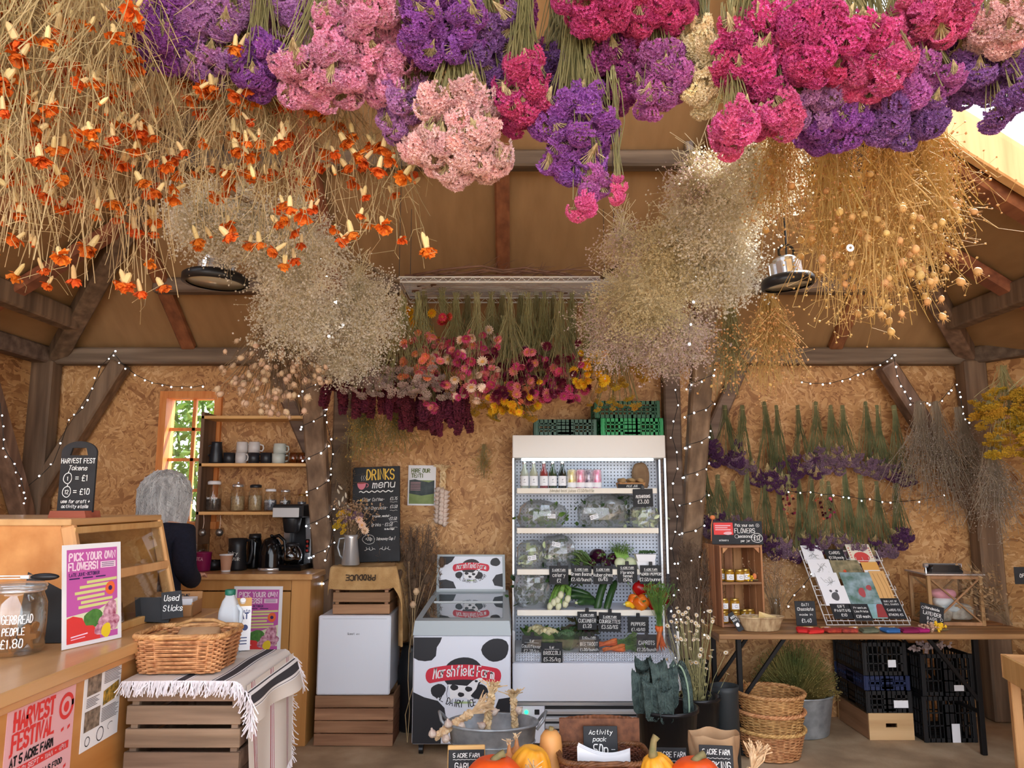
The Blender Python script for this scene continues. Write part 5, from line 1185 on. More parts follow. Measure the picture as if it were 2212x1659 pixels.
chalk_sign('price_sign', 'slim black sign with MILK JUG in chalk on the upper shelf', 'sign', (at(1362, 1052, 5.235).x, 5.235, 1.562), .17, .03, [('MILK JUG', .01, .009, .014, {'slant': .2})], tilt=-.3)
# bags
bag('plastic bag of salad leaves at the left of the second shelf', 1172, 1140, 5.32, (.165, .09, .1), 1, M_lg, 90, (.04, .0, .05))
bag('plastic bag of greens with two labels in the middle of the second shelf', 1300, 1140, 5.33, (.17, .09, .12), 2, M_ld, 80, (-.06, -.02, -.3))
bag('dark plastic bag of kale beneath the mushrooms sign', 1345, 1125, 5.42, (.13, .05, .1), 8, M_ld, 50)
bag('plastic bag of lettuce at the right of the second shelf', 1392, 1140, 5.3, (.095, .08, .09), 3, M_pale, 60)
bag('small labelled plastic bag at the left of the third shelf', 1145, 1226, 5.29, (.09, .08, .1), 4, M_pale, 50, (.02, -.01, -.15))
bag('plastic bag of chard next to the beans on the third shelf', 1205, 1224, 5.32, (.12, .08, .115), 5, M_ld, 60, (-.01, .06, .2))
bag('large silvery plastic bag of greens at the left of the lowest shelf', 1150, 1312, 5.26, (.12, .09, .15), 6, M_ld, 70)
# green beans
def on_shelf(px, i, dy=.09): z, yf, _ = SH[i]; return (at(px, 1200, yf+dy).x, yf+dy, z+.001)
t = thing('green_bean_bunch', 'heap of thin green beans on the third fridge shelf', 'beans', on_shelf(1255, 2, .1))
for k in range(34):
    a = rnd.uniform(-.5, .5); x = rnd.uniform(-.04, .04); z = rnd.uniform(.01, .09); y = rnd.uniform(-.05, .04); q = MB()
    q.tube([(x-.06*math.cos(a+.8), y-.02, z+.03), (x, y-.02, z+.035*rnd.random()), (x+.06*math.cos(a), y-.03, max(.006, z-.05))], [.003, .005, .002], 6); q.build('bean', mat('bean', S(86, 112, 56), .5, rand=.2), t, True)
# aubergines
M_aub = mat('aubergine', S(48, 12, 34), .15, c2=S(66, 18, 46), scale=4)
def aub(r_, h_):
    q = MB(); q.lathe([(0, -h_*.5), (r_*.5, -h_*.48), (r_*.95, -h_*.28), (r_, -.02), (r_*.8, h_*.28), (r_*.45, h_*.46), (0, h_*.5)], 20); return q.mesh('aubergine', M_aub, True)
for px, dz, dy, s_, rot, lab in ((1292, .075, .14, 1.25, (1.4, 0, .3), 'largest aubergine on top of the pile in the fridge'), (1258, .05, .17, .95, (1.5, .2, .9), 'aubergine at the left of the pile behind the beans'), (1326, .055, .17, 1.05, (1.5, 0, -.7), 'aubergine at the right of the pile beside the fennel'), (1278, .033, .06, .75, (1.4, .1, .2), 'small aubergine at the front left of the pile'), (1307, .033, .06, .85, (1.4, .4, -.5), 'aubergine lying under the largest one')):
    x, y, z = on_shelf(px, 2, dy); t = thing('aubergine', lab, 'aubergine', (x, y, z+dz), rot=Euler(rot)); part('fruit', aub(.042*s_, .11*s_), t)
    q = MB()
    for k in range(5): a = k*1.257; q.add([(0, 0, .056*s_), (.02*s_*math.cos(a-.3), .02*s_*math.sin(a-.3), .05*s_), (.034*s_*math.cos(a), .034*s_*math.sin(a), .03*s_), (.02*s_*math.cos(a+.3), .02*s_*math.sin(a+.3), .05*s_)], [[0, 1, 2, 3]])
    q.tube([(0, 0, .05*s_), (.004, 0, .08*s_)], .006*s_, 8); q.build('calyx', M_lg, t)
# fennel
for i, (px, dy) in enumerate(((1340, .05), (1362, .08))):
    x, y, z = on_shelf(px, 2, dy); t = thing('fennel_bulb', ('pale fennel bulb at the front beside the aubergines', 'pale fennel bulb in front of the white punnet')[i], 'fennel', (x, y, z+.035), rot=Euler((-.9, .2-.5*i, .4*i)))
    q = MB(); q.sphere((0, 0, 0), (.042, .03, .045), 18, 12); q.build('bulb', M_pale, t, True)
    q = MB()
    for k in range(7): a = -.5+k*.17; q.tube([(.02*math.sin(a), 0, .03), (.06*math.sin(a), .01, .09), (.1*math.sin(a), .0, .12)], [.011, .008, .005], 7)
    q.build('stalks', mat('fennel_green', S(136, 176, 84), .5), t, True)
    g = np.random.default_rng(i); P = np.stack([np.stack([[.07*math.sin(a), 0, .1], [.1*math.sin(a)+g.normal(0, .02), g.normal(0, .02), .14], [.12*math.sin(a)+g.normal(0, .03), g.normal(0, .03), .16]]) for a in g.uniform(-.6, .7, 50)]); q = MB(); q.stems(P, .0012); q.build('fronds', M_lg, t, kind='stuff')
x, y, z = on_shelf(1393, 2, .05); t = thing('pepper_punnet', 'white punnet of padron peppers at the right of the third shelf', 'punnet', (x, y, z))
q = MB(); q.prism([(-.05, 0), (.05, 0), (.062, .05), (-.062, .05)], -.045, .045); q.prism([(-.055, .05), (.055, .05), (.068, .095), (-.068, .095)], -.05, .05); q.build('tubs', M_paper, t)
for k in range(8): q = MB(); q.tube([(-.04+.012*k, rnd.uniform(-.02, .02), .1), (-.03+.012*k, rnd.uniform(-.02, .02), .112), (-.01+.012*k, 0, .104)], [.004, .009, .003], 7); q.build('padron', M_ld, t, True)
# lowest shelf: celery, courgettes, cucumbers, peppers
M_celw = mat('leek_white', S(214, 214, 178), .45); M_celg = mat('leek_green', S(76, 118, 44), .45, c2=S(130, 166, 78), scale=20, stretch=(5, 5, 1))
x, y, z = on_shelf(1210, 3, .03); t = thing('celery_bunch', 'bunch of green celery with white bases on the lowest fridge shelf', 'celery', (x, y, z))
for k, (bx, bz, tx) in enumerate(((-.07, .02, .0), (-.045, .045, .03), (-.015, .02, .05), (.03, .035, .01), (.045, .065, -.02), (-.02, .06, .06), (.0, .09, .05))):
    q = MB(); q.tube([(bx, -.02, bz), (bx+.02, .03, bz+.06), (tx+.0, .1, .18)], [.019, .014, .012], 10); o = q.build('stalk', M_celg, t, True)
    q = MB(); q.tube([(bx-.006, -.036, bz-.016), (bx, -.02, bz+.001), (bx+.006, -.006, bz+.018)], [.012, .021, .0165], 10); q.build('white_base', M_celw, o, True)
q = MB(); pos = rng.normal(0, 1, (70, 3))*np.array([.05, .03, .03]) + np.array([.03, .1, .19]); q.inst(LEAFV, LEAFT, pos, rng.uniform(.03, .06, 70), rand_rot(70)); q.build('leaf_tops', M_ld, t, kind='stuff')
M_cuc = mat('cucumber', S(30, 58, 28), .35, c2=S(52, 84, 40), scale=30, stretch=(1, 1, 1))
def long_veg(name, label, cat, loc, L_, r_, rot, m_, bend=.01):
    t = thing(name, label, cat, loc, rot=Euler(rot)); n = 10
    q = MB(); q.tube([(-L_/2 + L_*i/n, 0, bend*math.sin(PI*i/n)) for i in range(n+1)], [r_*(.35 if i in (0, n) else .85 if i in (1, n-1) else 1) for i in range(n+1)], 12); q.build('fruit', m_, t, True)
    q = MB(); q.tube([(-L_/2-.012, 0, 0), (-L_/2+.002, 0, 0)], r_*.4, 7); q.build('stalk_end', M_pale, t, True); return t
for k, (px, dz, dy, L_, r_, rot, lab) in enumerate(((1298, .085, .12, .26, .026, (0, -1.15, .7), 'thick dark cucumber leaning against the fridge back'), (1318, .07, .12, .24, .023, (0, -.95, .9), 'cucumber leaning beside the thicker one'), (1255, .06, .12, .2, .022, (0, .15, .3), 'courgette on top of the pile next to the celery'), (1270, .03, .09, .2, .022, (0, .1, .6), 'courgette at the bottom of the pile'), (1248, .09, .15, .18, .02, (0, .25, -.1), 'courgette at the back of the pile behind the celery'))):
    x, y, z = on_shelf(px, 3, dy); long_veg('cucumber' if k < 2 else 'courgette', lab, 'cucumber' if k < 2 else 'courgette', (x, y, z+dz), L_, r_, rot, M_cuc)
x, y, z = on_shelf(1358, 3, .04); long_veg('courgette', 'short yellow courgette beside the peppers', 'courgette', (x, y, z+.02), .075, .019, (0, .3, .4), mat('yellow_courgette', S(236, 190, 40), .35))
def pepper(s_):
    q = MB(); q.sphere((0, 0, 0), 1, 24, 14); V = q.V[0]; a = np.arctan2(V[:, 1], V[:, 0]); rr = np.hypot(V[:, 0], V[:, 1])
    k = 1 + .1*np.cos(4*a)*rr; V[:, 0] *= k; V[:, 1] *= k; V[:, 2] = V[:, 2] - .35*np.exp(-(rr/.35)**2)*np.sign(V[:, 2]); V *= np.array([.043, .043, .045])*s_; q.V = [V]; return q
M_pr = mat('pepper_red', S(196, 24, 22), .2, c2=S(150, 14, 18), scale=6); M_po = mat('pepper_orange', S(232, 84, 24), .2, c2=S(236, 150, 40), scale=10)
for px, dz, dy, s_, rot, m_, lab in ((1383, .042, .02, 1.0, (1.2, .2, .1), M_po, 'orange pepper with green streaks at the front'), (1367, .045, .07, .9, (.9, -.3, .4), M_po, 'orange pepper behind the yellow courgette'), (1412, .045, .03, 1.05, (.9, .4, .3), M_pr, 'red pepper at the front right of the pepper pile'), (1382, .125, .09, 1.05, (.4, .2, .4), M_pr, 'red pepper at the top left of the pile'), (1407, .115, .08, .95, (.9, .1, .9), M_pr, 'red pepper at the top right of the pile'), (1426, .06, .12, 1.0, (.5, .2, 1.9), M_pr, 'red pepper against the fridge side glass')):
    x, y, z = on_shelf(px, 3, dy); t = thing('bell_pepper', lab, 'pepper', (x, y, z+dz), rot=Euler(rot)); pepper(s_*1.2).build('fruit', m_, t, True)
    q = MB(); q.tube([(0, 0, .026*s_), (.002, 0, .05*s_), (.008, 0, .058*s_)], [.009, .005, .006], 8); q.lathe([(.018*s_, .028*s_), (.006, .034*s_)], 10); q.build('stem', M_lg, t, True)
# base deck: cauliflower, broccoli, greens, beetroot leaves, carrots
def deck(px, dy=0): return (at(px, 1400, 5.17+dy).x, 5.17+dy, .531)
def floret_head(n, r, seed, bump_=.018):
    g = np.random.default_rng(seed); q = MB()
    for i in range(n):
        a = g.uniform(0, 6.28); th = g.uniform(0, 1.35); q.sphere((r*math.sin(th)*math.cos(a), r*math.sin(th)*math.sin(a), r*math.cos(th)*.8), bump_*g.uniform(.8, 1.25), 8, 6)
    return q
M_cau = mat('cauliflower', S(222, 204, 146), .8, c2=S(236, 226, 184), scale=60, bump=.5); M_bro = mat('broccoli', S(58, 92, 52), .85, c2=S(96, 128, 84), scale=90, bump=.7)
for i, (px, dy, m_, lab) in enumerate(((1185, .05, M_cau, 'pale cauliflower showing above the broccoli sign'), (1160, .14, M_cau, 'cauliflower behind the Cauliflower sign'), (1226, -.02, M_bro, 'broccoli head between the broccoli and beetroot signs'), (1240, .1, M_bro, 'broccoli head at the back of the base deck'))):
    t = thing('cauliflower' if m_ is M_cau else 'broccoli', lab, 'cauliflower' if m_ is M_cau else 'broccoli', deck(px, dy))
    f = floret_head(42, .062, i, .02 if m_ is M_cau else .017); f.V = [v+np.array([0, 0, .06]) for v in f.V]; f.build('curd' if m_ is M_cau else 'florets', m_, t, True)
    q = MB()
    for k in range(9):
        a = k*.7; V_ = LEAFV*np.array([.16, .14, .14]); Rm = np.array((Matrix.Rotation(a, 3, 'Z') @ Matrix.Rotation(.9, 3, 'X'))); q.add(V_ @ Rm.T + np.array([-.03*math.sin(a), .03*math.cos(a), .0]), [list(f_) for f_ in LEAFT])
    q.tube([(0, 0, 0), (0, 0, .05)], .024, 10); q.build('outer_leaves', M_lg if m_ is M_cau else M_ld, t)
t = thing('beetroot_bunch', 'bunch of beetroot with dark red leaves behind the beetroot sign', 'beetroot', deck(1268, .08))
for k in range(4): q = MB(); q.lathe([(0, -.03), (.004, -.028), (.028, -.008), (.032, .01), (.012, .03), (.006, .036)], 16); q.build('beet', mat('beet', S(84, 22, 44), .5), t, True, loc=(-.05+.035*k, .0, .034))
q = MB(); pos = rng.normal(0, 1, (46, 3))*np.array([.05, .03, .025])+np.array([-.02, .02, .11]); q.inst(LEAFV, LEAFT, pos, rng.uniform(.05, .09, 46), rand_rot(46)); q.build('leaves', mat('beet_leaf', S(70, 26, 40), .5, c2=S(70, 88, 44), scale=12), t, kind='stuff')
M_car = mat('carrot', S(228, 112, 44), .5, c2=S(206, 92, 36), scale=30, stretch=(1, 1, 6), rand=.1)
def carrot_bunch(label, loc, rot, n, L_, fan, top=.16):
    t = thing('carrot_bunch', label, 'carrots', loc, rot=Euler(rot))
    for k in range(n):
        a = (k-(n-1)/2)*fan; q = MB(); q.tube([(0, 0, 0), (0, 0, -.02), (0, 0, -L_*.5), (.004*math.sin(k), 0, -L_*.85), (.006, 0, -L_)], [.007, .0145, .012, .006, .0015], 9); q.build('carrot', M_car, t, True, rot=(rnd.uniform(-.15, .15), a, 0), loc=(.008*(k-(n-1)/2), .006*(k % 2), 0))
    g = np.random.default_rng(n); P = []
    for k in range(110):
        d = g.normal(0, .22, 2); P.append([[g.normal(0, .008), g.normal(0, .006), 0], [d[0]*top*.4, d[1]*top*.4, top*.5], [d[0]*top*1.1, d[1]*top*1.1, top*g.uniform(.8, 1.2)], [d[0]*top*1.3+g.normal(0, .015), d[1]*top*1.3+g.normal(0, .015), top*g.uniform(1, 1.35)]])
    P = np.array(P); q = MB(); q.stems(P, .0013); q.inst(LEAFV, LEAFT, P[:, 3], g.uniform(.01, .02, 110), rand_rot(110)); q.inst(LEAFV, LEAFT, P[:, 2], g.uniform(.01, .02, 110), rand_rot(110)); q.build('green_tops', M_lg, t, kind='stuff')
    return t
x, y, z = deck(1300, -.04); carrot_bunch('bunch of carrots lying behind the clear guard beside the beetroot sign', (x+.1, y, z+.05), (0, 1.45, 0), 6, .15, .09, .1)
x, y, z = deck(1330, -.08); carrot_bunch('bunch of carrots lying lowest behind the clear guard', (x+.06, y, z+.025), (.1, 1.52, .15), 5, .15, .08, .08)
p = at(1424, 1352, 5.06); carrot_bunch('bunch of carrots standing upright at the right end of the fridge', (p.x, 5.06, p.z), (0, 0, 0), 6, .16, .17, .2)

# green plastic crates on the fridge
M_gc = mat('green_crate', S(42, 96, 66), .45); M_gc2 = mat('bright_green_crate', S(40, 156, 90), .45); M_gc3 = mat('grey_green_crate', S(66, 100, 84), .45); M_bc = mat('black_crate', S(22, 22, 24), .5); M_blc = mat('blue_crate', S(28, 40, 76), .5)
def vent_wall(mb, L_, H_, place, solid_mid=True, nb=16, hand=False):
    """open lattice panel of length L_, height H_; place(a, z, d) puts a box of size along/up"""
    place(mb, 0, H_-.012, L_, .024); place(mb, 0, .012, L_, .024)
    for z in (H_*.36, H_*.64): place(mb, 0, z, L_, .007)
    for i in range(nb+1):
        a = -L_/2 + L_*i/nb; place(mb, a, H_/2, .006 if i % 4 else .014, H_)
    if solid_mid: place(mb, 0, H_*.45, L_*.26, H_*.75)
def plastic_crate(name, label, loc, L_, W_, H_, m_, rotz=0, mid=True, tagpos=None, cat='crate', group=None, floor_=True):
    t = thing(name, label, cat, loc, rotz, group)
    for sy in (-1, 1):
        q = MB(); vent_wall(q, L_, H_, lambda mb, a, z, d, h_: mb.box((a, sy*(W_/2-.006), z), (d, .01, h_)), mid, max(8, int(L_/.03))); q.build('side_wall', m_, t)
    for sx in (-1, 1):
        q = MB(); vent_wall(q, W_-.02, H_, lambda mb, a, z, d, h_: mb.box((sx*(L_/2-.006), a, z), (.01, d, h_)), mid, max(6, int(W_/.035))); q.build('end_wall', m_, t)
    q = MB(); [q.box((0, -W_/2+.02+(W_-.04)*i/7, .006), (L_-.02, .02, .008)) for i in range(8)]; q.build('base', m_, t)
    q = MB(); [q.cbox((sx*(L_/2-.01), sy*(W_/2-.01), H_/2), (.024, .024, H_+.004), .004) for sx in (-1, 1) for sy in (-1, 1)]; q.build('corner_posts', m_, t)
    if tagpos: q = MB(); q.b2((tagpos[0]-tagpos[2]/2, -W_/2-.004, tagpos[1]), (tagpos[0]+tagpos[2]/2, -W_/2-.002, tagpos[1]+tagpos[3])); q.build('paper_tag', M_paper, t)
    return t
p1 = at(1222, 938, 5.28); p2 = at(1363, 938, 5.28)
plastic_crate('produce_crate', 'dull green plastic crate lying on the fridge top at the left', (p1.x, 5.41, 1.9225), .42, .27, .11, M_gc3)
plastic_crate('produce_crate', 'bright green plastic crate on the right of the fridge top', (p2.x+.01, 5.41, 1.9225), .42, .27, .118, M_gc2)
plastic_crate('produce_crate', 'dark green plastic crate stacked on the bright green crate', (p2.x-.02, 5.41, 2.043), .44, .27, .118, M_gc, mid=False)

# ------------------------------------------------------------------ tub, buckets and low display in front
def handle_loop(mb, c, ax, r_, th=.005, up=1): mb.tube([(c[0]+ax[0]*r_*math.cos(a), c[1]+ax[1]*r_*math.cos(a), c[2]+up*r_*math.sin(a)) for a in np.linspace(0, PI, 9)], th, 6)
TBX = -.093
t = thing('galvanised_tub', 'oval galvanised tub with handles in front of the ice cream freezer', 'tub', (TBX, 3.9, .002)); t.scale = (1.05, 1.05, 1.05)
q = MB(); q.lathe([(.15, 0), (.155, .005), (.162, .08), (.2, .40), (.206, .405), (.204, .412), (.19, .41), (.155, .08), (0, .02)], 44, sx=1, sy=.68); q.build('body', M_galv, t, True)
q = MB(); q.tube([(.206*math.cos(a), .206*.68*math.sin(a), .41) for a in np.linspace(0, 2*PI, 44, endpoint=False)], .007, 8, True); q.tube([(.193*math.cos(a), .193*.68*math.sin(a), .33) for a in np.linspace(0, 2*PI, 44, endpoint=False)], .004, 6, True); q.build('rolled_rim', M_galv, t, True)
for sx in (-1, 1): q = MB(); q.tube([(sx*.2, -.05, .39), (sx*.232, -.045, .43), (sx*.245, 0, .455), (sx*.232, .045, .43), (sx*.2, .05, .39)], .007, 8); q.build('handle', M_galv, t, True)
M_gar = mat('garlic_stem', S(206, 172, 124), .8, c2=S(232, 208, 166), scale=40, rand=.1); M_garb = mat('garlic_bulb', S(226, 212, 196), .6, c2=S(196, 164, 150), scale=14, stretch=(6, 6, 1))
def garlic_bulb(r_):
    q = MB(); q.lathe([(0, -r_*.75), (r_*.7, -r_*.7), (r_, -r_*.1), (r_*.75, r_*.5), (r_*.25, r_*.95), (r_*.2, r_*1.3)], 12); return q
def plait(label, loc, rot, L_, nb, wid=.03, tail=.1, bare=False, br=.021):
    t = thing('garlic_plait', label, 'garlic', loc, rot=Euler(rot)); q = MB()
    for ph in (0, 2.1, 4.2): q.tube([(wid*.45*math.sin(i*.8+ph), wid*.3*math.cos(i*1.6+ph), -L_*i/24) for i in range(25)], wid*.3, 6)
    g = np.random.default_rng(nb); P = np.array([[[0, 0, -.01], [g.normal(0, .012), g.normal(0, .008), tail*.5], [g.normal(0, .028), g.normal(0, .02), tail*g.uniform(.8, 1.1)]] for _ in range(46)]); q.stems(P, .0028); q.build('plaited_stems', M_gar, t)
    for k in range(nb): sd = (-1)**k if not bare else (-1, .1, 1)[k % 3]; b = garlic_bulb(br); b.build('bulb', M_garb, t, True, loc=(sd*wid*.8, -.01-.01*(k % 3)-(.025 if bare and k % 3 == 1 else 0), -L_*(.35+.65*k/max(nb-1, 1))), rot=(rnd.uniform(-.5, .5), sd*1.2, 0))
    return t
plait('dried garlic plait lying along the left of the oval tub', (TBX-.1, 3.84, .49), (.2, 1.0, .3), .2, 4)
plait('dried garlic plait standing tallest in the oval tub', (TBX-.005, 3.9, .56), (.1, .15, 0), .22, 3, tail=.06)
plait('short tied garlic bundle at the right of the oval tub', (TBX+.1, 3.94, .53), (0, -.06, .3), .16, 2, .026, .04)
M_bk = mat('bucket_black', S(24, 24, 27), .3)
def bucket(label, px, Y, r_, h_, m_=M_bk, cat='bucket', name='flower_bucket'):
    t = thing(name, label, cat, (at(px, 1550, Y).x, Y, .002)); q = MB(); q.lathe([(r_*.72, 0), (r_*.74, .006), (r_, h_-.02), (r_*1.05, h_-.018), (r_*1.06, h_), (r_*.97, h_), (r_*.7, .02), (0, .02)], 36); q.build('body', m_, t, True); return t
tb = bucket('large black bucket holding dark kale in front of the display fridge', 1440, 4.0, .15, .478)
KX = tb.location.x
M_kale = mat('kale', S(44, 58, 56), .7, c2=S(82, 98, 92), scale=26, bump=1.0, bscale=90); M_rib = mat('kale_rib', S(72, 90, 82), .5); M_ribp = mat('kale_rib_pale', S(150, 172, 146), .5)
def kale_leaf(path, w_, seed):
    """crinkled strap leaf folded along its rib, grown along a path"""
    g = np.random.default_rng(seed); P = [np.array(p_, float) for p_ in path]
    for _ in range(3): P = [P[0]] + [x_ for a_, b_ in zip(P[:-1], P[1:]) for x_ in (a_*.75+b_*.25, a_*.25+b_*.75)] + [P[-1]]
    P = np.array(P); n_ = len(P); V = []; nr = 14
    for i in range(n_):
        T = P[min(i+1, n_-1)]-P[max(i-1, 0)]; T /= np.linalg.norm(T); X = np.array([1., 0, 0]) - T*T[0]; X /= np.linalg.norm(X)+1e-9; Nv = np.cross(T, X); s = i/(n_-1); ww = w_*(.4+.6*math.sin(PI*min(1, .18+.7*s)))*(1 if s < .9 else 1-(s-.9)*6)
        for k in range(nr+1):
            c = k/nr*2-1; V.append(P[i] + X*ww*c*(1+.03*math.sin(i*.9)) + Nv*(.55*ww*(abs(c)**1.6) + .0045*math.sin(i*1.3+2.6*k)*(.4+abs(c)) + .002*math.sin(i*2.3-1.7*k)))
    q = MB(); w1 = nr+1; q.add(V, np.array([[i*w1+k, i*w1+k+1, (i+1)*w1+k+1, (i+1)*w1+k] for i in range(n_-1) for k in range(nr)])); return q, P
t = thing('kale_bunch', 'bunch of long dark crinkled kale leaves standing in the black bucket', 'kale', (KX, 4.0, .1)); t.scale = (.92, .92, .92)
kp = [([(-.03, .02, 0), (-.08, .0, .35), (-.12, -.02, .56), (-.15, -.07, .6), (-.16, -.1, .5), (-.155, -.1, .4)], .05), ([(0, .03, 0), (-.05, .03, .4), (-.07, .0, .6), (-.055, -.06, .66), (-.05, -.1, .56), (-.05, -.1, .44)], .048), ([(-.02, -.02, 0), (-.06, -.03, .3), (-.09, -.06, .52), (-.1, -.11, .57), (-.1, -.135, .47), (-.1, -.13, .37)], .05), ([(.02, .02, 0), (-.0, .02, .4), (-.005, .0, .58), (.01, -.05, .63), (.015, -.08, .54), (.015, -.08, .42)], .042), ([(-.05, .03, 0), (-.06, .04, .4), (-.1, .04, .58), (-.12, .01, .66), (-.13, -.02, .6)], .05), ([(0, 0, 0), (-.03, -.04, .3), (-.04, -.08, .47), (-.035, -.13, .53), (-.03, -.15, .44), (-.03, -.145, .36)], .044)]
for i, (pa, w_) in enumerate(kp):
    q, P_ = kale_leaf(pa, w_, i); o = q.build('leaf', M_kale, t, True)
    q = MB(); q.tube([tuple(p_) for p_ in P_[2:-6:3]], .003, 6); q.build('midrib', M_rib, o, True)
t = thing('kale_stalk', 'single curved pale-ribbed kale leaf arching at the right of the bucket', 'kale', (KX+.05, 3.99, .1))
q, P_ = kale_leaf([(.03, 0, 0), (.06, 0, .3), (.06, 0, .46), (.035, -.01, .56), (.0, -.02, .59), (-.03, -.03, .56)], .026, 9); q.build('leaf', M_kale, t, True)
q = MB(); q.tube([tuple(p_+np.array([0, -.004, 0])) for p_ in P_[2:-6:2]], .005, 6); q.build('midrib', M_ribp, t, True)
tb2 = bucket('black bucket with white everlasting flowers behind the kale', 1508, 4.45, .12, .42)
BX2 = tb2.location.x

# low display table with squashes
t = thing('display_table', 'low wooden display table carrying pumpkins at the bottom of the picture', 'table', (0, 0, 0))
for k in range(5): q = MB(); q.cbox((.48, 2.72+.16*k, .363), (1.62, .15, .026), .004); q.build('plank', M_crate, t)
for x in (-.26, 1.22):
    for y in (2.72, 3.34): q = MB(); q.cbox((x, y, .175), (.06, .06, .348), .004); q.build('leg', M_cratez, t)
def on_tab(px, Y): return (at(px, 1640, Y).x, Y, .377)
def pumpkin(name, label, loc, r_, flat_, m_, lobes=10, depth=.1, tall=1.0, rot=(0, 0, 0), stem=True, sh=1.0):
    t = thing(name, label, 'pumpkin', (loc[0], loc[1], loc[2]+r_*flat_), rot=Euler(rot)); q = MB(); q.sphere((0, 0, 0), 1, 48, 16); V = q.V[0]; a = np.arctan2(V[:, 1], V[:, 0]); rr = np.hypot(V[:, 0], V[:, 1])
    k = 1 - depth*(1-np.abs(np.cos(a*lobes/2)))**2*rr; V[:, 0] *= k; V[:, 1] *= k; V[:, 2] -= .18*np.exp(-(rr/.3)**2)*np.sign(V[:, 2]); V *= np.array([r_, r_, r_*flat_]); q.V = [V]; q.build('fruit', m_, t, True)
    if stem: q = MB(); q.tube([(0, 0, r_*flat_*.75), (.005, 0, r_*flat_*(.85+.2*sh)), (.02, .005, r_*flat_*(.9+.45*sh)), (.035, .01, r_*flat_*(.93+.52*sh))], [.022, .014, .012, .015], 7); q.build('stem', mat('squash_stem', S(150, 130, 88), .8, c2=S(110, 110, 70), scale=30), t, True)
    return t
M_pum = mat('pumpkin_orange', S(236, 94, 32), .4, c2=S(224, 76, 24), scale=8); M_sqy = mat('squash_yellow', S(240, 176, 52), .4, c2=S(232, 150, 40), scale=10, stretch=(1, 1, .3)); M_but = mat('butternut', S(218, 158, 92), .5, c2=S(206, 140, 76), scale=6)
pumpkin('pumpkin', 'orange pumpkin behind the garlic sign at the bottom edge', on_tab(1068, 2.92), .112, .95, M_pum, 10, .06, sh=.15)
pumpkin('squash', 'ribbed yellow squash lying between the onions and the butternut', on_tab(1143, 3.05), .082, 1.3, M_sqy, 10, .18, rot=(.1, .2, 0), stem=False)
pumpkin('squash', 'ribbed yellow squash with a crooked green stem right of the dark basket', on_tab(1425, 3.0), .07, 1.45, M_sqy, 10, .2, rot=(.1, -.3, 0))
pumpkin('pumpkin', 'orange pumpkin in front of the brown paper bag', on_tab(1502, 2.95), .1, 1.0, M_pum, 10, .06, sh=.15)
t = thing('butternut_squash', 'tan butternut squash standing beside the dark basket', 'squash', on_tab(1190, 3.16)); q = MB(); q.lathe([(0, 0), (.05, .004), (.066, .04), (.06, .085), (.046, .12), (.044, .17), (.04, .205), (.026, .225), (0, .228)], 28); q.build('fruit', M_but, t, True); q = MB(); q.tube([(0, 0, .222), (.004, 0, .24)], .01, 8); q.build('stem', mat('squash_stem', S(150, 130, 88)), t)
for i, (px, Y) in enumerate(((1100, 3.12), (1116, 3.2))):
    t = thing('onion', ('brown onion with papery neck behind the orange pumpkin', 'brown onion against the tub beside the yellow squash')[i], 'onion', (on_tab(px, Y)[0], Y, .498)); 
    q = MB(); q.lathe([(0, -.03), (.02, -.028), (.034, 0), (.026, .022), (.01, .036), (.006, .06), (.003, .066)], 18); q.build('bulb', mat('onion_skin', S(188, 120, 66), .45, c2=S(210, 146, 90), scale=20, stretch=(8, 8, 1)), t, True); q = MB(); q.stems(np.array([[[0, 0, .05], [rng.normal(0, .006), rng.normal(0, .006), .07], [rng.normal(0, .012), rng.normal(0, .01), .085]] for _ in range(10)]), .0015); q.build('neck', M_gar, t)
x, y, z = on_tab(1108, 3.16); t = thing('onion_crate', 'small wooden box holding the onions behind the pumpkin', 'box', (x, y, z)); q = MB(); [q.cbox((0, s*.05, .045), (.15, .008, .085), .002) for s in (-1, 1)]; q.build('side_board', M_crate, t); q = MB(); [q.cbox((s*.071, 0, .045), (.008, .09, .085), .002) for s in (-1, 1)]; q.build('end_board', M_cratey, t); q = MB(); q.cbox((0, 0, .006), (.134, .092, .01), .001); q.build('base', M_crate, t)
plait('dried pale garlic bunch lying over the yellow squash', (on_tab(1140, 2.93)[0], 2.93, .51), (1.0, .5, .4), .1, 5, .03, .06)
plait('dried garlic bunch with loose stems beside the paper bags', (on_tab(1625, 3.1)[0], 3.1, .48), (.2, .2, 0), .09, 4, .03, .1)
# garlic sign with wooden back
x, y, z = on_tab(1008, 3.1)
t = thing('garlic_sign', 'black chalk sign reading 5 ACRE FARM GARLIC PLAIT on a wooden block', 'sign', (x, 3.08, z), rot=Euler((-.08, 0, .05)))
q = MB(); q.cbox((0, .014, .095), (.142, .018, .19), .003); q.build('wooden_block', M_pinex, t); q = MB(); q.cbox((0, .0015, .088), (.136, .004, .176), .001); q.build('board', M_black, t)
q = MB(); letters(q, '5 ACRE FARM', 0, .15, .014, .0022, -.0015, fit=.1); q.ribbon([(-.05+.1*i/20, .142+.0012*math.sin(i*2)) for i in range(21)], .0016, -.0015); letters(q, 'GARLIC', 0, .108, .022, .003, -.0015, fit=.085); letters(q, 'PLAIT', 0, .072, .022, .003, -.0015, fit=.07); letters(q, '£6.50', 0, .03, .022, .003, -.0015, fit=.07); q.build('lettering', M_chalk, t)
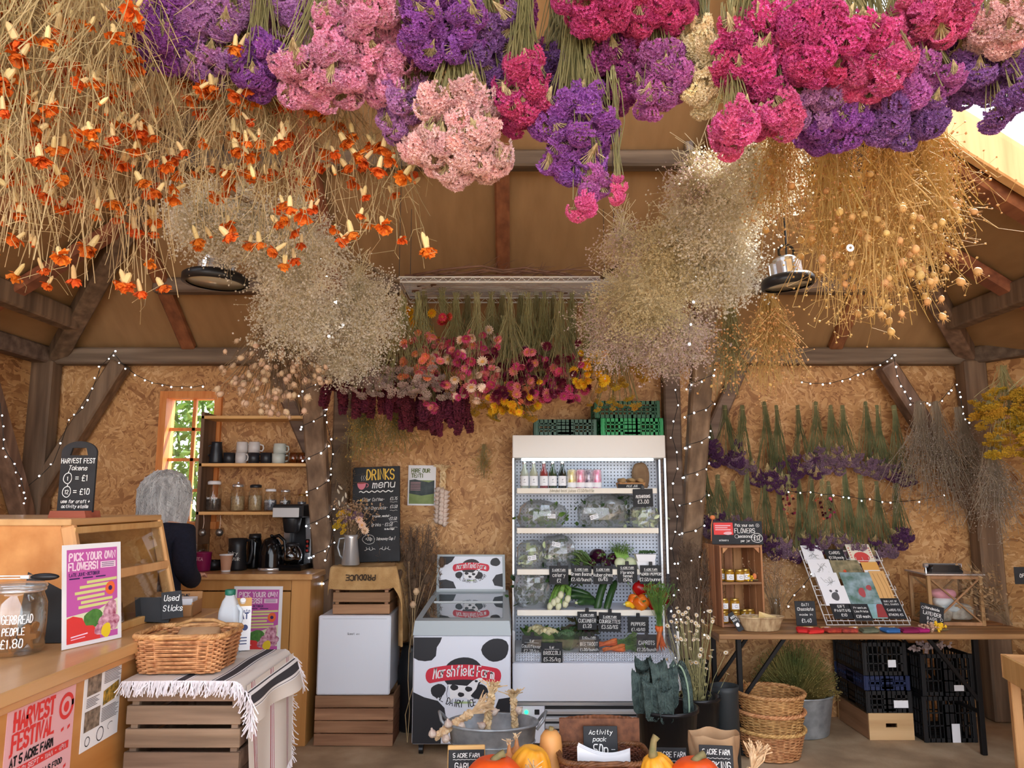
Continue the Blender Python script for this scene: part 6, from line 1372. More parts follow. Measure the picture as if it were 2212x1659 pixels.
chalk_sign('price_sign', 'black chalk sign reading 5 ACRE FARM behind the yellow squash', 'sign', (on_tab(1452, 3.12)[0], 3.14, .377), .125, .165, [('5 ACRE FARM', 0, .132, .018, {'fit': .115}), ('_', -.06, .118, .12), ('SQUASH', 0, .08, .022, {'fit': .08}), ('£2.20', .02, .045, .022, {'fit': .07})], rotz=-.05, tilt=-.1)
chalk_sign('price_sign', 'black chalk sign reading 5 ACRE FARM COOKING in front of the paper bag', 'sign', (on_tab(1556, 3.0)[0], 3.05, .377), .125, .2, [('5 ACRE FARM', 0, .168, .018, {'fit': .1}), ('~', -.05, .155, .1), ('COOKING', 0, .118, .025, {'fit': .1}), ('APPLES', 0, .08, .022, {'fit': .09}), ('£2/KG', 0, .04, .022, {'fit': .07})], rotz=-.12, tilt=-.1)
# dark basket with activity packs
x, y, z = on_tab(1303, 3.12); t = thing('dark_basket', 'dark brown wicker basket holding activity packs on the low table', 'basket', (x, y, z))
ol = rrect(.15, .11, 5); q = MB(); wicker(q, ol, .004, .15, .12, .0042, 20, 40, .004); q.build('woven_wall', M_wickd, t, True); q = MB(); rim(q, ol, .155, 1.125, .011, 44, 130, .005); q.build('rim', M_wickd, t, True); q = MB(); q.cbox((0, 0, .006), (.28, .2, .008), .002); q.build('base', M_wickd, t)
q = MB(); q.grid(lambda u, v: (-.16+.32*u, .126+.004*math.sin(60*u), .06+.19*v+.012*math.sin(PI*u)*v), 40, 8); q.grid(lambda u, v: (-.16+.32*u, .118, .06+.19*v), 4, 4); q.build('back_panel', M_wickd, t)
chalk_sign('activity_sign', 'black chalk sign reading Activity pack 50p in the dark basket', 'sign', (x, y+.075, z+.115), .135, .115, [('Activity', 0, .085, .016, {'fit': .09, 'slant': .2}), ('pack', -.005, .06, .015, {'fit': .05, 'slant': .2}), ('50p', 0, .015, .034, {'fit': .055, 'w': .004}), ('_', -.056, .03, .014), ('_', -.056, .018, .014), ('_', .042, .03, .014), ('_', .042, .018, .014)], tilt=-.12)
for k in range(3):
    t = thing('paper_sheet', ('front white activity sheet in the dark basket', 'middle white activity sheet in the dark basket', 'rear white activity sheet in the dark basket')[k], 'paper', (x+.004*k, y-.03+.02*k, z+.01))
    q = MB(); q.grid(lambda u, v: (-.1+.2*u, -.02*math.sin(PI*u)+.02*v, .155*v - .02*v*math.sin(PI*u) + .02*v*(1-u)), 14, 6); q.build('sheet', M_paper, t, True)
M_kraft = mat('kraft_paper', S(176, 138, 100))
x, y, z = on_tab(1545, 3.22); t = thing('paper_bag', 'crumpled open brown paper bag at the right of the pumpkins', 'paper bag', (x, y, z))
def bagf(u, v): a = 2*PI*u; r_ = .085*(1+.1*math.sin(3*a)+.05*math.sin(7*a+9*v)); return (r_*math.cos(a)*(1+.15*v), .07*(1+.1*math.sin(4*a))*math.sin(a), .2*v + .005*math.sin(5*a)*v)
q = MB(); q.grid(bagf, 40, 10); q.grid(lambda u, v: tuple(np.array(bagf(u, 1))*np.array([1-.12*v, 1-.12*v, 1]) - np.array([0, 0, .06*v])), 40, 3); q.build('bag', M_kraft, t, True)
x, y, z = on_tab(1640, 3.05); t = thing('paper_bag', 'flat brown paper bag lying at the right corner of the low table', 'paper bag', (x, y, z), .3); q = lump((.11, .09, .05), .25, 21); q.V = [v+np.array([0, 0, .04]) for v in q.V]; q.build('bag', M_kraft, t)

# ------------------------------------------------------------------ hanging dried flowers
def strands(n, top, bot, K=6, sag=.02, wav=.01, seed=None, tr=.012):
    """n curved stems from a tie point to the given end points (n, 3)"""
    g = np.random.default_rng(seed); top = np.asarray(top, float) + g.normal(0, tr, (n, 3))*np.array([1, 1, .3]); bot = np.asarray(bot, float)
    s = np.linspace(0, 1, K)[None, :, None]; d = bot-top
    xy = s**1.5; P = top[:, None] + np.concatenate([d[:, None, :2]*xy, d[:, None, 2:]*s], 2)
    A = g.normal(0, 1, (n, 1, 3))*wav*np.array([1.6, 1.6, .2]); B_ = g.normal(0, 1, (n, 1, 3))*wav*np.array([.9, .9, .1]); ph = g.uniform(0, 6.28, (n, 1, 1))
    return P + (A*np.sin(s*g.uniform(2, 6, (n, 1, 1))+ph) + B_*np.sin(s*g.uniform(7, 13, (n, 1, 1))+ph*2))*np.sin(s*PI)
def rot_to(D):
    """rotation matrices taking +z to the unit directions D, with random spin"""
    D = np.asarray(D, float); D = D/(np.linalg.norm(D, axis=1, keepdims=True)+1e-9); n = len(D); r = rng.normal(size=(n, 3))
    X = np.cross(D, r); X /= np.linalg.norm(X, axis=1, keepdims=True)+1e-9; Y = np.cross(D, X); return np.stack([X, Y, D], 2)
def dirs_euler(d):
    return Vector(d).to_track_quat('Z', 'Y').to_euler()
def pxm(px, Y): return px*Y/F_PX
M_straw = mat('straw_stem', S(150, 126, 82), .7, c2=S(218, 194, 144), scale=7, rand=.08, transl=.1); M_olive = mat('olive_stem', S(116, 110, 68), .7, c2=S(166, 156, 108), scale=5, rand=.08)
M_gold = mat('golden_stem', S(182, 142, 78), .7, c2=S(222, 190, 122), scale=5, rand=.08, transl=.1); M_gstem = mat('green_stem', S(74, 84, 50), .75, c2=S(146, 144, 102), scale=6, rand=.1); M_brst = mat('brown_stem', S(104, 82, 58), .75, c2=S(148, 122, 90), scale=6)
def rail(label, a, b, r_=.014):
    q = MB(); q.tube([a, b], r_, 8); o = q.build('drying_pole', M_brst, None, True); tag(o, label, 'pole'); return o
# ---- statice
def floret():
    V = [(0, 0, -.3)]; 
    for k in range(5):
        a = k*1.2566; V += [(.34*math.cos(a-.45), .34*math.sin(a-.45), .16), (.62*math.cos(a), .62*math.sin(a), .34 if k % 2 else .2)]
    F = [[0, 1+2*k, 2+2*k, 1+2*((k+1) % 5)] for k in range(5)]; return np.array(V), np.array(F)
FLV, FLF = floret()
STAT = {}
def statice_meshes(cname, c1, c2):
    if cname in STAT: return STAT[cname]
    m_ = mat('statice_' + cname, c1, .8, c2=c2, scale=5.5, transl=.28, rand=.14); out = []
    for v in range(4):
        q = MB(); pts = []; nrm = []
        for sp_ in range(9):           # one-sided curved spikes of papery florets
            a0 = sp_*2.4 + v; el = rng.uniform(.15, 1.25); d = np.array([math.sin(el)*math.cos(a0), math.sin(el)*math.sin(a0), -math.cos(el)]); side = np.cross(d, rng.normal(size=3)); side /= np.linalg.norm(side)
            for k in range(14):
                s = (k-6.5)/6.5; base = d*(.62-.22*s*s) + side*s*.42
                for r_ in (-1, 1):
                    p_ = base + np.cross(d, side)*r_*.075 + rng.normal(0, .02, 3); pts.append(p_); nrm.append(p_*.6 + d*.5 + rng.normal(0, .15, 3))
        pts = np.array(pts); q.inst(FLV, FLF, pts, rng.uniform(.12, .185, len(pts)), rot_to(nrm), 0)
        P = np.array([[[0, 0, .55], pts[i]*.35+np.array([0, 0, .1]), pts[i]*.92] for i in range(0, len(pts), 6)]); q.stems(P, .014, 1)
        out.append(q.mesh('statice_cluster_' + cname, [m_, M_straw]))
    STAT[cname] = out; return out
COLS = {'purple': (S(134, 62, 150), S(182, 116, 196)), 'violet': (S(122, 70, 138), S(170, 122, 184)), 'magenta': (S(186, 48, 112), S(226, 104, 162)), 'hotpink': (S(212, 74, 138), S(240, 136, 184)), 'orchid': (S(166, 78, 152), S(212, 136, 196)),
        'lilac': (S(172, 112, 176), S(212, 160, 206)), 'pink': (S(216, 136, 172), S(240, 186, 208)), 'pale': (S(226, 176, 178), S(244, 212, 208)), 'cream': (S(226, 206, 158), S(246, 234, 202)), 'plum': (S(124, 44, 104), S(176, 84, 150)), 'mauve': (S(120, 90, 112), S(172, 140, 156)), 'wallplum': (S(82, 44, 84), S(124, 78, 120))}
def statice(label, px, py, Y, col, wpx, hpx, n, top_py=None, cs=.046, lean=0, stems=True, depth=.09, grp=None):
    """bunch whose flower mass fills an ellipse of wpx x hpx about (px, py)"""
    c = at(px, py, Y); up = pxm(hpx*.5, Y)+.3; tie = Vector((c.x+lean, Y, c.z+up))
    t = thing('statice_bunch', label, 'dried flowers', tie, group=grp); ms = statice_meshes(col, *COLS[col]); rx, rz = pxm(wpx*.58, Y), pxm(hpx*.56, Y); E_ = []
    n = int(n*2.1)
    for k in range(n):
        while True:
            a, b, e_ = rng.uniform(-1, 1, 3)
            if a*a+b*b+e_*e_ < 1: break
        p_ = Vector((c.x-tie.x+a*(rx-cs*.4), e_*depth, c.z-tie.z+b*(rz-cs*.3))); s_ = cs*rng.uniform(.8, 1.25)
        d = Vector((a*.6, e_*.6-.25, -1)); o = part('flower_cluster', ms[int(rng.integers(4))], t, p_, (rng.normal(0, .35), rng.normal(0, .35)+a*.35, rng.uniform(0, 6.28)), s_*1.25); E_.append(p_+Vector((0, 0, s_*.5)))
    if stems:
        q = MB(); q.stems(strands(n*2, (0, 0, 0), np.array([E_[i % n] for i in range(n*2)])+rng.normal(0, .01, (n*2, 3)), 5, wav=.006), .0016); q.stems(np.array([[[rng.normal(0, .006), rng.normal(0, .006), -.03], [rng.normal(0, .01), rng.normal(0, .01), .08]] for _ in range(14)]), .0018); q.build('stems', M_olive, t, kind='stuff')
    return t
ST = [  # label, px, py, Y, colour, w, h, n
 ('purple statice bunch at the far left of the top row, beside the marigolds', 330, 60, 1.95, 'purple', 190, 170, 26),
 ('dusty lilac statice bunch right of the leftmost purple bunch', 455, 85, 2.05, 'lilac', 190, 190, 26),
 ('deep orchid statice bunch hanging between lilac and pink at upper left', 560, 140, 2.0, 'purple', 120, 130, 14),
 ('lilac statice bunch at the top edge above the pink ones', 610, 30, 2.1, 'lilac', 200, 130, 20),
 ('bright pink statice bunch low in the upper left group', 690, 150, 1.95, 'pink', 210, 140, 24),
 ('pink statice bunch cut by the top edge left of the purple mass', 770, 45, 1.9, 'pink', 200, 170, 26),
 ('pink statice bunch with pale tips in the middle of the left group', 800, 130, 2.0, 'pink', 190, 170, 24),
 ('lilac statice bunch hanging under the pink ones near the roof panel', 865, 220, 2.05, 'lilac', 120, 150, 16),
 ('palest pink statice bunch, upper part of the blush mass', 990, 220, 1.95, 'pale', 170, 110, 18),
 ('palest pink statice bunch reaching lowest above the ceiling seam', 1000, 315, 1.95, 'pale', 210, 130, 26),
 ('blush statice bunch behind the palest pink one', 930, 280, 2.1, 'pale', 150, 160, 16),
 ('deep purple statice bunch at the top edge left of centre', 950, 60, 1.9, 'purple', 190, 170, 28),
 ('violet statice bunch in the middle of the dark purple mass', 1040, 100, 2.0, 'violet', 170, 200, 26),
 ('plum statice bunch beside the bare hanging stems', 1110, 60, 2.1, 'plum', 110, 150, 14),
 ('crimson-magenta statice bunch below the purple mass', 1130, 195, 1.95, 'magenta', 130, 180, 22),
 ('violet statice bunch behind the magenta one', 1210, 150, 2.2, 'violet', 140, 150, 16),
 ('purple statice bunch tapering down to loose pink sprigs', 1245, 280, 2.0, 'purple', 170, 230, 32),
 ('orchid statice bunch right of the long bare stems', 1320, 150, 2.05, 'plum', 150, 170, 20),
 ('purple statice bunch beside the cream one', 1420, 160, 2.0, 'orchid', 120, 190, 20),
 ('magenta statice bunch at the top edge above the bare stems', 1280, 15, 1.9, 'magenta', 160, 90, 16),
 ('hot pink statice bunch at the top edge right of the bare stems', 1420, 20, 1.95, 'magenta', 190, 120, 20),
 ('cream statice bunch, the only white one at the top', 1515, 130, 2.0, 'cream', 90, 230, 22),
 ('magenta statice bunch at the left of the large right group', 1640, 110, 1.9, 'magenta', 190, 210, 34),
 ('hot pink statice sprays hanging lowest at the right group', 1590, 275, 1.9, 'hotpink', 110, 90, 9),
 ('hot pink statice spray just right of the lowest ones', 1670, 250, 1.92, 'hotpink', 120, 80, 8),
 ('large magenta statice bunch in the middle of the right group', 1790, 90, 1.85, 'magenta', 240, 190, 38),
 ('orchid pink statice bunch over the purple right mass', 1880, 130, 1.9, 'hotpink', 170, 150, 24),
 ('hot pink statice bunch cut by the top edge at right', 1990, 30, 1.85, 'hotpink', 210, 110, 24),
 ('lilac statice bunch under the large magenta one', 1740, 220, 2.0, 'lilac', 170, 110, 16),
 ('purple statice bunch above the golden seed heads', 1800, 265, 2.05, 'purple', 160, 90, 15),
 ('orchid statice bunch at the right of the lilac one', 1970, 170, 1.95, 'orchid', 190, 130, 20),
 ('violet statice bunch with sunlit rim near the skylight', 1960, 250, 2.0, 'violet', 170, 100, 18),
 ('violet statice bunch crossing the top of the skylight', 2090, 160, 2.0, 'violet', 170, 110, 20),
 ('purple statice bunch at the right edge under the pale pink', 2190, 130, 1.95, 'violet', 110, 150, 16),
 ('pale pink statice bunch in the top right corner', 2165, 45, 1.85, 'pale', 120, 110, 14),
 ('purple statice bunch at the top right behind the hot pink', 2060, 80, 2.05, 'purple', 180, 120, 18),
 ('small purple sprig dangling alone before the skylight', 2165, 232, 1.95, 'violet', 60, 60, 4)]
for a in ST: statice(*a)
statice('pink statice sprig hanging lowest left of centre on bare stems', 1262, 450, 1.98, 'hotpink', 70, 60, 5, cs=.032, depth=.03)
statice('single pink statice sprig hanging on a long bare stem', 1330, 410, 1.98, 'hotpink', 30, 80, 3, cs=.026, depth=.02)
statice('purple statice sprig above the lowest pink sprig', 1275, 385, 1.98, 'orchid', 70, 70, 6, cs=.036, depth=.04)
for i, x in enumerate((-1.3, -.3, .35, 1.0)):
    rail(('left', 'left-centre', 'right-centre', 'right')[i] + ' pole the statice bunches hang from, under the roof', (x-.55, 1.98, 2.98), (x+.5, 1.98, 2.98))
# bare stems of a high bunch
t = thing('stem_bundle', 'bundle of bare flat olive stems hanging between purple bunches at top centre', 'stems', at(1230, -40, 2.15)); L_ = pxm(170, 2.15)
q = MB(); q.stems(strands(70, (0, 0, 0), np.stack([rng.normal(0, .035, 70), rng.normal(0, .03, 70), -L_*rng.uniform(.8, 1.1, 70)], 1), 6, wav=.006, tr=.03), .0028); q.build('stems', M_olive, t, kind='stuff')

# ---- marigolds
M_mari = mat('marigold_petal', S(204, 78, 16), .7, c2=S(244, 134, 36), scale=5, transl=.25, rand=.12); M_cal = mat('marigold_calyx', S(196, 164, 104), .65, c2=S(228, 202, 146), scale=20, stretch=(8, 8, 1), rand=.1)
MARI = []
for v in range(5):
    q = MB(); cr = (.27, .3, .34, .27, .24)[v]; h_ = (1.3, 1.2, 1.0, 1.5, 1.1)[v]
    q.lathe([(.06, h_), (cr*.8, h_*.8), (cr, h_*.35), (cr*1.05, 0), (cr*.9, -.05)], 9, m=1, cap1=False)
    n = (34, 26, 40, 22, 30)[v]; 
    for k in range(n):
        a = k*2.4; el = .35+1.0*((k % 7)/7); r_ = .98*rng.uniform(.75, 1.2); d = np.array([math.cos(a)*math.sin(el), math.sin(a)*math.sin(el), -math.cos(el)]); sd = np.array([-math.sin(a), math.cos(a), 0])*.27*rng.uniform(.8, 1.3)
        b_ = d*.12; tip = d*r_; tw = rng.normal(0, .08, 3); q.add([b_-sd*.4, tip*.6-sd+tw*.4, tip-sd*.6+tw, tip+sd*.6-tw, tip*.6+sd], [[0, 1, 2, 3, 4]])
    MARI.append(q.mesh('marigold_head', [M_mari, M_cal]))
bud = MB(); bud.lathe([(.05, 1.2), (.22, .8), (.26, .35), (.18, 0), (.05, -.1)], 8, m=1); bud.lathe([(.12, .02), (.22, -.16), (.1, -.25)], 7, m=0); MARI.append(bud.mesh('marigold_bud', [M_mari, M_cal]))
def marigold(label, px, Y, ytop, ybot, w, n, heads, hs=.025, lean=0):
    heads = int(heads*1.25); n = int(n*1.3)
    tie = at(px, ytop, Y); t = thing('marigold_bunch', label, 'dried flowers', tie); L_ = pxm(ybot-ytop, Y); W_ = pxm(w/2, Y)
    u = rng.uniform(-1, 1, n); f = rng.uniform(.45, 1, n); end = np.stack([u*W_+lean*f, rng.normal(0, .1, n), -L_*f], 1); P = strands(n, (0, 0, 0), end, 11, wav=.022)
    q = MB(); q.stems(P, rng.uniform(.0007, .0015, n))
    m2 = n*3; i_ = rng.integers(0, n, m2); k_ = rng.integers(3, 11, m2); b_ = P[i_, k_]; e_ = b_ + rng.normal(0, 1, (m2, 3))*np.array([.05, .04, .04]) - np.array([0, 0, .035]); q.stems(np.stack([b_, (b_+e_)/2+rng.normal(0, .012, (m2, 3)), e_], 1), .0007)
    q.build('stems', M_straw, t, kind='stuff')
    for k in range(heads):
        i = int(rng.integers(0, n)); fr_ = rng.random(); d = Vector((rng.normal(0, .5), rng.normal(0, .45)-.1, 1)).normalized()
        if fr_ < .62: base = P[i, -1]
        else: base = P[i, int(rng.integers(5, 10))] + np.array([rng.normal(0, .04), rng.normal(0, .04)-.03, -.03])
        v = int(rng.integers(0, 6)); part('flower_head', MARI[v], t, base, dirs_euler(d), hs*rng.uniform(.75, 1.25)*(1.15 if base[2] > -L_*.5 else .9))
    return t
MG = [('marigold bunch at the left edge with the largest orange heads', 20, 1.55, -250, 640, 190, 70, 34, .025), ('marigold bunch at the upper left corner, second from the left edge', 110, 1.65, -220, 720, 200, 75, 36, .025),
      ('marigold bunch hanging down to the wall beam at left', 215, 1.85, -150, 730, 200, 75, 36, .025), ('marigold bunch reaching lowest above the small lamp', 320, 1.95, -120, 735, 200, 75, 36, .024),
      ('marigold bunch in front of the left lamp', 420, 2.1, -60, 600, 190, 70, 32, .025), ('marigold bunch under the lilac statice', 520, 2.1, 0, 540, 200, 66, 34, .025), ('marigold bunch right of the left lamp', 620, 2.15, 30, 610, 190, 60, 30, .026),
      ('marigold bunch with long curved stems before the ceiling', 730, 2.2, 60, 590, 200, 52, 28, .026), ('sparse marigold bunch with few long stems at the right of its group', 850, 2.2, 120, 600, 190, 26, 15, .027),
      ('marigold bunch high behind the leftmost purple statice', 240, 1.6, -260, 420, 260, 70, 22, .024), ('marigold bunch high at the left behind the front ones', 60, 2.2, -100, 640, 260, 70, 26, .024)]
for a in MG: marigold(*a)
for i, (x, y) in enumerate(((-1.45, 1.7), (-.85, 2.12))): rail(('front', 'rear')[i] + ' pole the marigold bunches hang from', (x-.6, y, 2.92 + .02*i), (x+.55, y, 2.92 + .02*i))

# ---- gypsophila clouds
XV = np.array([[-.5, 0, 0], [0, .5, .1], [.5, 0, 0], [0, -.5, .1], [0, -.1, -.5], [0, .1, .5]]); XF = np.array([[0, 1, 2], [0, 2, 3], [0, 4, 2], [0, 2, 5]])
M_gyp = mat('gypsophila', S(216, 208, 192), .85, c2=S(250, 244, 232), scale=9, transl=.5); M_gypp = mat('sea_lavender', S(194, 172, 168), .85, c2=S(234, 214, 208), scale=9, transl=.45); M_gypy = mat('gypsophila_gold', S(210, 196, 154), .85, c2=S(246, 234, 196), scale=9, transl=.5); M_gyps = mat('gypsophila_stem', S(200, 186, 150), .8, c2=S(230, 216, 180), scale=9)
def gyp(label, px, py, Y, w, h, n=5200, m_=None, spray=0, cut=40):
    c = at(px, py, Y); rx, rz = pxm(w/2, Y), pxm(h/2, Y); tie = Vector((c.x+spray, Y+.02, c.z+rz*.95)); t = thing('gypsophila_bunch', label, 'dried flowers', tie); off = np.array([c.x-tie.x, -.02, c.z-tie.z])
    nb = 260; d = rng.normal(0, 1, (nb, 3)); d /= np.linalg.norm(d, axis=1, keepdims=True); ends = d*np.array([rx, .17, rz])*rng.uniform(.35, 1, (nb, 1)) + off
    P = strands(nb, (0, 0, 0), ends, 5, wav=.012); q = MB(); q.stems(P, .0009)
    i_ = rng.integers(0, nb, n//3); b_ = ends[i_]; tw = b_ + rng.normal(0, 1, (n//3, 3))*.038; q.stems(np.stack([b_, (b_+tw)/2 + rng.normal(0, .006, (n//3, 3)), tw], 1), .0005)
    q.stems(np.stack([np.zeros((cut, 3))+rng.normal(0, .012, (cut, 3)), rng.normal(0, .03, (cut, 3))+np.array([0, 0, .05]), rng.normal(0, .05, (cut, 3))+np.array([0, 0, .085])], 1), .0015); q.build('stems', M_gyps, t, kind='stuff')
    pos = np.concatenate([tw, tw + rng.normal(0, .012, tw.shape), tw + rng.normal(0, .02, tw.shape)]); q = MB(); q.inst(XV, XF, pos, rng.uniform(.006, .0115, len(pos)), rand_rot(len(pos))); q.build('blossoms', m_ or M_gyp, t, kind='stuff')
GY = [('grey gypsophila cloud behind the left lamp', 520, 500, 3.0, 240, 170, 5000, None), ('grey gypsophila cloud right of the left lamp', 640, 560, 3.1, 240, 230, 6500, None), ('gypsophila cloud above the brown seed heads', 640, 690, 3.4, 200, 170, 5000, None), ('gypsophila cloud beside the hanging wire rack at left', 770, 680, 3.6, 210, 190, 6500, M_gyp),
      ('gypsophila cloud lowest on the left, before the post', 740, 770, 3.8, 170, 110, 3500, None), ('thin grey gypsophila cloud above the left lamp', 430, 480, 2.9, 160, 110, 2200, None),
      ('gypsophila cloud highest at the right, under the pink sprays', 1640, 380, 2.8, 200, 200, 5000, None), ('gypsophila cloud second from the top on the right slope', 1545, 470, 2.95, 230, 230, 7000, M_gyp), ('golden grey gypsophila cloud in the middle of the right slope', 1465, 570, 3.15, 240, 210, 7000, M_gypy),
      ('gypsophila cloud left of the right lamp', 1560, 580, 3.1, 180, 180, 5000, M_gyp), ('gypsophila cloud lower on the right slope by the rack end', 1385, 650, 3.5, 220, 190, 6000, M_gypy), ('mauve grey sea lavender cloud beside the yellow flowers', 1335, 715, 3.7, 170, 170, 5000, M_gypp), ('mauve sea lavender cloud hanging over the right post', 1450, 740, 3.6, 200, 150, 5500, M_gypp),
      ('loose dark gypsophila spray against the ceiling at right', 1500, 400, 2.9, 120, 80, 900, M_gypp), ('loose gypsophila spray near the rack corner', 1345, 535, 3.2, 110, 80, 800, M_gypp)]
for a in GY: gyp(*a[:8])
for i, (a, b) in enumerate(((at(470, 400, 2.8), at(860, 610, 3.9)), (at(1680, 270, 2.65), at(1300, 600, 3.9)))): rail(('left', 'right')[i] + ' sloping pole the gypsophila hangs from', a, b, .011)

# ---- golden seed heads on the right
def pod_mesh(nm, m_, horns=5, hl=.9):
    q = MB(); q.lathe([(0, -1), (.5, -.85), (.85, -.3), (.8, .2), (.45, .75), (.12, .95)], 9)
    if horns:
        for k in range(horns): a = k*2*PI/horns; c_, s_ = math.cos(a), math.sin(a); q.tube([(.3*c_, .3*s_, -.8), (.55*c_, .55*s_, -1.1), (.95*c_, .95*s_, -1-hl*.7)], [.09, .06, .02], 4)
    return q.mesh(nm, m_, True)
M_pg = mat('golden_pod', S(178, 130, 72), .7, c2=S(220, 176, 112), scale=14, rand=.15); M_pb = mat('pale_pod', S(176, 140, 108), .7, c2=S(214, 184, 152), scale=14, rand=.15)
PODN = pod_mesh('nigella_pod', M_pg, 6, 1.2); PODF = pod_mesh('flax_pod', M_pg, 0); PODP = pod_mesh('pale_pod', M_pb, 5, .35)
OV, OF = np.array([[1, 0, 0], [-1, 0, 0], [0, 1, 0], [0, -1, 0], [0, 0, 1.2], [0, 0, -1.2]], float), np.array([[0, 2, 4], [2, 1, 4], [1, 3, 4], [3, 0, 4], [2, 0, 5], [1, 2, 5], [3, 1, 5], [0, 3, 5]])
def seedbunch(label, px, ytop, Y, ybot, w, n, big, small, stem, podm, pm, bs=.0135, ss=.0045, spread=.5, lean=0, name='seed_head_bunch', dep=.1, bpart='seed_head', flo=.5):
    tie = at(px, ytop, Y); t = thing(name, label, 'dried flowers', tie); L_ = pxm(ybot-ytop, Y); W_ = pxm(w/2, Y)
    u = np.clip(rng.normal(0, spread, n), -1, 1); f = rng.uniform(flo, 1, n)*(1-.18*u*u); end = np.stack([u*W_*f+lean*f, rng.normal(0, dep, n), -L_*f], 1); P = strands(n, (0, 0, 0), end, 8, wav=.014)
    q = MB(); q.stems(P, rng.uniform(.0009, .0017, n)); m2 = small; i_ = rng.integers(0, n, m2); k_ = rng.integers(3, 8, m2); b_ = P[i_, k_]; e_ = b_ + rng.normal(0, 1, (m2, 3))*np.array([.03, .03, .028]); q.stems(np.stack([b_, e_], 1), .0006); q.build('stems', stem, t, kind='stuff')
    if small: q = MB(); q.inst(OV, OF, e_, rng.uniform(.6, 1.2, m2)*ss, rand_rot(m2)); q.build('small_seeds', pm, t, kind='stuff')
    for k in range(big):
        i = int(rng.integers(0, n)); base = P[i, -1] if rng.random() < .7 else P[i, int(rng.integers(5, 8))]+rng.normal(0, .02, 3); d = Vector((P[i, -2]-P[i, -1]) + rng.normal(0, .03, 3)); part(bpart, podm, t, base, dirs_euler(d if d.length > 1e-4 else (0, 0, 1)), bs*rng.uniform(.8, 1.25))
    return t
GS = [('golden flax bunch left of the right lamp chain', 1680, 200, 2.6, 560, 210, 120, 10, 700, M_gold, PODF, M_pg), ('pale yellow straw bunch in the middle of the golden mass', 1790, 180, 2.4, 560, 170, 150, 8, 420, M_gold, PODF, M_pg), ('golden seed bunch hanging over the right lamp', 1790, 260, 2.55, 760, 260, 130, 40, 800, M_gold, PODN, M_pg),
      ('golden nigella bunch in the centre of the right mass', 1890, 190, 2.4, 740, 280, 140, 46, 900, M_gold, PODN, M_pg), ('golden nigella bunch nearest the skylight', 1970, 200, 2.5, 700, 300, 140, 40, 900, M_gold, PODN, M_pg), ('brown seed bunch at the right rim of the golden mass', 2010, 220, 2.65, 600, 200, 100, 16, 700, M_gold, PODF, M_pg), ('golden nigella bunch hanging lowest before the wall beam', 1900, 330, 2.7, 750, 300, 100, 46, 600, M_gold, PODN, M_pg)]
for a in GS: seedbunch(*a)
rail('pole the golden seed bunches hang from under the skylight', (.75, 2.5, 2.83), (1.45, 2.5, 2.83))
seedbunch('bunch of round pale seed pods hanging over the mug shelf', 610, 630, 3.7, 905, 290, 220, 270, 160, M_brst, PODP, M_pb, .0145, .004, .6, name='poppy_bunch')
seedbunch('straw bunch with bright stems right of the wire rack', 1660, 625, 3.5, 860, 210, 150, 20, 700, M_gold, PODF, M_pg, .008, .0055, .5)
seedbunch('olive straw bunch below the right gypsophila', 1575, 640, 3.6, 870, 160, 110, 20, 500, M_olive, PODF, M_pg, .008, .0055, .45)
q = MB(); q.lathe([(0, -.1), (.5, -.05), (.9, .1), (1, .2), (.6, .25), (0, .2)], 10)
t = thing('white_everlasting', 'single white everlasting flower caught in the golden seed mass', 'flower', at(1836, 536, 2.25)); o = q.build('petals', M_paper, t, rot=(PI/2, 0, 0)); o.scale = (.012,)*3
q = MB(); q.sphere((0, -.004, 0), .004, 8, 6); q.build('eye', M_brst, t)

# ---- hanging wire rack with strawflowers
M_rackshine = mat('rack_chrome_shine', S(226, 226, 222), .35, .35); RZk = 2.70; RX0, RX1, RY0, RY1 = at(862, 600, 4.1).x, at(1328, 600, 4.1).x, 4.1, 4.55  # near-white wire colour stands in for light reflected by the chrome
t = thing('wire_rack', 'chrome wire rack hung flat under the ceiling with twigs laid on it', 'rack', (0, 0, RZk))
q = MB(); [q.tube([(RX0, y, z), (RX1, y, z)], .0045, 6) for y in (RY0, RY1) for z in (0, -.028)]; [q.tube([(x, RY0, z), (x, RY1, z)], .0035, 6) for x in (RX0, RX1) for z in (0, -.028)]; q.build('frame', M_rackshine, t)
q = MB()
for y in (RY0, RY1): q.tube([(RX0 + (RX1-RX0)*i/44, y, -.002 if i % 2 else -.026) for i in range(45)], .0022, 5)
q.build('zigzag_wire', M_rackshine, t)
for i in range(15): q = MB(); y = RY0+(RY1-RY0)*(i+.5)/15; q.tube([(RX0, y, .002), (RX1, y, .002)], .0018, 5); q.build('shelf_wire', M_rackshine, t)
for x in (RX0, RX1):
    for y in (RY0, RY1): q = MB(); q.tube([(x, y, 0), (x, y, EAVE+SL*(BW-y)-RZk-.02)], .0018, 5); q.build('hanging_wire', M_blk, t)
for k in range(12):
    g = np.random.default_rng(k); x0, x1 = RX0-.03+g.uniform(0, .2), RX1+.06-g.uniform(0, .3); y = RY0-.02+.04*k; q = MB(); pts = [(x0+(x1-x0)*i/9, y+g.normal(0, .015), .012+.05*math.sin(PI*i/9)*g.uniform(.2, 1.2)+g.normal(0, .008)) for i in range(10)]; q.tube(pts, [.0075*(1-.06*i) for i in range(10)], 6)
    for i in range(2, 9): q.tube([pts[i], (pts[i][0]+g.normal(.08, .06), pts[i][1]+g.normal(0, .03), pts[i][2]+g.uniform(.0, .06))], [.002, .0008], 4)
    q.build('twig', mat('twig', S(92, 62, 48), .7, c2=S(130, 96, 76), scale=9), t, True)
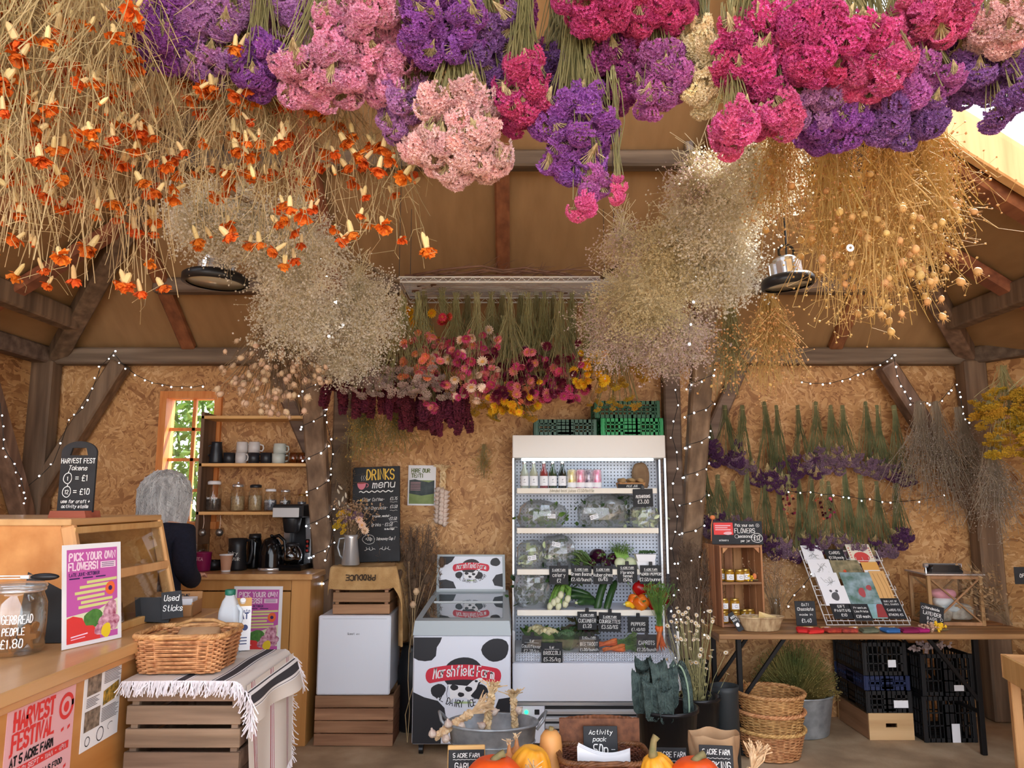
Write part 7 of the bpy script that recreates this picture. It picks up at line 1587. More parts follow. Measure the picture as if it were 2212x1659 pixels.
def straw_meshes(nm, c1, c2, cc):
    m_ = mat('straw_' + nm, c1, .5, c2=c2, scale=4, transl=.2, rand=.14); q = MB()
    for ring, (np_, r_, el, z) in enumerate(((13, 1.0, .35, 0), (12, .92, .7, .02), (10, .74, 1.05, .06), (7, .5, 1.35, .12))):
        for k in range(np_):
            a = 2*PI*k/np_ + ring*.3; d = np.array([math.cos(a)*math.cos(el), math.sin(a)*math.cos(el), math.sin(el)]); sd = np.array([-math.sin(a), math.cos(a), 0])*.22*r_; b_ = np.array([0, 0, z])
            q.add([b_, b_+d*r_*.55-sd, b_+d*r_+np.array([0, 0, .1]), b_+d*r_*.55+sd], [[0, 1, 2, 3]])
    q.lathe([(.32, .3), (.28, .42), (0, .5)], 8, m=1); q.lathe([(0, -.35), (.4, -.2), (.55, 0)], 9, m=0, cap1=False)
    return q.mesh('strawflower_' + nm, [m_, mat('straw_eye_' + nm, cc, .7)])
SF = {'pink': straw_meshes('pink', S(206, 96, 110), S(234, 150, 148), S(200, 150, 60)), 'rose': straw_meshes('rose', S(180, 40, 92), S(214, 92, 134), S(170, 110, 60)), 'white': straw_meshes('white', S(236, 200, 180), S(248, 230, 204), S(216, 170, 80)), 'dark': straw_meshes('dark', S(82, 16, 40), S(122, 34, 60), S(110, 60, 40)), 'yellow': straw_meshes('yellow', S(232, 168, 26), S(246, 204, 50), S(220, 140, 30)), 'peach': straw_meshes('peach', S(226, 120, 88), S(240, 170, 130), S(220, 150, 70)), 'red': straw_meshes('red', S(190, 36, 44), S(222, 74, 70), S(200, 120, 50))}
def strawbunch(label, px, ytop, Y, ya, yb, w, pal, heads, ns=60, hs=.032, stem=None):
    heads = int(heads*2.0)
    tie = at(px, ytop, Y); t = thing('strawflower_bunch', label, 'dried flowers', tie); a_, b_ = pxm(ya-ytop, Y), pxm(yb-ytop, Y); W_ = pxm(w/2, Y); E_ = []
    for k in range(heads):
        p_ = Vector((rng.uniform(-1, 1)*W_, rng.normal(0, .07), -rng.uniform(a_, b_))); d = Vector((p_.x*2+rng.normal(0, .4), rng.normal(-.55, .4), rng.normal(-.35, .5))); part('flower_head', SF[pal[int(rng.integers(len(pal)))]], t, p_, dirs_euler(d), hs*rng.uniform(.75, 1.15)); E_.append(p_)
    E_ = np.array([E_[i % heads] for i in range(ns)]) + rng.normal(0, .008, (ns, 3)); q = MB(); q.stems(strands(ns, (0, 0, 0), E_, 6, wav=.008), .0016); q.stems(np.array([[[rng.normal(0, .008), rng.normal(0, .008), -.02], [rng.normal(0, .012), rng.normal(0, .012), .05]] for _ in range(18)]), .0016); q.build('stems', stem or M_olive, t, kind='stuff')
SB = [('peach strawflower bunch at the left end of the rack', 905, 650, 4.2, 705, 830, 70, ['peach', 'peach', 'pink'], 20), ('yellow strawflower bunch at the upper left under the rack', 915, 640, 4.4, 670, 740, 60, ['yellow', 'yellow'], 11), ('red strawflower pair hanging short near the rack left end', 955, 640, 4.3, 684, 700, 36, ['red'], 3), ('pale pink strawflower bunch, third along the rack', 985, 650, 4.3, 730, 850, 90, ['pink', 'white', 'rose'], 26),
      ('rose strawflower bunch left of the rack middle', 1030, 650, 4.2, 740, 870, 100, ['pink', 'pink', 'rose', 'white'], 30), ('pink strawflower bunch with cream rosette in the rack middle', 1060, 648, 4.35, 720, 850, 90, ['pink', 'white', 'rose'], 26), ('dark and pink strawflower bunch right of the rack middle', 1100, 650, 4.2, 760, 870, 100, ['rose', 'dark', 'pink'], 28), ('magenta strawflower bunch under the rack centre right', 1140, 650, 4.3, 780, 880, 90, ['rose', 'pink', 'dark'], 26),
      ('pink strawflower bunch above the yellow cluster', 1175, 648, 4.35, 770, 870, 90, ['pink', 'rose', 'dark'], 24), ('dark burgundy strawflower bunch near the right of the rack', 1210, 650, 4.25, 750, 880, 80, ['dark', 'rose', 'dark'], 24), ('rose strawflower bunch second from the right rack end', 1235, 650, 4.4, 760, 860, 70, ['rose', 'pink', 'dark'], 18), ('yellow daisy-like strawflower bunch at the right rack end', 1268, 650, 4.2, 765, 840, 80, ['yellow', 'yellow', 'yellow'], 14),
      ('golden strawflower bunch hanging lowest left', 1090, 700, 4.3, 845, 900, 70, ['yellow'], 14), ('golden strawflower bunch hanging lowest right', 1130, 700, 4.35, 830, 905, 70, ['yellow', 'yellow', 'peach'], 16), ('rose strawflower sprig hanging below the grey yarrow', 925, 700, 4.4, 855, 890, 36, ['rose', 'pink'], 8)]
for a in SB: strawbunch(*a)
for i, px in enumerate((870, 1010, 1085, 1125, 1160, 1195, 1290)): strawbunch(('straw-tied stems with small pale heads at the far left of the rack', 'olive stems bunch behind the pale pink strawflowers', 'olive stems bunch at the rack centre', 'olive stems bunch just right of the rack centre', 'olive stems bunch behind the magenta strawflowers', 'olive stems bunch above the burgundy heads', 'olive stems bunch by the yellow daisies')[i], px, 645, 4.5, 760, 800, 80, ['pink', 'white'] if i else ['white'], 6, 70, .018, M_straw if i == 0 else M_olive)
# ---- yarrow umbels
def umbel(nm, c1, c2, r=1.0):
    m_ = mat('umbel_' + nm, c1, .85, c2=c2, scale=26, rand=.14, transl=.15); q = MB(); n = 90; a = rng.uniform(0, 6.28, n); rr = np.sqrt(rng.uniform(0, 1, n)); pos = np.stack([rr*np.cos(a), rr*np.sin(a), .12*(1-rr**2)+rng.normal(0, .03, n)], 1); q.inst(OV, OF, pos, rng.uniform(.1, .17, n), rand_rot(n)); P = np.stack([np.tile([[0, 0, -.8]], (30, 1)), pos[:30]*.5+np.array([0, 0, -.25]), pos[:30]], 1); q.stems(P, .02, 1); return q.mesh('umbel_' + nm, [m_, M_olive])
UM = {'grey': umbel('grey', S(136, 110, 104), S(192, 166, 154)), 'yellow': umbel('yellow', S(196, 148, 20), S(230, 186, 50)), 'mustard': umbel('mustard', S(164, 122, 22), S(208, 164, 48)), 'ochre': umbel('ochre', S(150, 112, 24), S(196, 152, 44))}
def yarrow(label, px, ytop, Y, ya, yb, w, col, heads, hs=.035, ns=50, dep=.07):
    tie = at(px, ytop, Y); t = thing('yarrow_bunch', label, 'dried flowers', tie); a_, b_ = pxm(ya-ytop, Y), pxm(yb-ytop, Y); W_ = pxm(w/2, Y); E_ = []
    for k in range(heads):
        p_ = Vector((rng.uniform(-1, 1)*W_, rng.normal(0, dep), -rng.uniform(a_, b_))); part('umbel', UM[col], t, p_, dirs_euler((p_.x*1.5+rng.normal(0, .35), rng.normal(-.55, .35), -1)), hs*rng.uniform(.75, 1.2)); E_.append(p_+Vector((0, 0, hs*.7)))
    E_ = np.array([E_[i % heads] for i in range(ns)]); q = MB(); q.stems(strands(ns, (0, 0, 0), E_, 6, wav=.008), .0016); q.build('stems', M_olive, t, kind='stuff')
yarrow('grey-pink yarrow bunch with long straw stems left of the strawflowers', 868, 640, 4.15, 800, 860, 150, 'grey', 60, .028); yarrow('grey-pink yarrow bunch lower behind the left end', 800, 720, 4.2, 815, 860, 100, 'grey', 28, .028); yarrow('grey-pink yarrow bunch under the pink strawflowers', 930, 720, 4.3, 815, 865, 110, 'grey', 40, .028)
yarrow('dull yellow yarrow bunch between gypsophila and grey yarrow', 805, 690, 4.3, 770, 810, 80, 'ochre', 12); yarrow('ochre yarrow bunch at the right above the green crates', 1335, 690, 4.3, 770, 850, 110, 'ochre', 22, .026); yarrow('ochre dried bunch dangling in front of the green crates', 1328, 640, 4.45, 800, 895, 130, 'ochre', 24, .022); yarrow('ochre yarrow bunch behind the lowest yellow strawflowers', 1090, 760, 4.6, 870, 915, 130, 'ochre', 22, .03)
yarrow('bright yellow yarrow bunch on the right wall', 2165, 790, 4.75, 840, 1000, 120, 'mustard', 60, .05, dep=.05); yarrow('yellow yarrow bunch at the right edge of the picture', 2230, 790, 4.6, 850, 960, 90, 'mustard', 36, .05, dep=.05)
# ---- amaranth
M_ama = mat('amaranth', S(66, 14, 30), .9, c2=S(104, 28, 48), scale=40, rand=.12); AMA = []
for v in range(3):
    q = MB(); n = 220; z = -rng.uniform(0, 1, n); r_ = .1*np.sin(np.clip(-z, .03, 1)*PI*.85)+.015; a = rng.uniform(0, 6.28, n); q.inst(OV, OF, np.stack([r_*np.cos(a)*.8, r_*np.sin(a)*.8, z], 1), rng.uniform(.025, .05, n), rand_rot(n)); q.tube([(0, 0, .1), (0, 0, -.5), (.01, 0, -1)], [.02, .05, .01], 6); AMA.append(q.mesh('amaranth_tassel', M_ama))
for i, (px, yt, Y, w, yb, n) in enumerate(((765, 740, 4.45, 110, 905, 26), (830, 770, 4.5, 120, 910, 30), (900, 790, 4.5, 110, 930, 26), (960, 800, 4.45, 90, 945, 18))):
    tie = at(px, yt, Y); t = thing('amaranth_bunch', ('dark red amaranth bunch beside the left post', 'dark red amaranth bunch second from the left post', 'dark red amaranth bunch below the grey yarrow', 'dark red amaranth bunch with the lowest dripping tassels')[i], 'dried flowers', tie)
    H_ = pxm(yb-yt, Y); W_ = pxm(w/2, Y); B_ = []
    for k in range(n): x = rng.uniform(-1, 1)*W_; z0 = -H_*rng.uniform(.15, .6); part('tassel', AMA[k % 3], t, (x, rng.normal(0, .05), z0), (rng.normal(0, .1), rng.normal(0, .1), rng.uniform(0, 6)), (.22*rng.uniform(.8, 1.2),)*2 + (H_*rng.uniform(.35, .5),)); B_.append((x, 0, z0))
    q = MB(); q.stems(strands(n, (0, 0, .05), np.array(B_), 5), .002); q.build('stems', M_brst, t, kind='stuff')
rail('pole the ochre grasses hang from, behind the amaranth', at(735, 832, 4.97), at(905, 838, 4.97), .009); rail('pole the dark red amaranth hangs from', at(715, 752, 4.47), at(1010, 775, 4.47), .009)
seedbunch('fine ochre dried grass hanging under the left amaranth', 790, 830, 4.95, 1000, 130, 120, 4, 900, M_olive, PODF, mat('ochre_seed', S(150, 116, 50), .8, c2=S(190, 156, 84), scale=12), .006, .005, .5, dep=.05)
seedbunch('fine olive dried grass hanging under the middle amaranth', 860, 840, 5.0, 985, 130, 110, 4, 700, M_olive, PODF, MATS['ochre_seed'], .006, .005, .5, dep=.05)
seedbunch('dark wispy dried herb on the left post', 745, 960, 5.2, 1080, 80, 60, 0, 300, M_brst, PODF, M_brst, .006, .004, .5, dep=.04)

# ---- statice rows drying on the right part of the back wall
def wall_bunch(label, px, yt, yb, col, w, ncl, grp):
    Y = 5.47; tie = at(px, yt, Y); t = thing('lavender_bunch', label, 'dried flowers', tie, group=grp); L_ = pxm(yb-yt, Y); W_ = pxm(w/2, Y); ms = statice_meshes(col, *COLS[col]); E_ = []
    for k in range(ncl):
        p_ = Vector((rng.uniform(-1, 1)*W_, rng.normal(-.02, .02), -L_+rng.normal(0, .035))); part('flower_cluster', ms[k % 4], t, p_, (rng.normal(0, .3), rng.normal(0, .3), rng.uniform(0, 6)), .068*rng.uniform(.8, 1.2)); E_.append(p_)
    n = 34; E_ = np.array([E_[i % ncl] for i in range(n)])+rng.normal(0, .012, (n, 3)); q = MB(); q.stems(strands(n, (0, -.01, 0), E_, 5, wav=.006, tr=.006), .0022); q.build('stems', M_gstem, t, kind='stuff')
    q = MB(); q.tube([(.012*math.cos(a), .012*math.sin(a)-.01, -.03) for a in np.linspace(0, 6.28, 9)], .002, 4, True); q.build('twine', M_straw, t)
ordn = ['first', 'second', 'third', 'fourth', 'fifth', 'sixth', 'seventh', 'eighth', 'ninth', 'tenth', 'eleventh', 'twelfth', 'thirteenth', 'fourteenth']
for i, px in enumerate((1520, 1565, 1603, 1650, 1676, 1722, 1760, 1792, 1818, 1868, 1893, 1930)): wall_bunch(ordn[i] + ' purple statice bunch from the left in the upper wall row', px, 868 + (8 if i % 3 else 0), (975, 985, 1000, 1025, 1040, 1010, 990, 985, 1000, 1000, 1010, 1020)[i], ('wallplum', 'wallplum', 'mauve', 'wallplum', 'wallplum', 'wallplum', 'mauve', 'mauve', 'mauve', 'mauve', 'mauve', 'wallplum')[i], 62, 14, 'upper wall row of statice')
for i, px in enumerate((1522, 1550, 1582, 1612, 1648, 1680, 1722, 1752, 1788, 1822, 1856, 1892, 1930)): wall_bunch(ordn[i] + ' purple statice bunch from the left in the lower wall row', px, 1012 + 14*(i % 3), (1120, 1130, 1140, 1160, 1175, 1180, 1190, 1175, 1165, 1185, 1190, 1185, 1160)[i], ('wallplum', 'mauve', 'mauve', 'wallplum', 'wallplum', 'mauve', 'wallplum', 'wallplum', 'mauve', 'mauve', 'wallplum', 'mauve', 'wallplum')[i], 58, 12, 'lower wall row of statice')
for i, (px, py) in enumerate(((1702, 1085), (1775, 1095))): strawbunch(('small dark red strawflower bunch between the wall rows, left one', 'small dark red strawflower bunch between the wall rows, right one')[i], px, 1040, 5.4, py-25, py+25, 34, ['dark', 'rose', 'peach'], 9, 16, .014)
for i, (px, yt, dx, dxy) in enumerate(((1985, 868, -30, 1120), (2020, 868, 50, 1150), (2070, 880, 70, 1130), (2140, 960, 10, 1180))): seedbunch(('grey twiggy lavender bunch tied at the right brace, left half', 'grey twiggy lavender bunch spreading right from the brace', 'grey-brown twig bunch in the right corner', 'grey twig bunch below the yellow yarrow')[i], px, yt, 5.2 if i < 3 else 4.9, dxy, 200, 90, 0, 800, mat('grey_twig', S(120, 106, 88), .8, c2=S(164, 148, 126), scale=7), PODF, mat('grey_bud', S(124, 112, 102), .85, c2=S(168, 154, 140), scale=12), .006, .0042, .55, pxm(dx, 5.2), 'twig_bunch', .06)
seedbunch('tiny dried posy nailed to the wall left of the fridge', 1045, 960, 5.52, 1045, 50, 24, 0, 60, M_olive, PODF, MATS['ochre_seed'], .006, .006, .6, dep=.02)

# ------------------------------------------------------------------ right table and what stands on it
TT = .70; TX0, TX1, TY0, TY1 = 1.225, 3.16, 4.72, 5.32
M_tab = wood('table_oak', S(132, 92, 56), S(190, 146, 98), 'x', 4, .5, .2, S(150, 108, 68)); M_iron = mat('iron', S(30, 28, 28), .5, .6)
t = thing('trestle_table', 'long wooden trestle table with black iron legs under the wall flowers', 'table', (0, 0, 0))
for k in range(4): q = MB(); q.cbox(((TX0+TX1)/2, TY0+.075+.15*k, TT-.016), (TX1-TX0, .149, .03), .004); q.build('plank', M_tab, t)
q = MB(); q.cbox((TX0+.03, (TY0+TY1)/2, TT-.042), (.05, TY1-TY0-.05, .022), .002); q.build('batten', M_tab, t)
for x, y in ((1.36, 4.8), (1.32, 5.24), (2.78, 4.8), (2.78, 5.24)):
    q = MB(); q.beam((x, y, .002), (x, y, TT-.032), .03, .03, up=(0, 1, 0), bev=.003); q.build('leg', M_iron, t)
    q = MB(); q.beam((x, y, .3), (x + (.28 if x < 2 else -.28), y, TT-.034), .022, .018, up=(0, 1, 0), bev=.002); q.build('brace', M_iron, t)
for x in (1.36, 2.78): q = MB(); q.beam((x, 4.8, .24), (x, 5.24, .24), .02, .02, bev=.002); q.build('stretcher', M_iron, t)
def on_rt(px, Y): return (at(px, 1340, Y).x, Y, TT+.001)
# upright honey crate
t = thing('honey_crate', 'wooden crate stood on end as shelves for honey jars', 'crate', (1.43, 5.11, TT+.001), .12)
W_, D_, H_ = .285, .3, .5
for sx in (-1, 1):
    for k in range(3): q = MB(); q.cbox((sx*(W_/2-.007), -D_/2+D_*(k+.5)/3, H_/2), (.012, D_/3-.01, H_), .002); q.build('slat', M_cratez, t)
for k in range(4): q = MB(); q.cbox((-W_/2+.014+(W_-.028)*(k+.5)/4, D_/2-.006, H_/2), ((W_-.028)/4-.008, .01, H_), .002); q.build('back_slat', M_cratez, t)
for z, nm in ((.008, 'bottom_board'), (H_-.008, 'top_board'), (.265, 'shelf_board')): q = MB(); q.cbox((0, -.002, z), (W_-.026, D_-.02, .014), .002); q.build(nm, M_crate, t)
for sx in (-1, 1): q = MB(); q.prism([(sx*.12, H_-.015), (sx*.085, H_-.015), (sx*.12, H_-.05)], -D_/2+.005, -D_/2+.025); q.build('corner_block', M_cratez, t)
M_hon = mat('honey', S(150, 108, 26), .15, c2=S(176, 130, 40), scale=5); M_gold2 = mat('gold_lid', S(214, 176, 96), .3, .8)
def honey(label, x, y, z, r_=.03, h_=.075):
    t = thing('honey_jar', label, 'jar', (1.43+x, 5.11+y*.68, TT+z)); q = MB(); q.lathe([(0, .001), (r_*.92, .001), (r_, .008), (r_, h_*.76), (r_*.84, h_*.86)], 18); q.build('glass_body', M_hon, t, True)
    q = MB(); q.lathe([(r_*.88, h_*.85), (r_*.9, h_*.86), (r_*.9, h_), (r_*.84, h_*1.01)], 18); q.build('lid', M_gold2, t, True)
    q = MB(); q.grid(lambda u, v: ((r_+.0006)*math.sin((u-.5)*1.7), -(r_+.0006)*math.cos((u-.5)*1.7), h_*(.16+.46*v)), 8, 1); q.build('label', M_paper, t); q = MB(); q.ribbon(ell(0, h_*.4, .008, .008, 8, 0, 5), .002); q.ribbon([(-.004, h_*.3), (.01, h_*.3)], .002); curved(q, r_+.0014, 0); q.build('label_print', M_ink, t)
hl = [('honey jar at the left front of the middle shelf', -.05, -.15, .274), ('honey jar in the centre front of the middle shelf', .012, -.16, .274), ('honey jar at the right of the middle shelf', .06, -.1, .274), ('honey jar at the rear left of the middle shelf', -.09, -.08, .274),
      ('honey jar at the bottom front left of the crate', -.09, -.12, .017), ('honey jar at the bottom front right of the left pair', -.02, -.14, .017), ('honey jar stacked on the bottom left jar', -.088, -.12, .094), ('honey jar stacked on the bottom right jar', -.022, -.14, .094), ('small honey jar at the bottom right rear', .06, -.02, .017), ('small honey jar at the far right of the crate bottom', .1, .0, .017)]
for h in hl: honey(*h)
t = thing('flower_posy', 'tiny posy of yellow and orange flowers on the honey shelf', 'posy', (1.43+.1, 5.02, TT+.274)); q = MB(); q.inst(OV, OF, rng.normal(0, .012, (14, 3))+np.array([-.02, 0, .02]), .008, rand_rot(14)); q.build('yellow_buds', mat('posy_yellow', S(236, 190, 40), .7), t, kind='stuff'); q = MB(); q.sphere((.012, 0, .03), (.014, .014, .02), 10, 8); q.build('orange_flower', mat('posy_orange', S(222, 130, 80), .7), t, True); q = MB(); q.tube([(-.02, 0, .01), (.035, 0, .008)], .003, 6); q.build('stalks', M_olive, t)
t = chalk_sign('flower_sign', 'black Pick your own FLOWERS £12 board lying against the wall on the honey crate', 'sign', (1.455, 5.05, TT+H_+.003), .33, .148, [('Pick your own', .05, .112, .018, {'fit': .12}), ('FLOWERS', .05, .072, .028, {'fit': .13, 'w': .0035}), ('o', .135, .12, .011), ('o', .135, .12, .004), ('o', -.005, .05, .012), ('seasonal', .05, .042, .018, {'fit': .09}), ('per jar', .05, .015, .014, {'fit': .06}), ('£12', .125, .025, .03, {'fit': .04, 'w': .004}), ('o', .125, .04, .034, {'wob': .05, 'rz': .03, 'w': .003}), ('scissors', -.09, .02, .012, {'fit': .06})], tilt=-.15)
q = MB(); q.flat([(-.15, .06), (-.025, .06), (-.025, .138), (-.15, .138)], -.0012); q.build('red_card', M_coral, t); q = MB(); [q.flat([(-.14, .115-.013*i), (-.04-.02*(i % 2), .115-.013*i), (-.04-.02*(i % 2), .122-.013*i), (-.14, .122-.013*i)], -.0018) for i in range(3)]; q.flat(ell(-.06, .07, .03, .01, 12, wob=.1), -.0018); q.build('card_print', M_palepink, t)
q = MB(); q.tube([(-.17, .0, .02), (-.165, -.01, .12), (-.155, -.015, .165)], .003, 6); q.sphere((-.155, -.015, .17), (.018, .014, .015), 10, 8); q.build('dried_flower', mat('posy_orange', S(222, 130, 80)), t, True)
# birch bark basket
x, y, z = on_rt(1645, 4.84); t = thing('bark_basket', 'oval birch bark basket with yellow envelopes at the table front', 'basket', (x, 4.85, z), .1)
M_bark = mat('birch_bark', S(150, 118, 82), .8, c2=S(206, 180, 140), scale=16, stretch=(3, 3, 1)); q = MB(); q.lathe([(.105, 0), (.11, .003), (.14, .075), (.143, .082), (.137, .082), (.105, .008), (0, .008)], 40, sx=1, sy=.5); q.build('bark_wall', M_bark, t, True); q = MB(); q.tube([(.142*math.cos(a), .071*math.sin(a), .08) for a in np.linspace(0, 6.283, 40, endpoint=False)], .005, 6, True); q.build('rim', M_bark, t, True)
for k in range(3):
    t2 = thing('envelope', ('yellow envelope standing highest in the bark basket', 'yellow envelope lying at the left in the bark basket', 'cream envelope at the right of the bark basket')[k], 'envelope', (x-.02+.05*(k == 0)-.03*(k == 1)+.06*(k == 2), 4.84+.015*k, z+.02), rot=Euler((-.9 if k else -.5, .3*(k == 0), .2*k))); q = MB(); q.cbox((0, 0, .045), (.11, .003, .078), .001); q.build('paper', mat('yellow_paper', S(216, 184, 120), .8), t2); q = MB(); q.prism([(-.055, .084), (.055, .084), (0, .05)], -.003, -.0016); q.build('flap', mat('yellow_paper2', S(226, 198, 140), .8), t2)
t = thing('bark_sign', 'narrow black and white patterned card leaning on the bark basket', 'card', (x-.13, 4.82, z+.002), rot=Euler((-.3, -.5, .1))); q = MB(); q.cbox((0, 0, .06), (.036, .004, .12), .001); q.build('card', M_black, t); q = MB(); letters(q, 'BEES', 0, .085, .012, .002, -.003, fit=.028); letters(q, 'WAX', 0, .065, .012, .002, -.003, fit=.026); q.flat(ell(0, .04, .012, .012, 10, wob=.1), -.003); q.build('print', M_chalk, t)
# glass vase with dried flowers
x, y, z = on_rt(1676, 5.12); t = thing('glass_vase', 'slim glass vase of pale dried flowers beside the honey crate', 'vase', (x, y, z)); q = MB(); q.lathe([(.03, 0), (.033, .005), (.03, .12), (.034, .16), (.032, .16), (.028, .12), (.028, .008), (0, .008)], 24); q.build('glass_body', M_glass, t, True)
n = 60; E_ = np.stack([rng.normal(0, .07, n), rng.normal(0, .04, n), rng.uniform(.2, .42, n)], 1); q = MB(); q.stems(strands(n, (0, 0, .02), E_, 5, wav=.006), .0012); i_ = rng.integers(0, n, 420); q.inst(OV, OF, E_[i_]+rng.normal(0, .018, (420, 3)), rng.uniform(.003, .007, 420), rand_rot(420), 1); q.build('dried_stems', [M_brst, mat('dry_tan', S(150, 118, 88), .85, c2=S(188, 156, 122), scale=12)], t, kind='stuff')
chalk_sign('price_sign', 'black chalk sign OAT Chocolate £1.40 left of the card rack', 'sign', (at(1743, 1345, 5.02).x, 5.02, TT+.001), .13, .15, [('OAT!', 0, .12, .016, {'fit': .045}), ('Chocolate', 0, .092, .018, {'fit': .1}), ('made in', 0, .062, .012, {'fit': .08}), ('£1.40', 0, .02, .022, {'fit': .06})], tilt=-.15)
# leaning wire card rack
A0 = Vector((1.985, 5.02, TT+.006)); UX = Vector((.525, 0, 0)); UV = Vector((0, .4, .43)); NV = Vector((0, -.43, .4)).normalized(); LV = UV.length
t = thing('card_rack', 'white wire rack of greeting cards leaning back on the table', 'rack', A0, rot=Euler((-math.atan2(.4, .43), 0, 0)))
M_wire = mat('white_wire', S(236, 234, 228), .4)
q = MB(); q.tube([(0, 0, 0), (.525, 0, 0), (.525, 0, LV), (0, 0, LV)], .0045, 6, True); q.build('frame', M_wire, t)
for k in range(1, 14): q = MB(); q.tube([(.525*k/14, .002, 0), (.525*k/14, .002, LV)], .0016, 4); q.build('upright_wire', M_wire, t)
for k in range(1, 8): q = MB(); q.tube([(0, -.002, LV*k/8), (.525, -.002, LV*k/8)], .0022, 4); q.build('cross_wire', M_wire, t)
for k in range(5): q = MB(); z_ = LV*(.02+.2*k); q.tube([(0, -.005, z_), (0, -.028, z_), (.525, -.028, z_), (.525, -.005, z_)], .0022, 4); [q.tube([(.525*i/12, -.028, z_), (.525*i/12, -.028, z_+.03)], .0015, 4) for i in range(13)]; q.build('card_ledge', M_wire, t)
def card(label, x, v, w_, h_, m_, deco=None, mm=None, rz=0, name='greeting_card', txt=None, off=.012, cat='card'):
    Rr = Euler((-math.atan2(.4, .43)+.04, 0, 0)); p_ = A0 + UX*(x/.525) + UV*(v/LV) + NV*off
    t2 = thing(name, label, cat, p_, rot=Rr); q = MB(); q.cbox((0, 0, h_/2), (w_, .003, h_), .0008); q.build('card_face', m_, t2)
    q = MB()
    if deco: deco(q, w_, h_)
    if txt: [letters(q, s, 0, z_, hh, hh*.14, -.0028, fit=f) for s, z_, hh, f in txt]
    if q.n: q.build('print', mm or M_chalk, t2)
sk = mat('pencil', S(150, 152, 150), .8)
def sketch(seed):
    def f(q, w, h):
        g = random.Random(seed)
        for _ in range(5): a = [(g.uniform(-.3, .3)*w, g.uniform(.2, .8)*h) for _ in range(3)]; q.ribbon(chaikin(a), .0028, -.0024)
    return f
card('white sketch card at the top left of the card rack', .075, LV*.8, .135, .15, M_paper, sketch(1), sk); card('white sketch card second from the top, left column', .085, LV*.6, .15, .14, M_paper, sketch(2), sk, off=.024); card('white sketch card third from the top, left column', .1, LV*.42, .145, .13, M_paper, sketch(3), sk, off=.03); card('white card with dark animal drawing, lowest of the left column', .105, LV*.2, .16, .15, M_paper, lambda q, w, h: [q.flat(ell(0, h*.45, w*.17, h*.2, 14, wob=.1), -.0024), q.flat(ell(-w*.12, h*.72, w*.06, h*.07, 8), -.0024), q.flat(ell(w*.12, h*.72, w*.06, h*.07, 8), -.0024)], mat('charcoal', S(92, 92, 94), .8), off=.036)
pt = lambda n_, a, b, s_: mat('painting_' + n_, a, .6, c2=b, scale=s_)
card('dark floral painting card near the top middle of the rack', .255, LV*.56, .19, .15, pt('a', S(84, 84, 60), S(170, 156, 120), 22), lambda q, w, h: [q.flat(ell(w*.3, h*.25, w*.05, h*.07, 10), -.0024), q.flat(ell(-w*.1, h*.4, w*.06, h*.08, 10, wob=.1), -.0024)], mat('poppy_paint', S(206, 86, 50), .6), off=.03)
card('large green landscape painting card in the middle of the rack', .285, LV*.22, .2, .24, pt('b', S(50, 92, 60), S(168, 190, 200), 14), lambda q, w, h: [q.flat(ell(0, h*.35, w*.12, h*.14, 12, wob=.12), -.0024), q.flat(ell(w*.28, h*.5, w*.1, h*.08, 12, wob=.1), -.0024)], mat('rose_paint', S(176, 80, 84), .6), off=.038)
card('painting card of a red-haired figure at the bottom middle of the rack', .305, LV*.045, .19, .13, pt('c', S(90, 140, 90), S(170, 200, 226), 10), lambda q, w, h: q.flat([(w*.1, h*.05), (w*.45, h*.05), (w*.42, h*.75), (w*.3, h*.92), (w*.2, h*.7)], -.0024), mat('figure_paint', S(150, 60, 60), .6), off=.03)
card('cream card with a red tomato at the top right of the rack', .4, LV*.8, .165, .16, mat('cream_card', S(230, 222, 200), .7), lambda q, w, h: [q.flat(ell(0, h*.3, w*.32, h*.28, 18), -.0024)] + [q.flat(ell(s*w*.42, h*(.3+.12*k), w*.03, h*.03, 8), -.0024) for s in (-1, 1) for k in range(5)], mat('tomato', S(206, 74, 70), .6), off=.014)
card('tan card with branch pattern at the right of the rack', .44, LV*.22, .1, .26, mat('tan_card', S(224, 176, 112), .7), lambda q, w, h: [q.ribbon([(x_*w, h*.08), (x_*w+.004, h*.5), (x_*w-.004, h*.92)], .002, -.0024) for x_ in (-.25, .05, .3)], mat('brown_line', S(130, 84, 50), .7), off=.026); card('orange and white card behind the tan one', .425, LV*.6, .11, .12, mat('orange_card', S(226, 170, 90), .7), lambda q, w, h: q.flat([(-w*.48, h*.1), (w*.48, h*.1), (w*.48, h*.45), (-w*.48, h*.45)], -.0024), M_paper, off=.02)
card('black CARDS £2.50 each sign at the top of the rack', .225, LV*.83, .13, .1, M_black, txt=[('CARDS', .06, .022, .07), ('£2.50 each', .022, .018, .1)], name='price_sign', cat='sign'); card('black GIFT PAINTING £10 sign at the lower left of the rack', .115, LV*.035, .135, .11, M_black, txt=[('GIFT', .08, .018, .045), ('PAINTING', .05, .018, .1), ('£10', .018, .018, .035)], name='price_sign', off=.034, cat='sign')
card('black Premium Lino Prints £30 sign at the bottom of the rack', .225, LV*.0, .115, .12, M_black, txt=[('Premium', .085, .014, .08), ('Lino Prints', .058, .014, .085), ('£30 each', .02, .018, .085)], name='price_sign', off=.045, cat='sign'); card('black sign with CARDS £6 at the lower right of the rack', .445, LV*.04, .12, .15, M_black, txt=[('OUR LIST OF', .12, .012, .085), ('WALL DIARIES', .098, .012, .09), ('CARDS £6', .055, .015, .085), ('OTHERS £5', .02, .015, .09)], name='price_sign', off=.03, cat='sign')
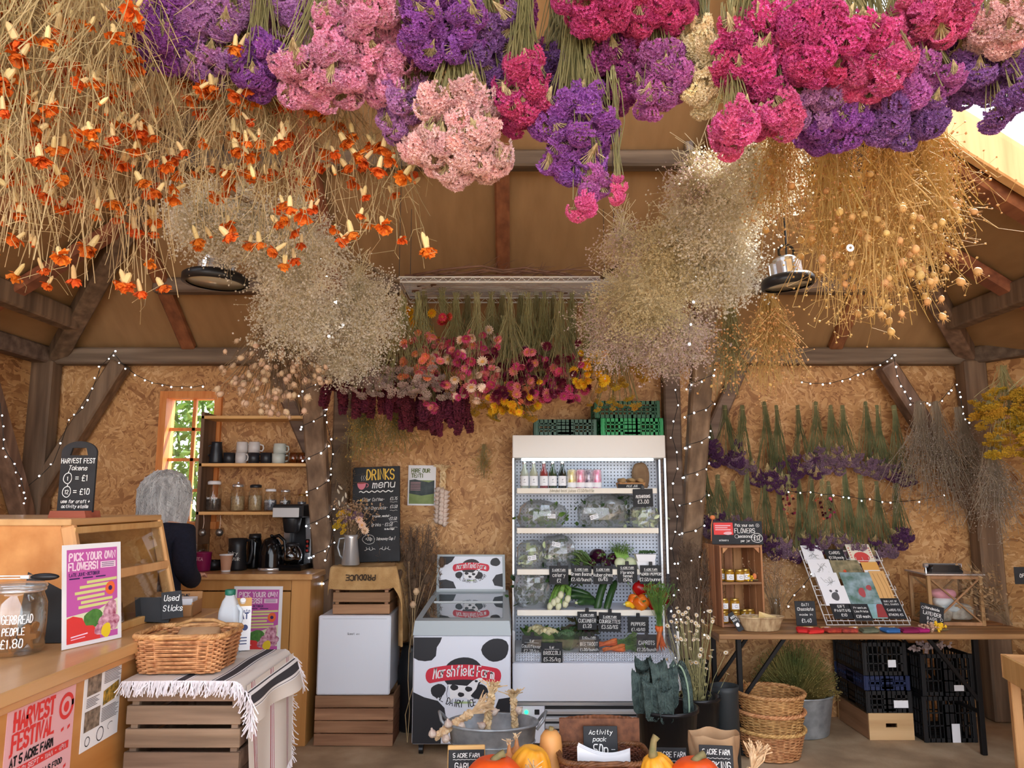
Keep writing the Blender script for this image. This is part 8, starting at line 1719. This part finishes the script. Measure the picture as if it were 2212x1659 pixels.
# sewn pouches along the table front
for px, dy, c1, c2, lab in ((1738, 0, S(196, 34, 34), None, 'bright red sewn pouch at the left of the row'), (1757, -.02, S(206, 44, 40), None, 'red sewn pouch overlapping the next one'), (1795, 0, S(196, 80, 52), S(150, 40, 40), 'orange-red sewn pouch, third in the row'), (1830, .0, S(110, 36, 40), S(190, 80, 60), 'maroon striped sewn pouch in the row'), (1876, 0, S(84, 92, 72), S(110, 112, 90), 'dull green sewn pouch in the middle of the row'), (1921, 0, S(52, 104, 164), None, 'blue sewn pouch in the row'), (1962, 0, S(130, 22, 74), None, 'plum sewn pouch in the row'), (1984, .01, S(170, 30, 110), None, 'magenta sewn pouch leaning at the right of the row')):
    x, y, z = on_rt(px, 4.79+dy); t = thing('sewn_pouch', lab, 'pouch', (x, y, z), rnd.uniform(-.3, .3), 'sewn pouches along the table front'); q = MB(); q.cbox((0, 0, .01), (.1, .075, .022), .008, Euler((rnd.uniform(0, .15), rnd.uniform(-.1, .1), 0)).to_matrix()); q.build('pouch_body', mat('pouch_%d' % px, c1, .7, c2=c2, scale=40), t); q = MB(); q.cbox((0, -.012, .02), (.096, .05, .004), .002, Euler((.06, 0, 0)).to_matrix()); q.build('flap', mat('pouch_%d' % px, c1), t)
for i, px in enumerate((1745, 1782, 1842, 1895, 1925)): x, y, z = on_rt(px, 4.9); t = thing('wooden_comb', 'small pale wooden trinket at the foot of the card rack, number %s from the left' % ('one', 'two', 'three', 'four', 'five')[i], 'trinket', (x, 4.9, z), .2*i); q = MB(); q.cbox((0, 0, .008), (.06, .022, .012), .003); q.build('block', M_pinex, t); q = MB(); q.cbox((0, -.0115, .01), (.03, .001, .006), .0003); q.build('paper_label', M_paper, t)
t = thing('dried_posy', 'small dried posy with yellow flowers below the lantern', 'posy', on_rt(2015, 4.82)); q = MB(); q.inst(OV, OF, rng.normal(0, 1, (40, 3))*np.array([.03, .015, .012])+np.array([-.03, 0, .02]), rng.uniform(.006, .011, 40), rand_rot(40)); q.build('grey_buds', M_pb, t, kind='stuff'); q = MB(); q.inst(OV, OF, rng.normal(0, 1, (30, 3))*np.array([.014, .012, .012])+np.array([.035, 0, .022]), rng.uniform(.007, .011, 30), rand_rot(30)); q.build('yellow_buds', mat('posy_yellow', S(236, 190, 40)), t, kind='stuff'); q = MB(); q.tube([(-.04, 0, .008), (.1, .02, .006)], .003, 5); q.build('stalks', M_olive, t)
# wooden lantern
x, y, z = on_rt(2040, 5.14); t = thing('wooden_lantern', 'wooden lantern with crossed bars and steel top holding soaps', 'lantern', (x+.02, 5.14, z), -.05); lw, ld, lh = .32, .25, .31; M_lan = wood('lantern_wood', S(134, 96, 62), S(176, 134, 92), 'z', 5)
for sx in (-1, 1):
    for sy in (-1, 1): q = MB(); q.cbox((sx*lw/2, sy*ld/2, lh/2), (.022, .022, lh), .002); q.build('post', M_lan, t)
for z_ in (.012, lh-.012):
    for sy in (-1, 1): q = MB(); q.cbox((0, sy*ld/2, z_), (lw-.022, .02, .022), .002); q.build('rail', M_lan, t)
    for sx in (-1, 1): q = MB(); q.cbox((sx*lw/2, 0, z_), (.02, ld-.022, .022), .002); q.build('rail', M_lan, t)
for sy in (-1, 1):
    for s in (-1, 1): q = MB(); q.beam((-s*(lw/2-.01), sy*ld/2-.004*s, .02), (s*(lw/2-.01), sy*ld/2-.004*s, lh-.02), .01, .012, up=(0, 1, 0), bev=.001); q.build('cross_bar', M_lan, t)
    q = MB(); q.b2((-lw/2, sy*(ld/2-.012)-.001, .02), (lw/2, sy*(ld/2-.012)+.001, lh-.02)); q.build('pane', M_glass, t)
q = MB(); q.cbox((0, 0, .004), (lw, ld, .008), .001); q.build('floor_board', M_lan, t); q = MB(); q.cbox((0, 0, lh+.006), (lw+.05, ld+.05, .012), .003); q.build('steel_top', M_chrome, t)
q = MB(); q.prism([(-.1, 0), (-.085, .045), (.085, .045), (.1, 0)], -.05, .05); q.build('chimney', mat('dark_steel', S(70, 70, 72), .25, .9), t, loc=(0, 0, lh+.012)); q = MB(); q.tube([(-.11, 0, lh+.012), (-.115, 0, lh+.06), (.115, 0, lh+.06), (.11, 0, lh+.012)], .006, 6); q.tube([(-.125, 0, lh+.05), (-.1, 0, lh+.05)], .014, 10); q.build('handle', M_chrome, t)
LX, LYc = x+.02, 5.14
for k, (dx, dz, c_, lab) in enumerate(((-.03, .185, S(226, 150, 170), 'pink fabric bag on top inside the lantern'), (-.02, .135, S(220, 226, 232), 'white fabric bag in the middle inside the lantern'), (.01, .1, S(190, 206, 216), 'pale blue fabric bag inside the lantern'), (.075, .06, S(196, 192, 184), 'grey patterned fabric bag at the right in the lantern'), (-.06, .05, S(206, 200, 190), 'cream fabric bag at the lantern bottom'))):
    t = thing('lavender_bag', lab, 'bag', (LX+dx, LYc-.03, TT+.012+dz-.04)); q = lump((.075, .05, .032 if k < 3 else .055), .35, 30+k); q.V = [v+np.array([0, 0, .03 if k < 3 else .04]) for v in q.V]; q.build('fabric', mat('lav_bag_%d' % k, c_, .9, c2=tuple(min(1, a*1.15) for a in c_[:3])+(1,) if k < 3 else S(120, 120, 112), scale=22), t, True); q = MB(); q.tube([(.02*math.cos(a), .02*math.sin(a), .062 if k < 3 else .09) for a in np.linspace(0, 6.28, 9)], .002, 4, True); q.build('ribbon_tie', M_straw, t)
chalk_sign('price_sign', 'tilted black Handmade LAVENDER BAGS sign in front of the lantern', 'sign', (at(2012, 1345, 4.93).x, 4.93, TT+.014), .15, .13, [('Handmade', 0, .098, .016, {'fit': .09}), ('LAVENDER', 0, .062, .022, {'fit': .11, 'w': .003}), ('BAGS', 0, .034, .018, {'fit': .06}), ('£4.50', 0, .008, .018, {'fit': .06}), ('o', -.06, .1, .008), ('o', .06, .05, .008)], tilt=-.25, roll=.25)
t = thing('dried_stalks', 'sheaf of pale dried leafy stalks at the right end of the table', 'dried flowers', on_rt(2150, 5.0)); n = 60; E_ = np.stack([rng.normal(-.08, .1, n), rng.normal(0, .06, n), rng.uniform(.12, .42, n)], 1); q = MB(); q.stems(strands(n, (.08, 0, .01), E_, 5, wav=.006), .0014); q.build('stalks', M_brst, t, kind='stuff'); i_ = rng.integers(0, n, 240); f_ = rng.uniform(.4, 1, (240, 1)); q = MB(); q.inst(LEAFV, LEAFT, np.array([.08, 0, .01])*(1-f_)+E_[i_]*f_+rng.normal(0, .01, (240, 3)), rng.uniform(.02, .035, 240), rand_rot(240)); q.build('dry_leaves', mat('dry_leaf', S(150, 116, 78), .85, c2=S(190, 160, 120), scale=12, transl=.2), t, kind='stuff')
chalk_sign('black_card', 'small black card fixed at the right edge behind the dried stalks', 'sign', (at(2215, 1262, 4.7).x, 4.7, at(2215, 1262, 4.7).z), .12, .1, [('OPEN', 0, .04, .02, {'fit': .06})], tilt=0)

# ------------------------------------------------------------------ under the table and the right corner
bc = at(1664, 1600, 4.8)
for k in range(3):
    t = thing('round_basket', ('round willow basket, lowest of the stack of three', 'round willow basket in the middle of the stack of three', 'round willow basket on top of the stack of three')[k], 'basket', (bc.x + .004*k, 4.8, .003 + .1*k), .3*k, 'stack of willow baskets')
    o_ = lambda a: (.158*math.cos(2*PI*a), .158*math.sin(2*PI*a)); q = MB(); wicker(q, o_, .004, .15, .22, .0046, 18, 30, .004); q.build('woven_wall', M_wick, t, True); q = MB(); rim(q, o_, .155, 1.24, .012, 34, 110, .006); q.build('rim', M_wick, t, True); q = MB(); q.lathe([(.155, .002), (.157, .006), (0, .008)], 24); q.build('base', M_wick, t)
    q = MB(); q.tube([(.03, .18, .15), (.0, .188, .185), (-.03, .18, .15)], .005, 6); q.build('handle', M_wick, t, True)
gt_ = at(1722, 1570, 5.27); t = thing('galvanised_tub', 'round galvanised tub of green dried grass under the trestle table', 'tub', (gt_.x+.0, 5.27, .002)); q = MB(); q.lathe([(.19, 0), (.195, .005), (.23, .24), (.236, .246), (.225, .246), (.19, .02), (0, .02)], 40); q.build('body', M_galv, t, True); q = MB(); q.tube([(.234*math.cos(a), .234*math.sin(a), .246) for a in np.linspace(0, 6.283, 40, endpoint=False)], .006, 6, True); q.build('rolled_rim', M_galv, t, True)
t = thing('grass_bunch', 'bushy green-brown dried grass filling the round tub under the table', 'dried grass', (gt_.x, 5.27, .2)); n = 1500; d = rng.normal(0, 1, (n, 3)); d[:, 2] = np.abs(d[:, 2])*.9+.15; d /= np.linalg.norm(d, axis=1, keepdims=True); E_ = d*np.array([.29, .22, .36])*rng.uniform(.7, 1.05, (n, 1)); q = MB(); q.stems(np.stack([E_*.15, E_*.6+rng.normal(0, .01, (n, 3)), E_], 1), .0013); q.inst(OV, OF, E_+rng.normal(0, .008, (n, 3)), rng.uniform(.002, .005, n), rand_rot(n)); q.build('grass', mat('tub_grass', S(76, 92, 42), .8, c2=S(156, 132, 72), scale=5), t, kind='stuff')
# wooden tray and black crates
cx = 2.375; t = thing('wooden_tray', 'pale wooden tray with hand hole under the black crates', 'tray', (cx, 5.31, .002)); M_trayw = wood('tray_wood', S(188, 148, 96), S(220, 184, 132), 'x', 4)
q = MB(); q.prism([(-.14, 0), (.14, 0), (.14, .075), (-.14, .075)], -.235, -.223); q.prism([(-.14, .1), (.14, .1), (.14, .16), (-.14, .16)], -.235, -.223); q.prism([(-.14, .075), (-.035, .075), (-.035, .1), (-.14, .1)], -.235, -.223); q.prism([(.035, .075), (.14, .075), (.14, .1), (.035, .1)], -.235, -.223); q.build('front_board', M_trayw, t)
q = MB(); q.b2((-.14, .223, 0), (.14, .235, .16)); q.build('back_board', M_trayw, t)
for sx in (-1, 1): q = MB(); q.cbox((sx*.134, 0, .075), (.012, .446, .15), .002); q.build('side_board', M_cratey, t)
q = MB(); q.b2((-.128, -.22, .002), (.128, .22, .012)); q.build('base', M_trayw, t)
plastic_crate('produce_crate', 'black plastic crate with white labels directly on the wooden tray', (cx, 5.31, .1635), .28, .46, .13, M_bc, tagpos=(.07, .03, .09, .045)); plastic_crate('produce_crate', 'dark blue plastic crate in the middle of the stack', (cx-.005, 5.31, .2985), .28, .46, .085, M_blc); plastic_crate('produce_crate', 'black plastic crate on top of the blue one under the table', (cx-.01, 5.31, .388), .27, .46, .2, M_bc, tagpos=(.04, .05, .05, .045), mid=False)
cx2 = 2.72; plastic_crate('produce_crate', 'black plastic crate with a tall white tag on the floor at right', (cx2, 5.22, .002), .32, .38, .27, M_bc, tagpos=(.03, .0, .05, .11)); plastic_crate('produce_crate', 'black plastic crate stacked on the right, with a small white tag', (cx2+.01, 5.22, .2765), .32, .38, .25, M_bc, tagpos=(.06, .03, .06, .035))
t = thing('seed_posy', 'grey dried seed heads lying on the right black crates', 'dried flowers', (cx2-.06, 5.12, .53)); q = MB(); q.inst(OV, OF, rng.normal(0, 1, (60, 3))*np.array([.06, .04, .015])+np.array([0, 0, .03]), rng.uniform(.008, .016, 60), rand_rot(60)); q.build('seed_heads', M_gypp, t, kind='stuff'); q = MB(); [q.tube([(.0, 0, .02), (.08, .02, .05), (.16, .03, .1-.04*k)], .002, 5) for k in range(3)]; q.build('stalks', M_brst, t)
plastic_crate('produce_crate', 'dark green plastic crate in the shade at the right wall', (3.28, 4.6, .36), .5, .36, .2, mat('deep_green_crate', S(24, 52, 40), .5), rotz=.9, mid=False); plastic_crate('produce_crate', 'black plastic crate supporting the dark green one at the right wall', (3.28, 4.6, .002), .5, .36, .352, M_bc, rotz=.9)
rp_ = at(2236, 1440, 3.95)
t = thing('wooden_stand', 'pine stand with a shallow wooden tray at the right edge', 'stand', (rp_.x+.14, 3.95, 0), -.25)
for s_ in (-1, 1): q = MB(); q.cbox((0, s_*.2, .63), (.42, .016, .12), .003); q.build('tray_side', M_pinex, t); q = MB(); q.cbox((s_*.202, 0, .63), (.016, .384, .12), .003); q.build('tray_end', M_pine, t); q = MB(); q.cbox((0, 0, .58), (.388, .384, .012), .002); q.build('tray_base', M_pinex, t)
for sx in (-1, 1):
    for sy in (-1, 1): q = MB(); q.cbox((sx*.17, sy*.17, .287), (.045, .045, .57), .004); q.build('leg', M_pine, t)
t = thing('brown_loaf', 'dark rounded parcel lying in the tray at the right edge', 'parcel', (rp_.x+.12, 3.9, .588)); q = lump((.12, .09, .07), .2, 44); q.V = [v+np.array([0, 0, .056]) for v in q.V]; q.build('wrapper', mat('dark_parcel', S(60, 52, 50), .7), t, True); q = MB(); q.tube([(.0, -.085, .02), (0, -.07, .1), (0, .0, .13), (0, .07, .1)], .003, 5); q.build('string', M_straw, t)
plastic_crate('produce_crate', 'dark blue plastic crate at the bottom right corner of the picture', (at(2200, 1640, 3.6).x+.14, 3.6, .002), .42, .5, .2, M_blc, rotz=.15, tagpos=(-.1, .05, .05, .08))
# white everlastings and tall brown grass between fridge and table
t = thing('everlasting_bunch', 'white everlasting flowers on thin stems between fridge and table', 'dried flowers', (BX2, 4.45, .1)); n = 90; E_ = np.stack([rng.normal(-.02, .085, n), rng.normal(.05, .06, n), rng.uniform(.42, .8, n)], 1); P = strands(n, (0, 0, 0), E_, 5, wav=.012); q = MB(); q.stems(P, .0012); q.inst(LEAFV, LEAFT, P[:, 2]+rng.normal(0, .02, (n, 3)), .03, rand_rot(n)); q.build('stems', M_olive, t, kind='stuff')
wd = MB()
for k in range(11): a = 2*PI*k/11; wd.add([(0, 0, 0), (.6*math.cos(a-.3), .6*math.sin(a-.3), .12), (math.cos(a), math.sin(a), .2), (.6*math.cos(a+.3), .6*math.sin(a+.3), .12)], [[0, 1, 2, 3]])
wd.sphere((0, 0, .12), (.34, .34, .2), 8, 6, 1); WDM = wd.mesh('white_daisy', [mat('ever_white', S(236, 222, 200), .7, rand=.08, transl=.15), mat('ever_eye', S(190, 150, 80), .8)])
for k in range(70): part('flower_head', WDM, t, E_[k], dirs_euler((rng.normal(0, .5), -.6+rng.normal(0, .4), .8)), .014*rng.uniform(.8, 1.2))
t = thing('tall_grass_vase', 'tall dark vase standing behind the white everlastings', 'vase', (1.2, 4.55, .002)); q = MB(); q.lathe([(.06, 0), (.075, .01), (.075, .42), (.08, .45), (.07, .45), (.066, .02), (0, .02)], 24); q.build('body', mat('slate_vase', S(44, 48, 50), .5), t, True)
M_plume = mat('brown_plume', S(84, 66, 52), .9, c2=S(126, 102, 82), scale=14); 
def plume_bunch(label, loc, n, w_, h0, h1, m_=M_plume, dens=46, tall=.16):
    t = thing('plume_bunch', label, 'dried grass', loc); E_ = np.stack([rng.normal(0, w_, n), rng.normal(0, w_*.5, n), rng.uniform(h0, h1, n)], 1); q = MB(); P = strands(n, (0, 0, 0), E_, 5, wav=.01); q.stems(P, .0016); B_ = []; C_ = []
    for i in range(n):
        s = rng.uniform(0, 1, dens); b = E_[i]-np.array([0, 0, 1])*(s*tall)[:, None]; B_.append(b); C_.append(b+rng.normal(0, .016, (dens, 3))*np.array([1, 1, .6])+np.array([0, 0, .02]))
    q.stems(np.stack([np.concatenate(B_), np.concatenate(C_)], 1), .0011); q.build('plumes', m_, t, kind='stuff')
plume_bunch('tall brown feathery grass between the fridge and the honey crate', (1.18, 5.16, .45), 60, .07, .35, .78)
t = thing('dark_vase', 'dark pot holding tall brown grass beside the fridge', 'vase', (1.18, 5.16, .002)); q = MB(); q.lathe([(.08, 0), (.085, .01), (.085, .44), (.09, .46), (.08, .46), (.075, .02), (0, .02)], 24); q.build('body', M_blk, t, True)
# teasels and poppy heads left of the freezer
M_tea2 = mat('teasel', S(74, 56, 42), .9, c2=S(112, 90, 70), scale=30)
t = thing('floor_vase', 'dark floor vase holding dried teasels beside the freezer', 'vase', (-.66, 5.3, .002)); q = MB(); q.lathe([(.08, 0), (.1, .02), (.09, .4), (.07, .5), (.075, .54), (.066, .54), (.06, .5), (.08, .03), (0, .03)], 24); q.build('body', M_blk, t, True)
plume_bunch('dark brown dried grass and twigs in the floor vase by the freezer', (-.66, 5.32, .5), 70, .09, .35, .85, M_plume, 50, .2)
tm = MB(); tm.sphere((0, 0, 0), (.5, .5, 1), 10, 8); 
d = rng.normal(0, 1, (140, 3)); d /= np.linalg.norm(d, axis=1, keepdims=True); tm.stems(np.stack([d*np.array([.45, .45, .95]), d*np.array([.68, .68, 1.15])], 1), .02); tm.stems(np.array([[[.3*math.cos(a), .3*math.sin(a), -1], [.7*math.cos(a), .7*math.sin(a), -.3], [.75*math.cos(a), .75*math.sin(a), .8]] for a in np.linspace(0, 6, 6)]), .03); TM = tm.mesh('teasel_head', M_tea2)
t = thing('teasel_bunch', 'brown spiky teasel heads on stems beside the freezer header', 'dried flowers', (-.66, 5.24, .5)); E_ = [(-.02, -.05, .62), (.06, -.05, .55), (.1, -.04, .47), (-.08, -.06, .5), (.14, -.05, .6), (.02, -.07, .44), (.2, -.08, .58)]; q = MB(); q.stems(strands(7, (0, 0, 0), np.array(E_), 5, tr=.01), .003); q.build('stems', M_brst, t, kind='stuff')
for e_ in E_: part('teasel_head', TM, t, e_, (rng.normal(0, .2), rng.normal(0, .2), 0), .034)
t = thing('poppy_bunch', 'two pale poppy seed heads on thin stems beside the freezer', 'dried flowers', (-.64, 4.95, .03)); E_ = [at(899, 1278, 4.92)-Vector((-.64, 4.95, .03)), at(892, 1306, 4.92)-Vector((-.64, 4.95, .03))]; q = MB(); q.stems(strands(2, (0, 0, 0), np.array(E_), 6, tr=.01), .0022); q.build('stems', M_straw, t)
pm_ = MB(); pm_.lathe([(0, -1), (.5, -.9), (1, -.1), (.8, .6), (.3, .8), (.75, .95), (.7, 1.05), (0, 1)], 14); PMm = pm_.mesh('poppy_head', M_pb, True)
for e_ in E_: part('poppy_head', PMm, t, e_, (0, 0, 0), .021)
# flowers in the pitcher
t = thing('pitcher_bouquet', 'dried bouquet with yellow and mauve flowers in the metal pitcher', 'dried flowers', (pit.x, 5.04, 1.24)); n = 90; E_ = np.stack([rng.normal(.02, .06, n), rng.normal(0, .05, n), rng.uniform(.05, .24, n)], 1); q = MB(); q.stems(strands(n, (0, 0, -.08), E_, 5, wav=.006), .0012); q.build('stems', M_brst, t, kind='stuff')
q = MB(); i_ = rng.integers(0, n, 500); q.inst(OV, OF, E_[i_]+rng.normal(0, .018, (500, 3)), rng.uniform(.003, .008, 500), rand_rot(500)); q.build('small_buds', MATS['dry_tan'], t, kind='stuff')
for k in range(9): part('umbel', UM['yellow'], t, (-.065+rng.normal(0, .02), -.03, .07+rng.uniform(-.04, .1)), dirs_euler((-.5, -.6, .6)), .024)
for k in range(8): part('flower_cluster', statice_meshes('mauve', *COLS['mauve'])[k % 4], t, (rng.normal(.0, .03), -.04, .13+rng.normal(0, .035)), (PI+rng.normal(0, .4), rng.normal(0, .4), 0), .032)
for k in range(3): part('rose_head', SF['white'], t, (.055+.02*k, -.045, .12-.035*k), dirs_euler((.3, -1, .2)), .03)
for k in range(6): part('bunny_tail', pod_mesh('bunny_tail', mat('bunny', S(206, 196, 176), .95), 0), t, (-.06+.03*rng.normal(), -.01, .2+.025*k), (rng.normal(0, .3), rng.normal(-.2, .3), 0), (.008, .008, .02))
# wall: tent poster, garlic plait
p = at(910, 1092, 5.585)
poster('tent_poster', 'small green HIRE OUR TENT! poster pinned to the wall', 'poster', (p.x, 5.585, p.z), Euler((0, .01, 0)), .2, .287, [('heading', mat('tent_green', S(104, 118, 66), .7), lambda q: (letters(q, 'HIRE OUR', -.01, .236, .026, .006, -.001, fit=.13, jit=0), letters(q, 'TENT!', -.035, .2, .026, .006, -.001, fit=.08, jit=0))), ('green_field', mat('tent_field', S(120, 140, 84), .7, c2=S(150, 166, 110), scale=14), lambda q: q.flat([(-.09, .012), (.09, .012), (.09, .18), (-.09, .18)], -.0006)), ('dark_tent', mat('tent_dark', S(56, 66, 68), .7, c2=S(84, 92, 92), scale=20), lambda q: q.flat([(-.09, .085), (0, .07), (.09, .085), (.09, .18), (.05, .165), (0, .175), (-.05, .186), (-.09, .18)], -.001)), ('text_block', M_palepink, lambda q: [q.ribbon([(-.08, .165-.011*i), (-.01, .165-.011*i)], .003, -.0016) for i in range(6)])], M_paper)
t = plait('plait of pale garlic bulbs hanging on the wall by the tent poster', (at(957, 1020, 5.52).x, 5.53, at(957, 1020, 5.52).z), (0, .03, 0), .36, 24, .034, .05, True, .024)

# ------------------------------------------------------------------ lamps
def lamp(label, px, py, Y, r_, tilt, topz, fins=True):
    p = at(px, py, Y); t = thing('high_bay_lamp', label, 'lamp', p)
    q = MB(); q.lathe([(r_*.86, -.012), (r_, -.01), (r_, .018), (r_*.9, .03), (r_*.4, .036), (0, .036)], 36, cap0=False); q.build('housing', M_blk, t, True, rot=tilt)
    q = MB(); q.lathe([(0, -.006), (r_*.87, -.006), (r_*.87, -.004), (0, -.002)], 36); q.build('lens', mat('lamp_lens', S(196, 190, 172), .15, .25), t, True, rot=tilt)
    q = MB(); q.lathe([(r_*.45, .034), (r_*.45, .1), (r_*.3, .11), (0, .11)], 18); q.build('heat_sink', M_metal, t, False, rot=tilt)
    for k in range(10): a = k*.628; q = MB(); q.box((r_*.5*math.cos(a), r_*.5*math.sin(a), .06), (.02, .02, .05), Matrix.Rotation(a, 3, 'Z')); q.build('fin', M_chrome, t, rot=tilt)
    q = MB(); q.tube([(0, 0, .1), (0, 0, topz-p.z)], .004, 6); q.tube([(.03*math.cos(a), 0, .13+.03*math.sin(a)) for a in np.linspace(0, 6.28, 12)], .005, 5, True); q.build('hanging_hook', M_blk, t)
lamp('round black lamp hanging among the marigolds at left', 466, 608, 3.2, .138, (.0, .04, 0), 3.9)
lamp('round black lamp with silver fins before the golden seed heads', 1702, 614, 2.9, .1, (.0, -.1, .2), 3.7)
q = MB(); q.cbox((0, 0, 0), (.05, .05, .06), .006); q.cbox((.01, 0, .06), (.015, .03, .06), .003); o = q.build('spot_bracket', M_metal, None, loc=at(1488, 318, 4.2)); tag(o, 'small metal bracket on the ceiling purlin at right', 'bracket')

# ------------------------------------------------------------------ fairy lights
M_bulb = mat('fairy_bulb', (.86, .9, 1, 1), .4, emit=9); BV = MB(); BV.sphere((0, 0, 0), 1, 8, 6); BULB = BV.mesh('bulb', M_bulb, True); M_cab2 = mat('light_wire', S(18, 20, 18), .6)
def lights(label, pts, every=1, r_=.0049, drop=.014, wr=.0022):
    t = thing('fairy_lights', label, 'string lights', (0, 0, 0)); q = MB(); q.tube(pts, wr, 5); q.build('wire', M_cab2, t)
    for i, p_ in enumerate(pts):
        if i % every == 0: part('bulb', BULB, t, Vector(p_)+Vector((rnd.uniform(-.012, .012), -.01, -drop*rnd.random())), (0, 0, 0), r_*rnd.uniform(.8, 1.25))
def spiral(x, s, z0=.75, z1=2.3, turns=11, r_=.085, n=76, ph=0):
    out = []
    for i in range(n+1):
        f = i/n; z = z0+(z1-z0)*f; Yc = 5.36-.411*(z-.95) if z > .95 else 5.36; a = turns*2*PI*f+ph; out.append((x+r_*math.cos(a), Yc-.0+r_*1.15*math.sin(a), z+.02*math.sin(a)))
    return out
lights('fairy lights wound round the left post', spiral(-1.27, -1, .8, 2.25, 7, .085, 46)); lights('fairy lights wound round the right post', spiral(1.2, 1, .6, 2.3, 9, .085, 60)); lights('second fairy light strand hanging straight along the right post', [at(1458+7*math.sin(i*1.7), 840+34*i, 5.3) for i in range(18)]); lights('second fairy light strand hanging along the left post', [at(712+8*math.sin(i*1.3), 780+33*i, 5.2) for i in range(14)])
def poly(pp, Y, k=4): 
    P = [];
    for a, b in zip(pp[:-1], pp[1:]): P += [at(a[0]+(b[0]-a[0])*i/k, a[1]+(b[1]-a[1])*i/k + 3*math.sin(i*2), Y) for i in range(k)]
    return P + [at(*pp[-1], Y)]
lights('fairy lights drooping from the beam towards the small window', poly([(248, 765), (275, 795), (315, 820), (350, 830), (395, 835), (440, 832)], 5.36, 2)); lights('fairy lights climbing the left brace to the beam', poly([(250, 755), (218, 790), (200, 838), (180, 880), (150, 905), (115, 1000), (60, 1050), (50, 1090)], 5.36, 2)); lights('fairy lights at the left edge along the wall brace', poly([(0, 870), (6, 920), (8, 965), (30, 1000), (45, 1030), (52, 1060), (55, 1085)], 4.9, 2))
lights('fairy lights swagging from the golden bunch to the right brace', poly([(1728, 823), (1775, 828), (1815, 822), (1850, 808), (1880, 795), (1915, 778), (1930, 765)], 5.34, 2)); lights('fairy lights running down the right brace and across to the corner post', poly([(1930, 765), (1938, 812), (1955, 845), (1968, 870), (1998, 868), (2020, 875), (2045, 850), (2063, 828), (2075, 855), (2080, 890), (2090, 912)], 5.26, 2)); lights('fairy lights among the lower wall flowers', poly([(1700, 1060), (1752, 1062), (1800, 1068), (1835, 1072), (1880, 1078), (1925, 1085), (2040, 1070)], 5.3, 2)); lights('fairy lights trailing behind the card rack', poly([(1755, 1240), (1735, 1265), (1715, 1285), (1700, 1305)], 5.2, 1)); lights('fairy lights tucked in the left gypsophila', poly([(600, 470), (660, 520), (690, 560), (720, 620), (745, 700), (700, 740)], 3.42, 3), 2, wr=.0007); lights('fairy lights tucked in the right gypsophila', poly([(1630, 370), (1540, 470), (1510, 540), (1500, 620), (1490, 700), (1485, 760)], 3.2, 3), 2, wr=.0007)
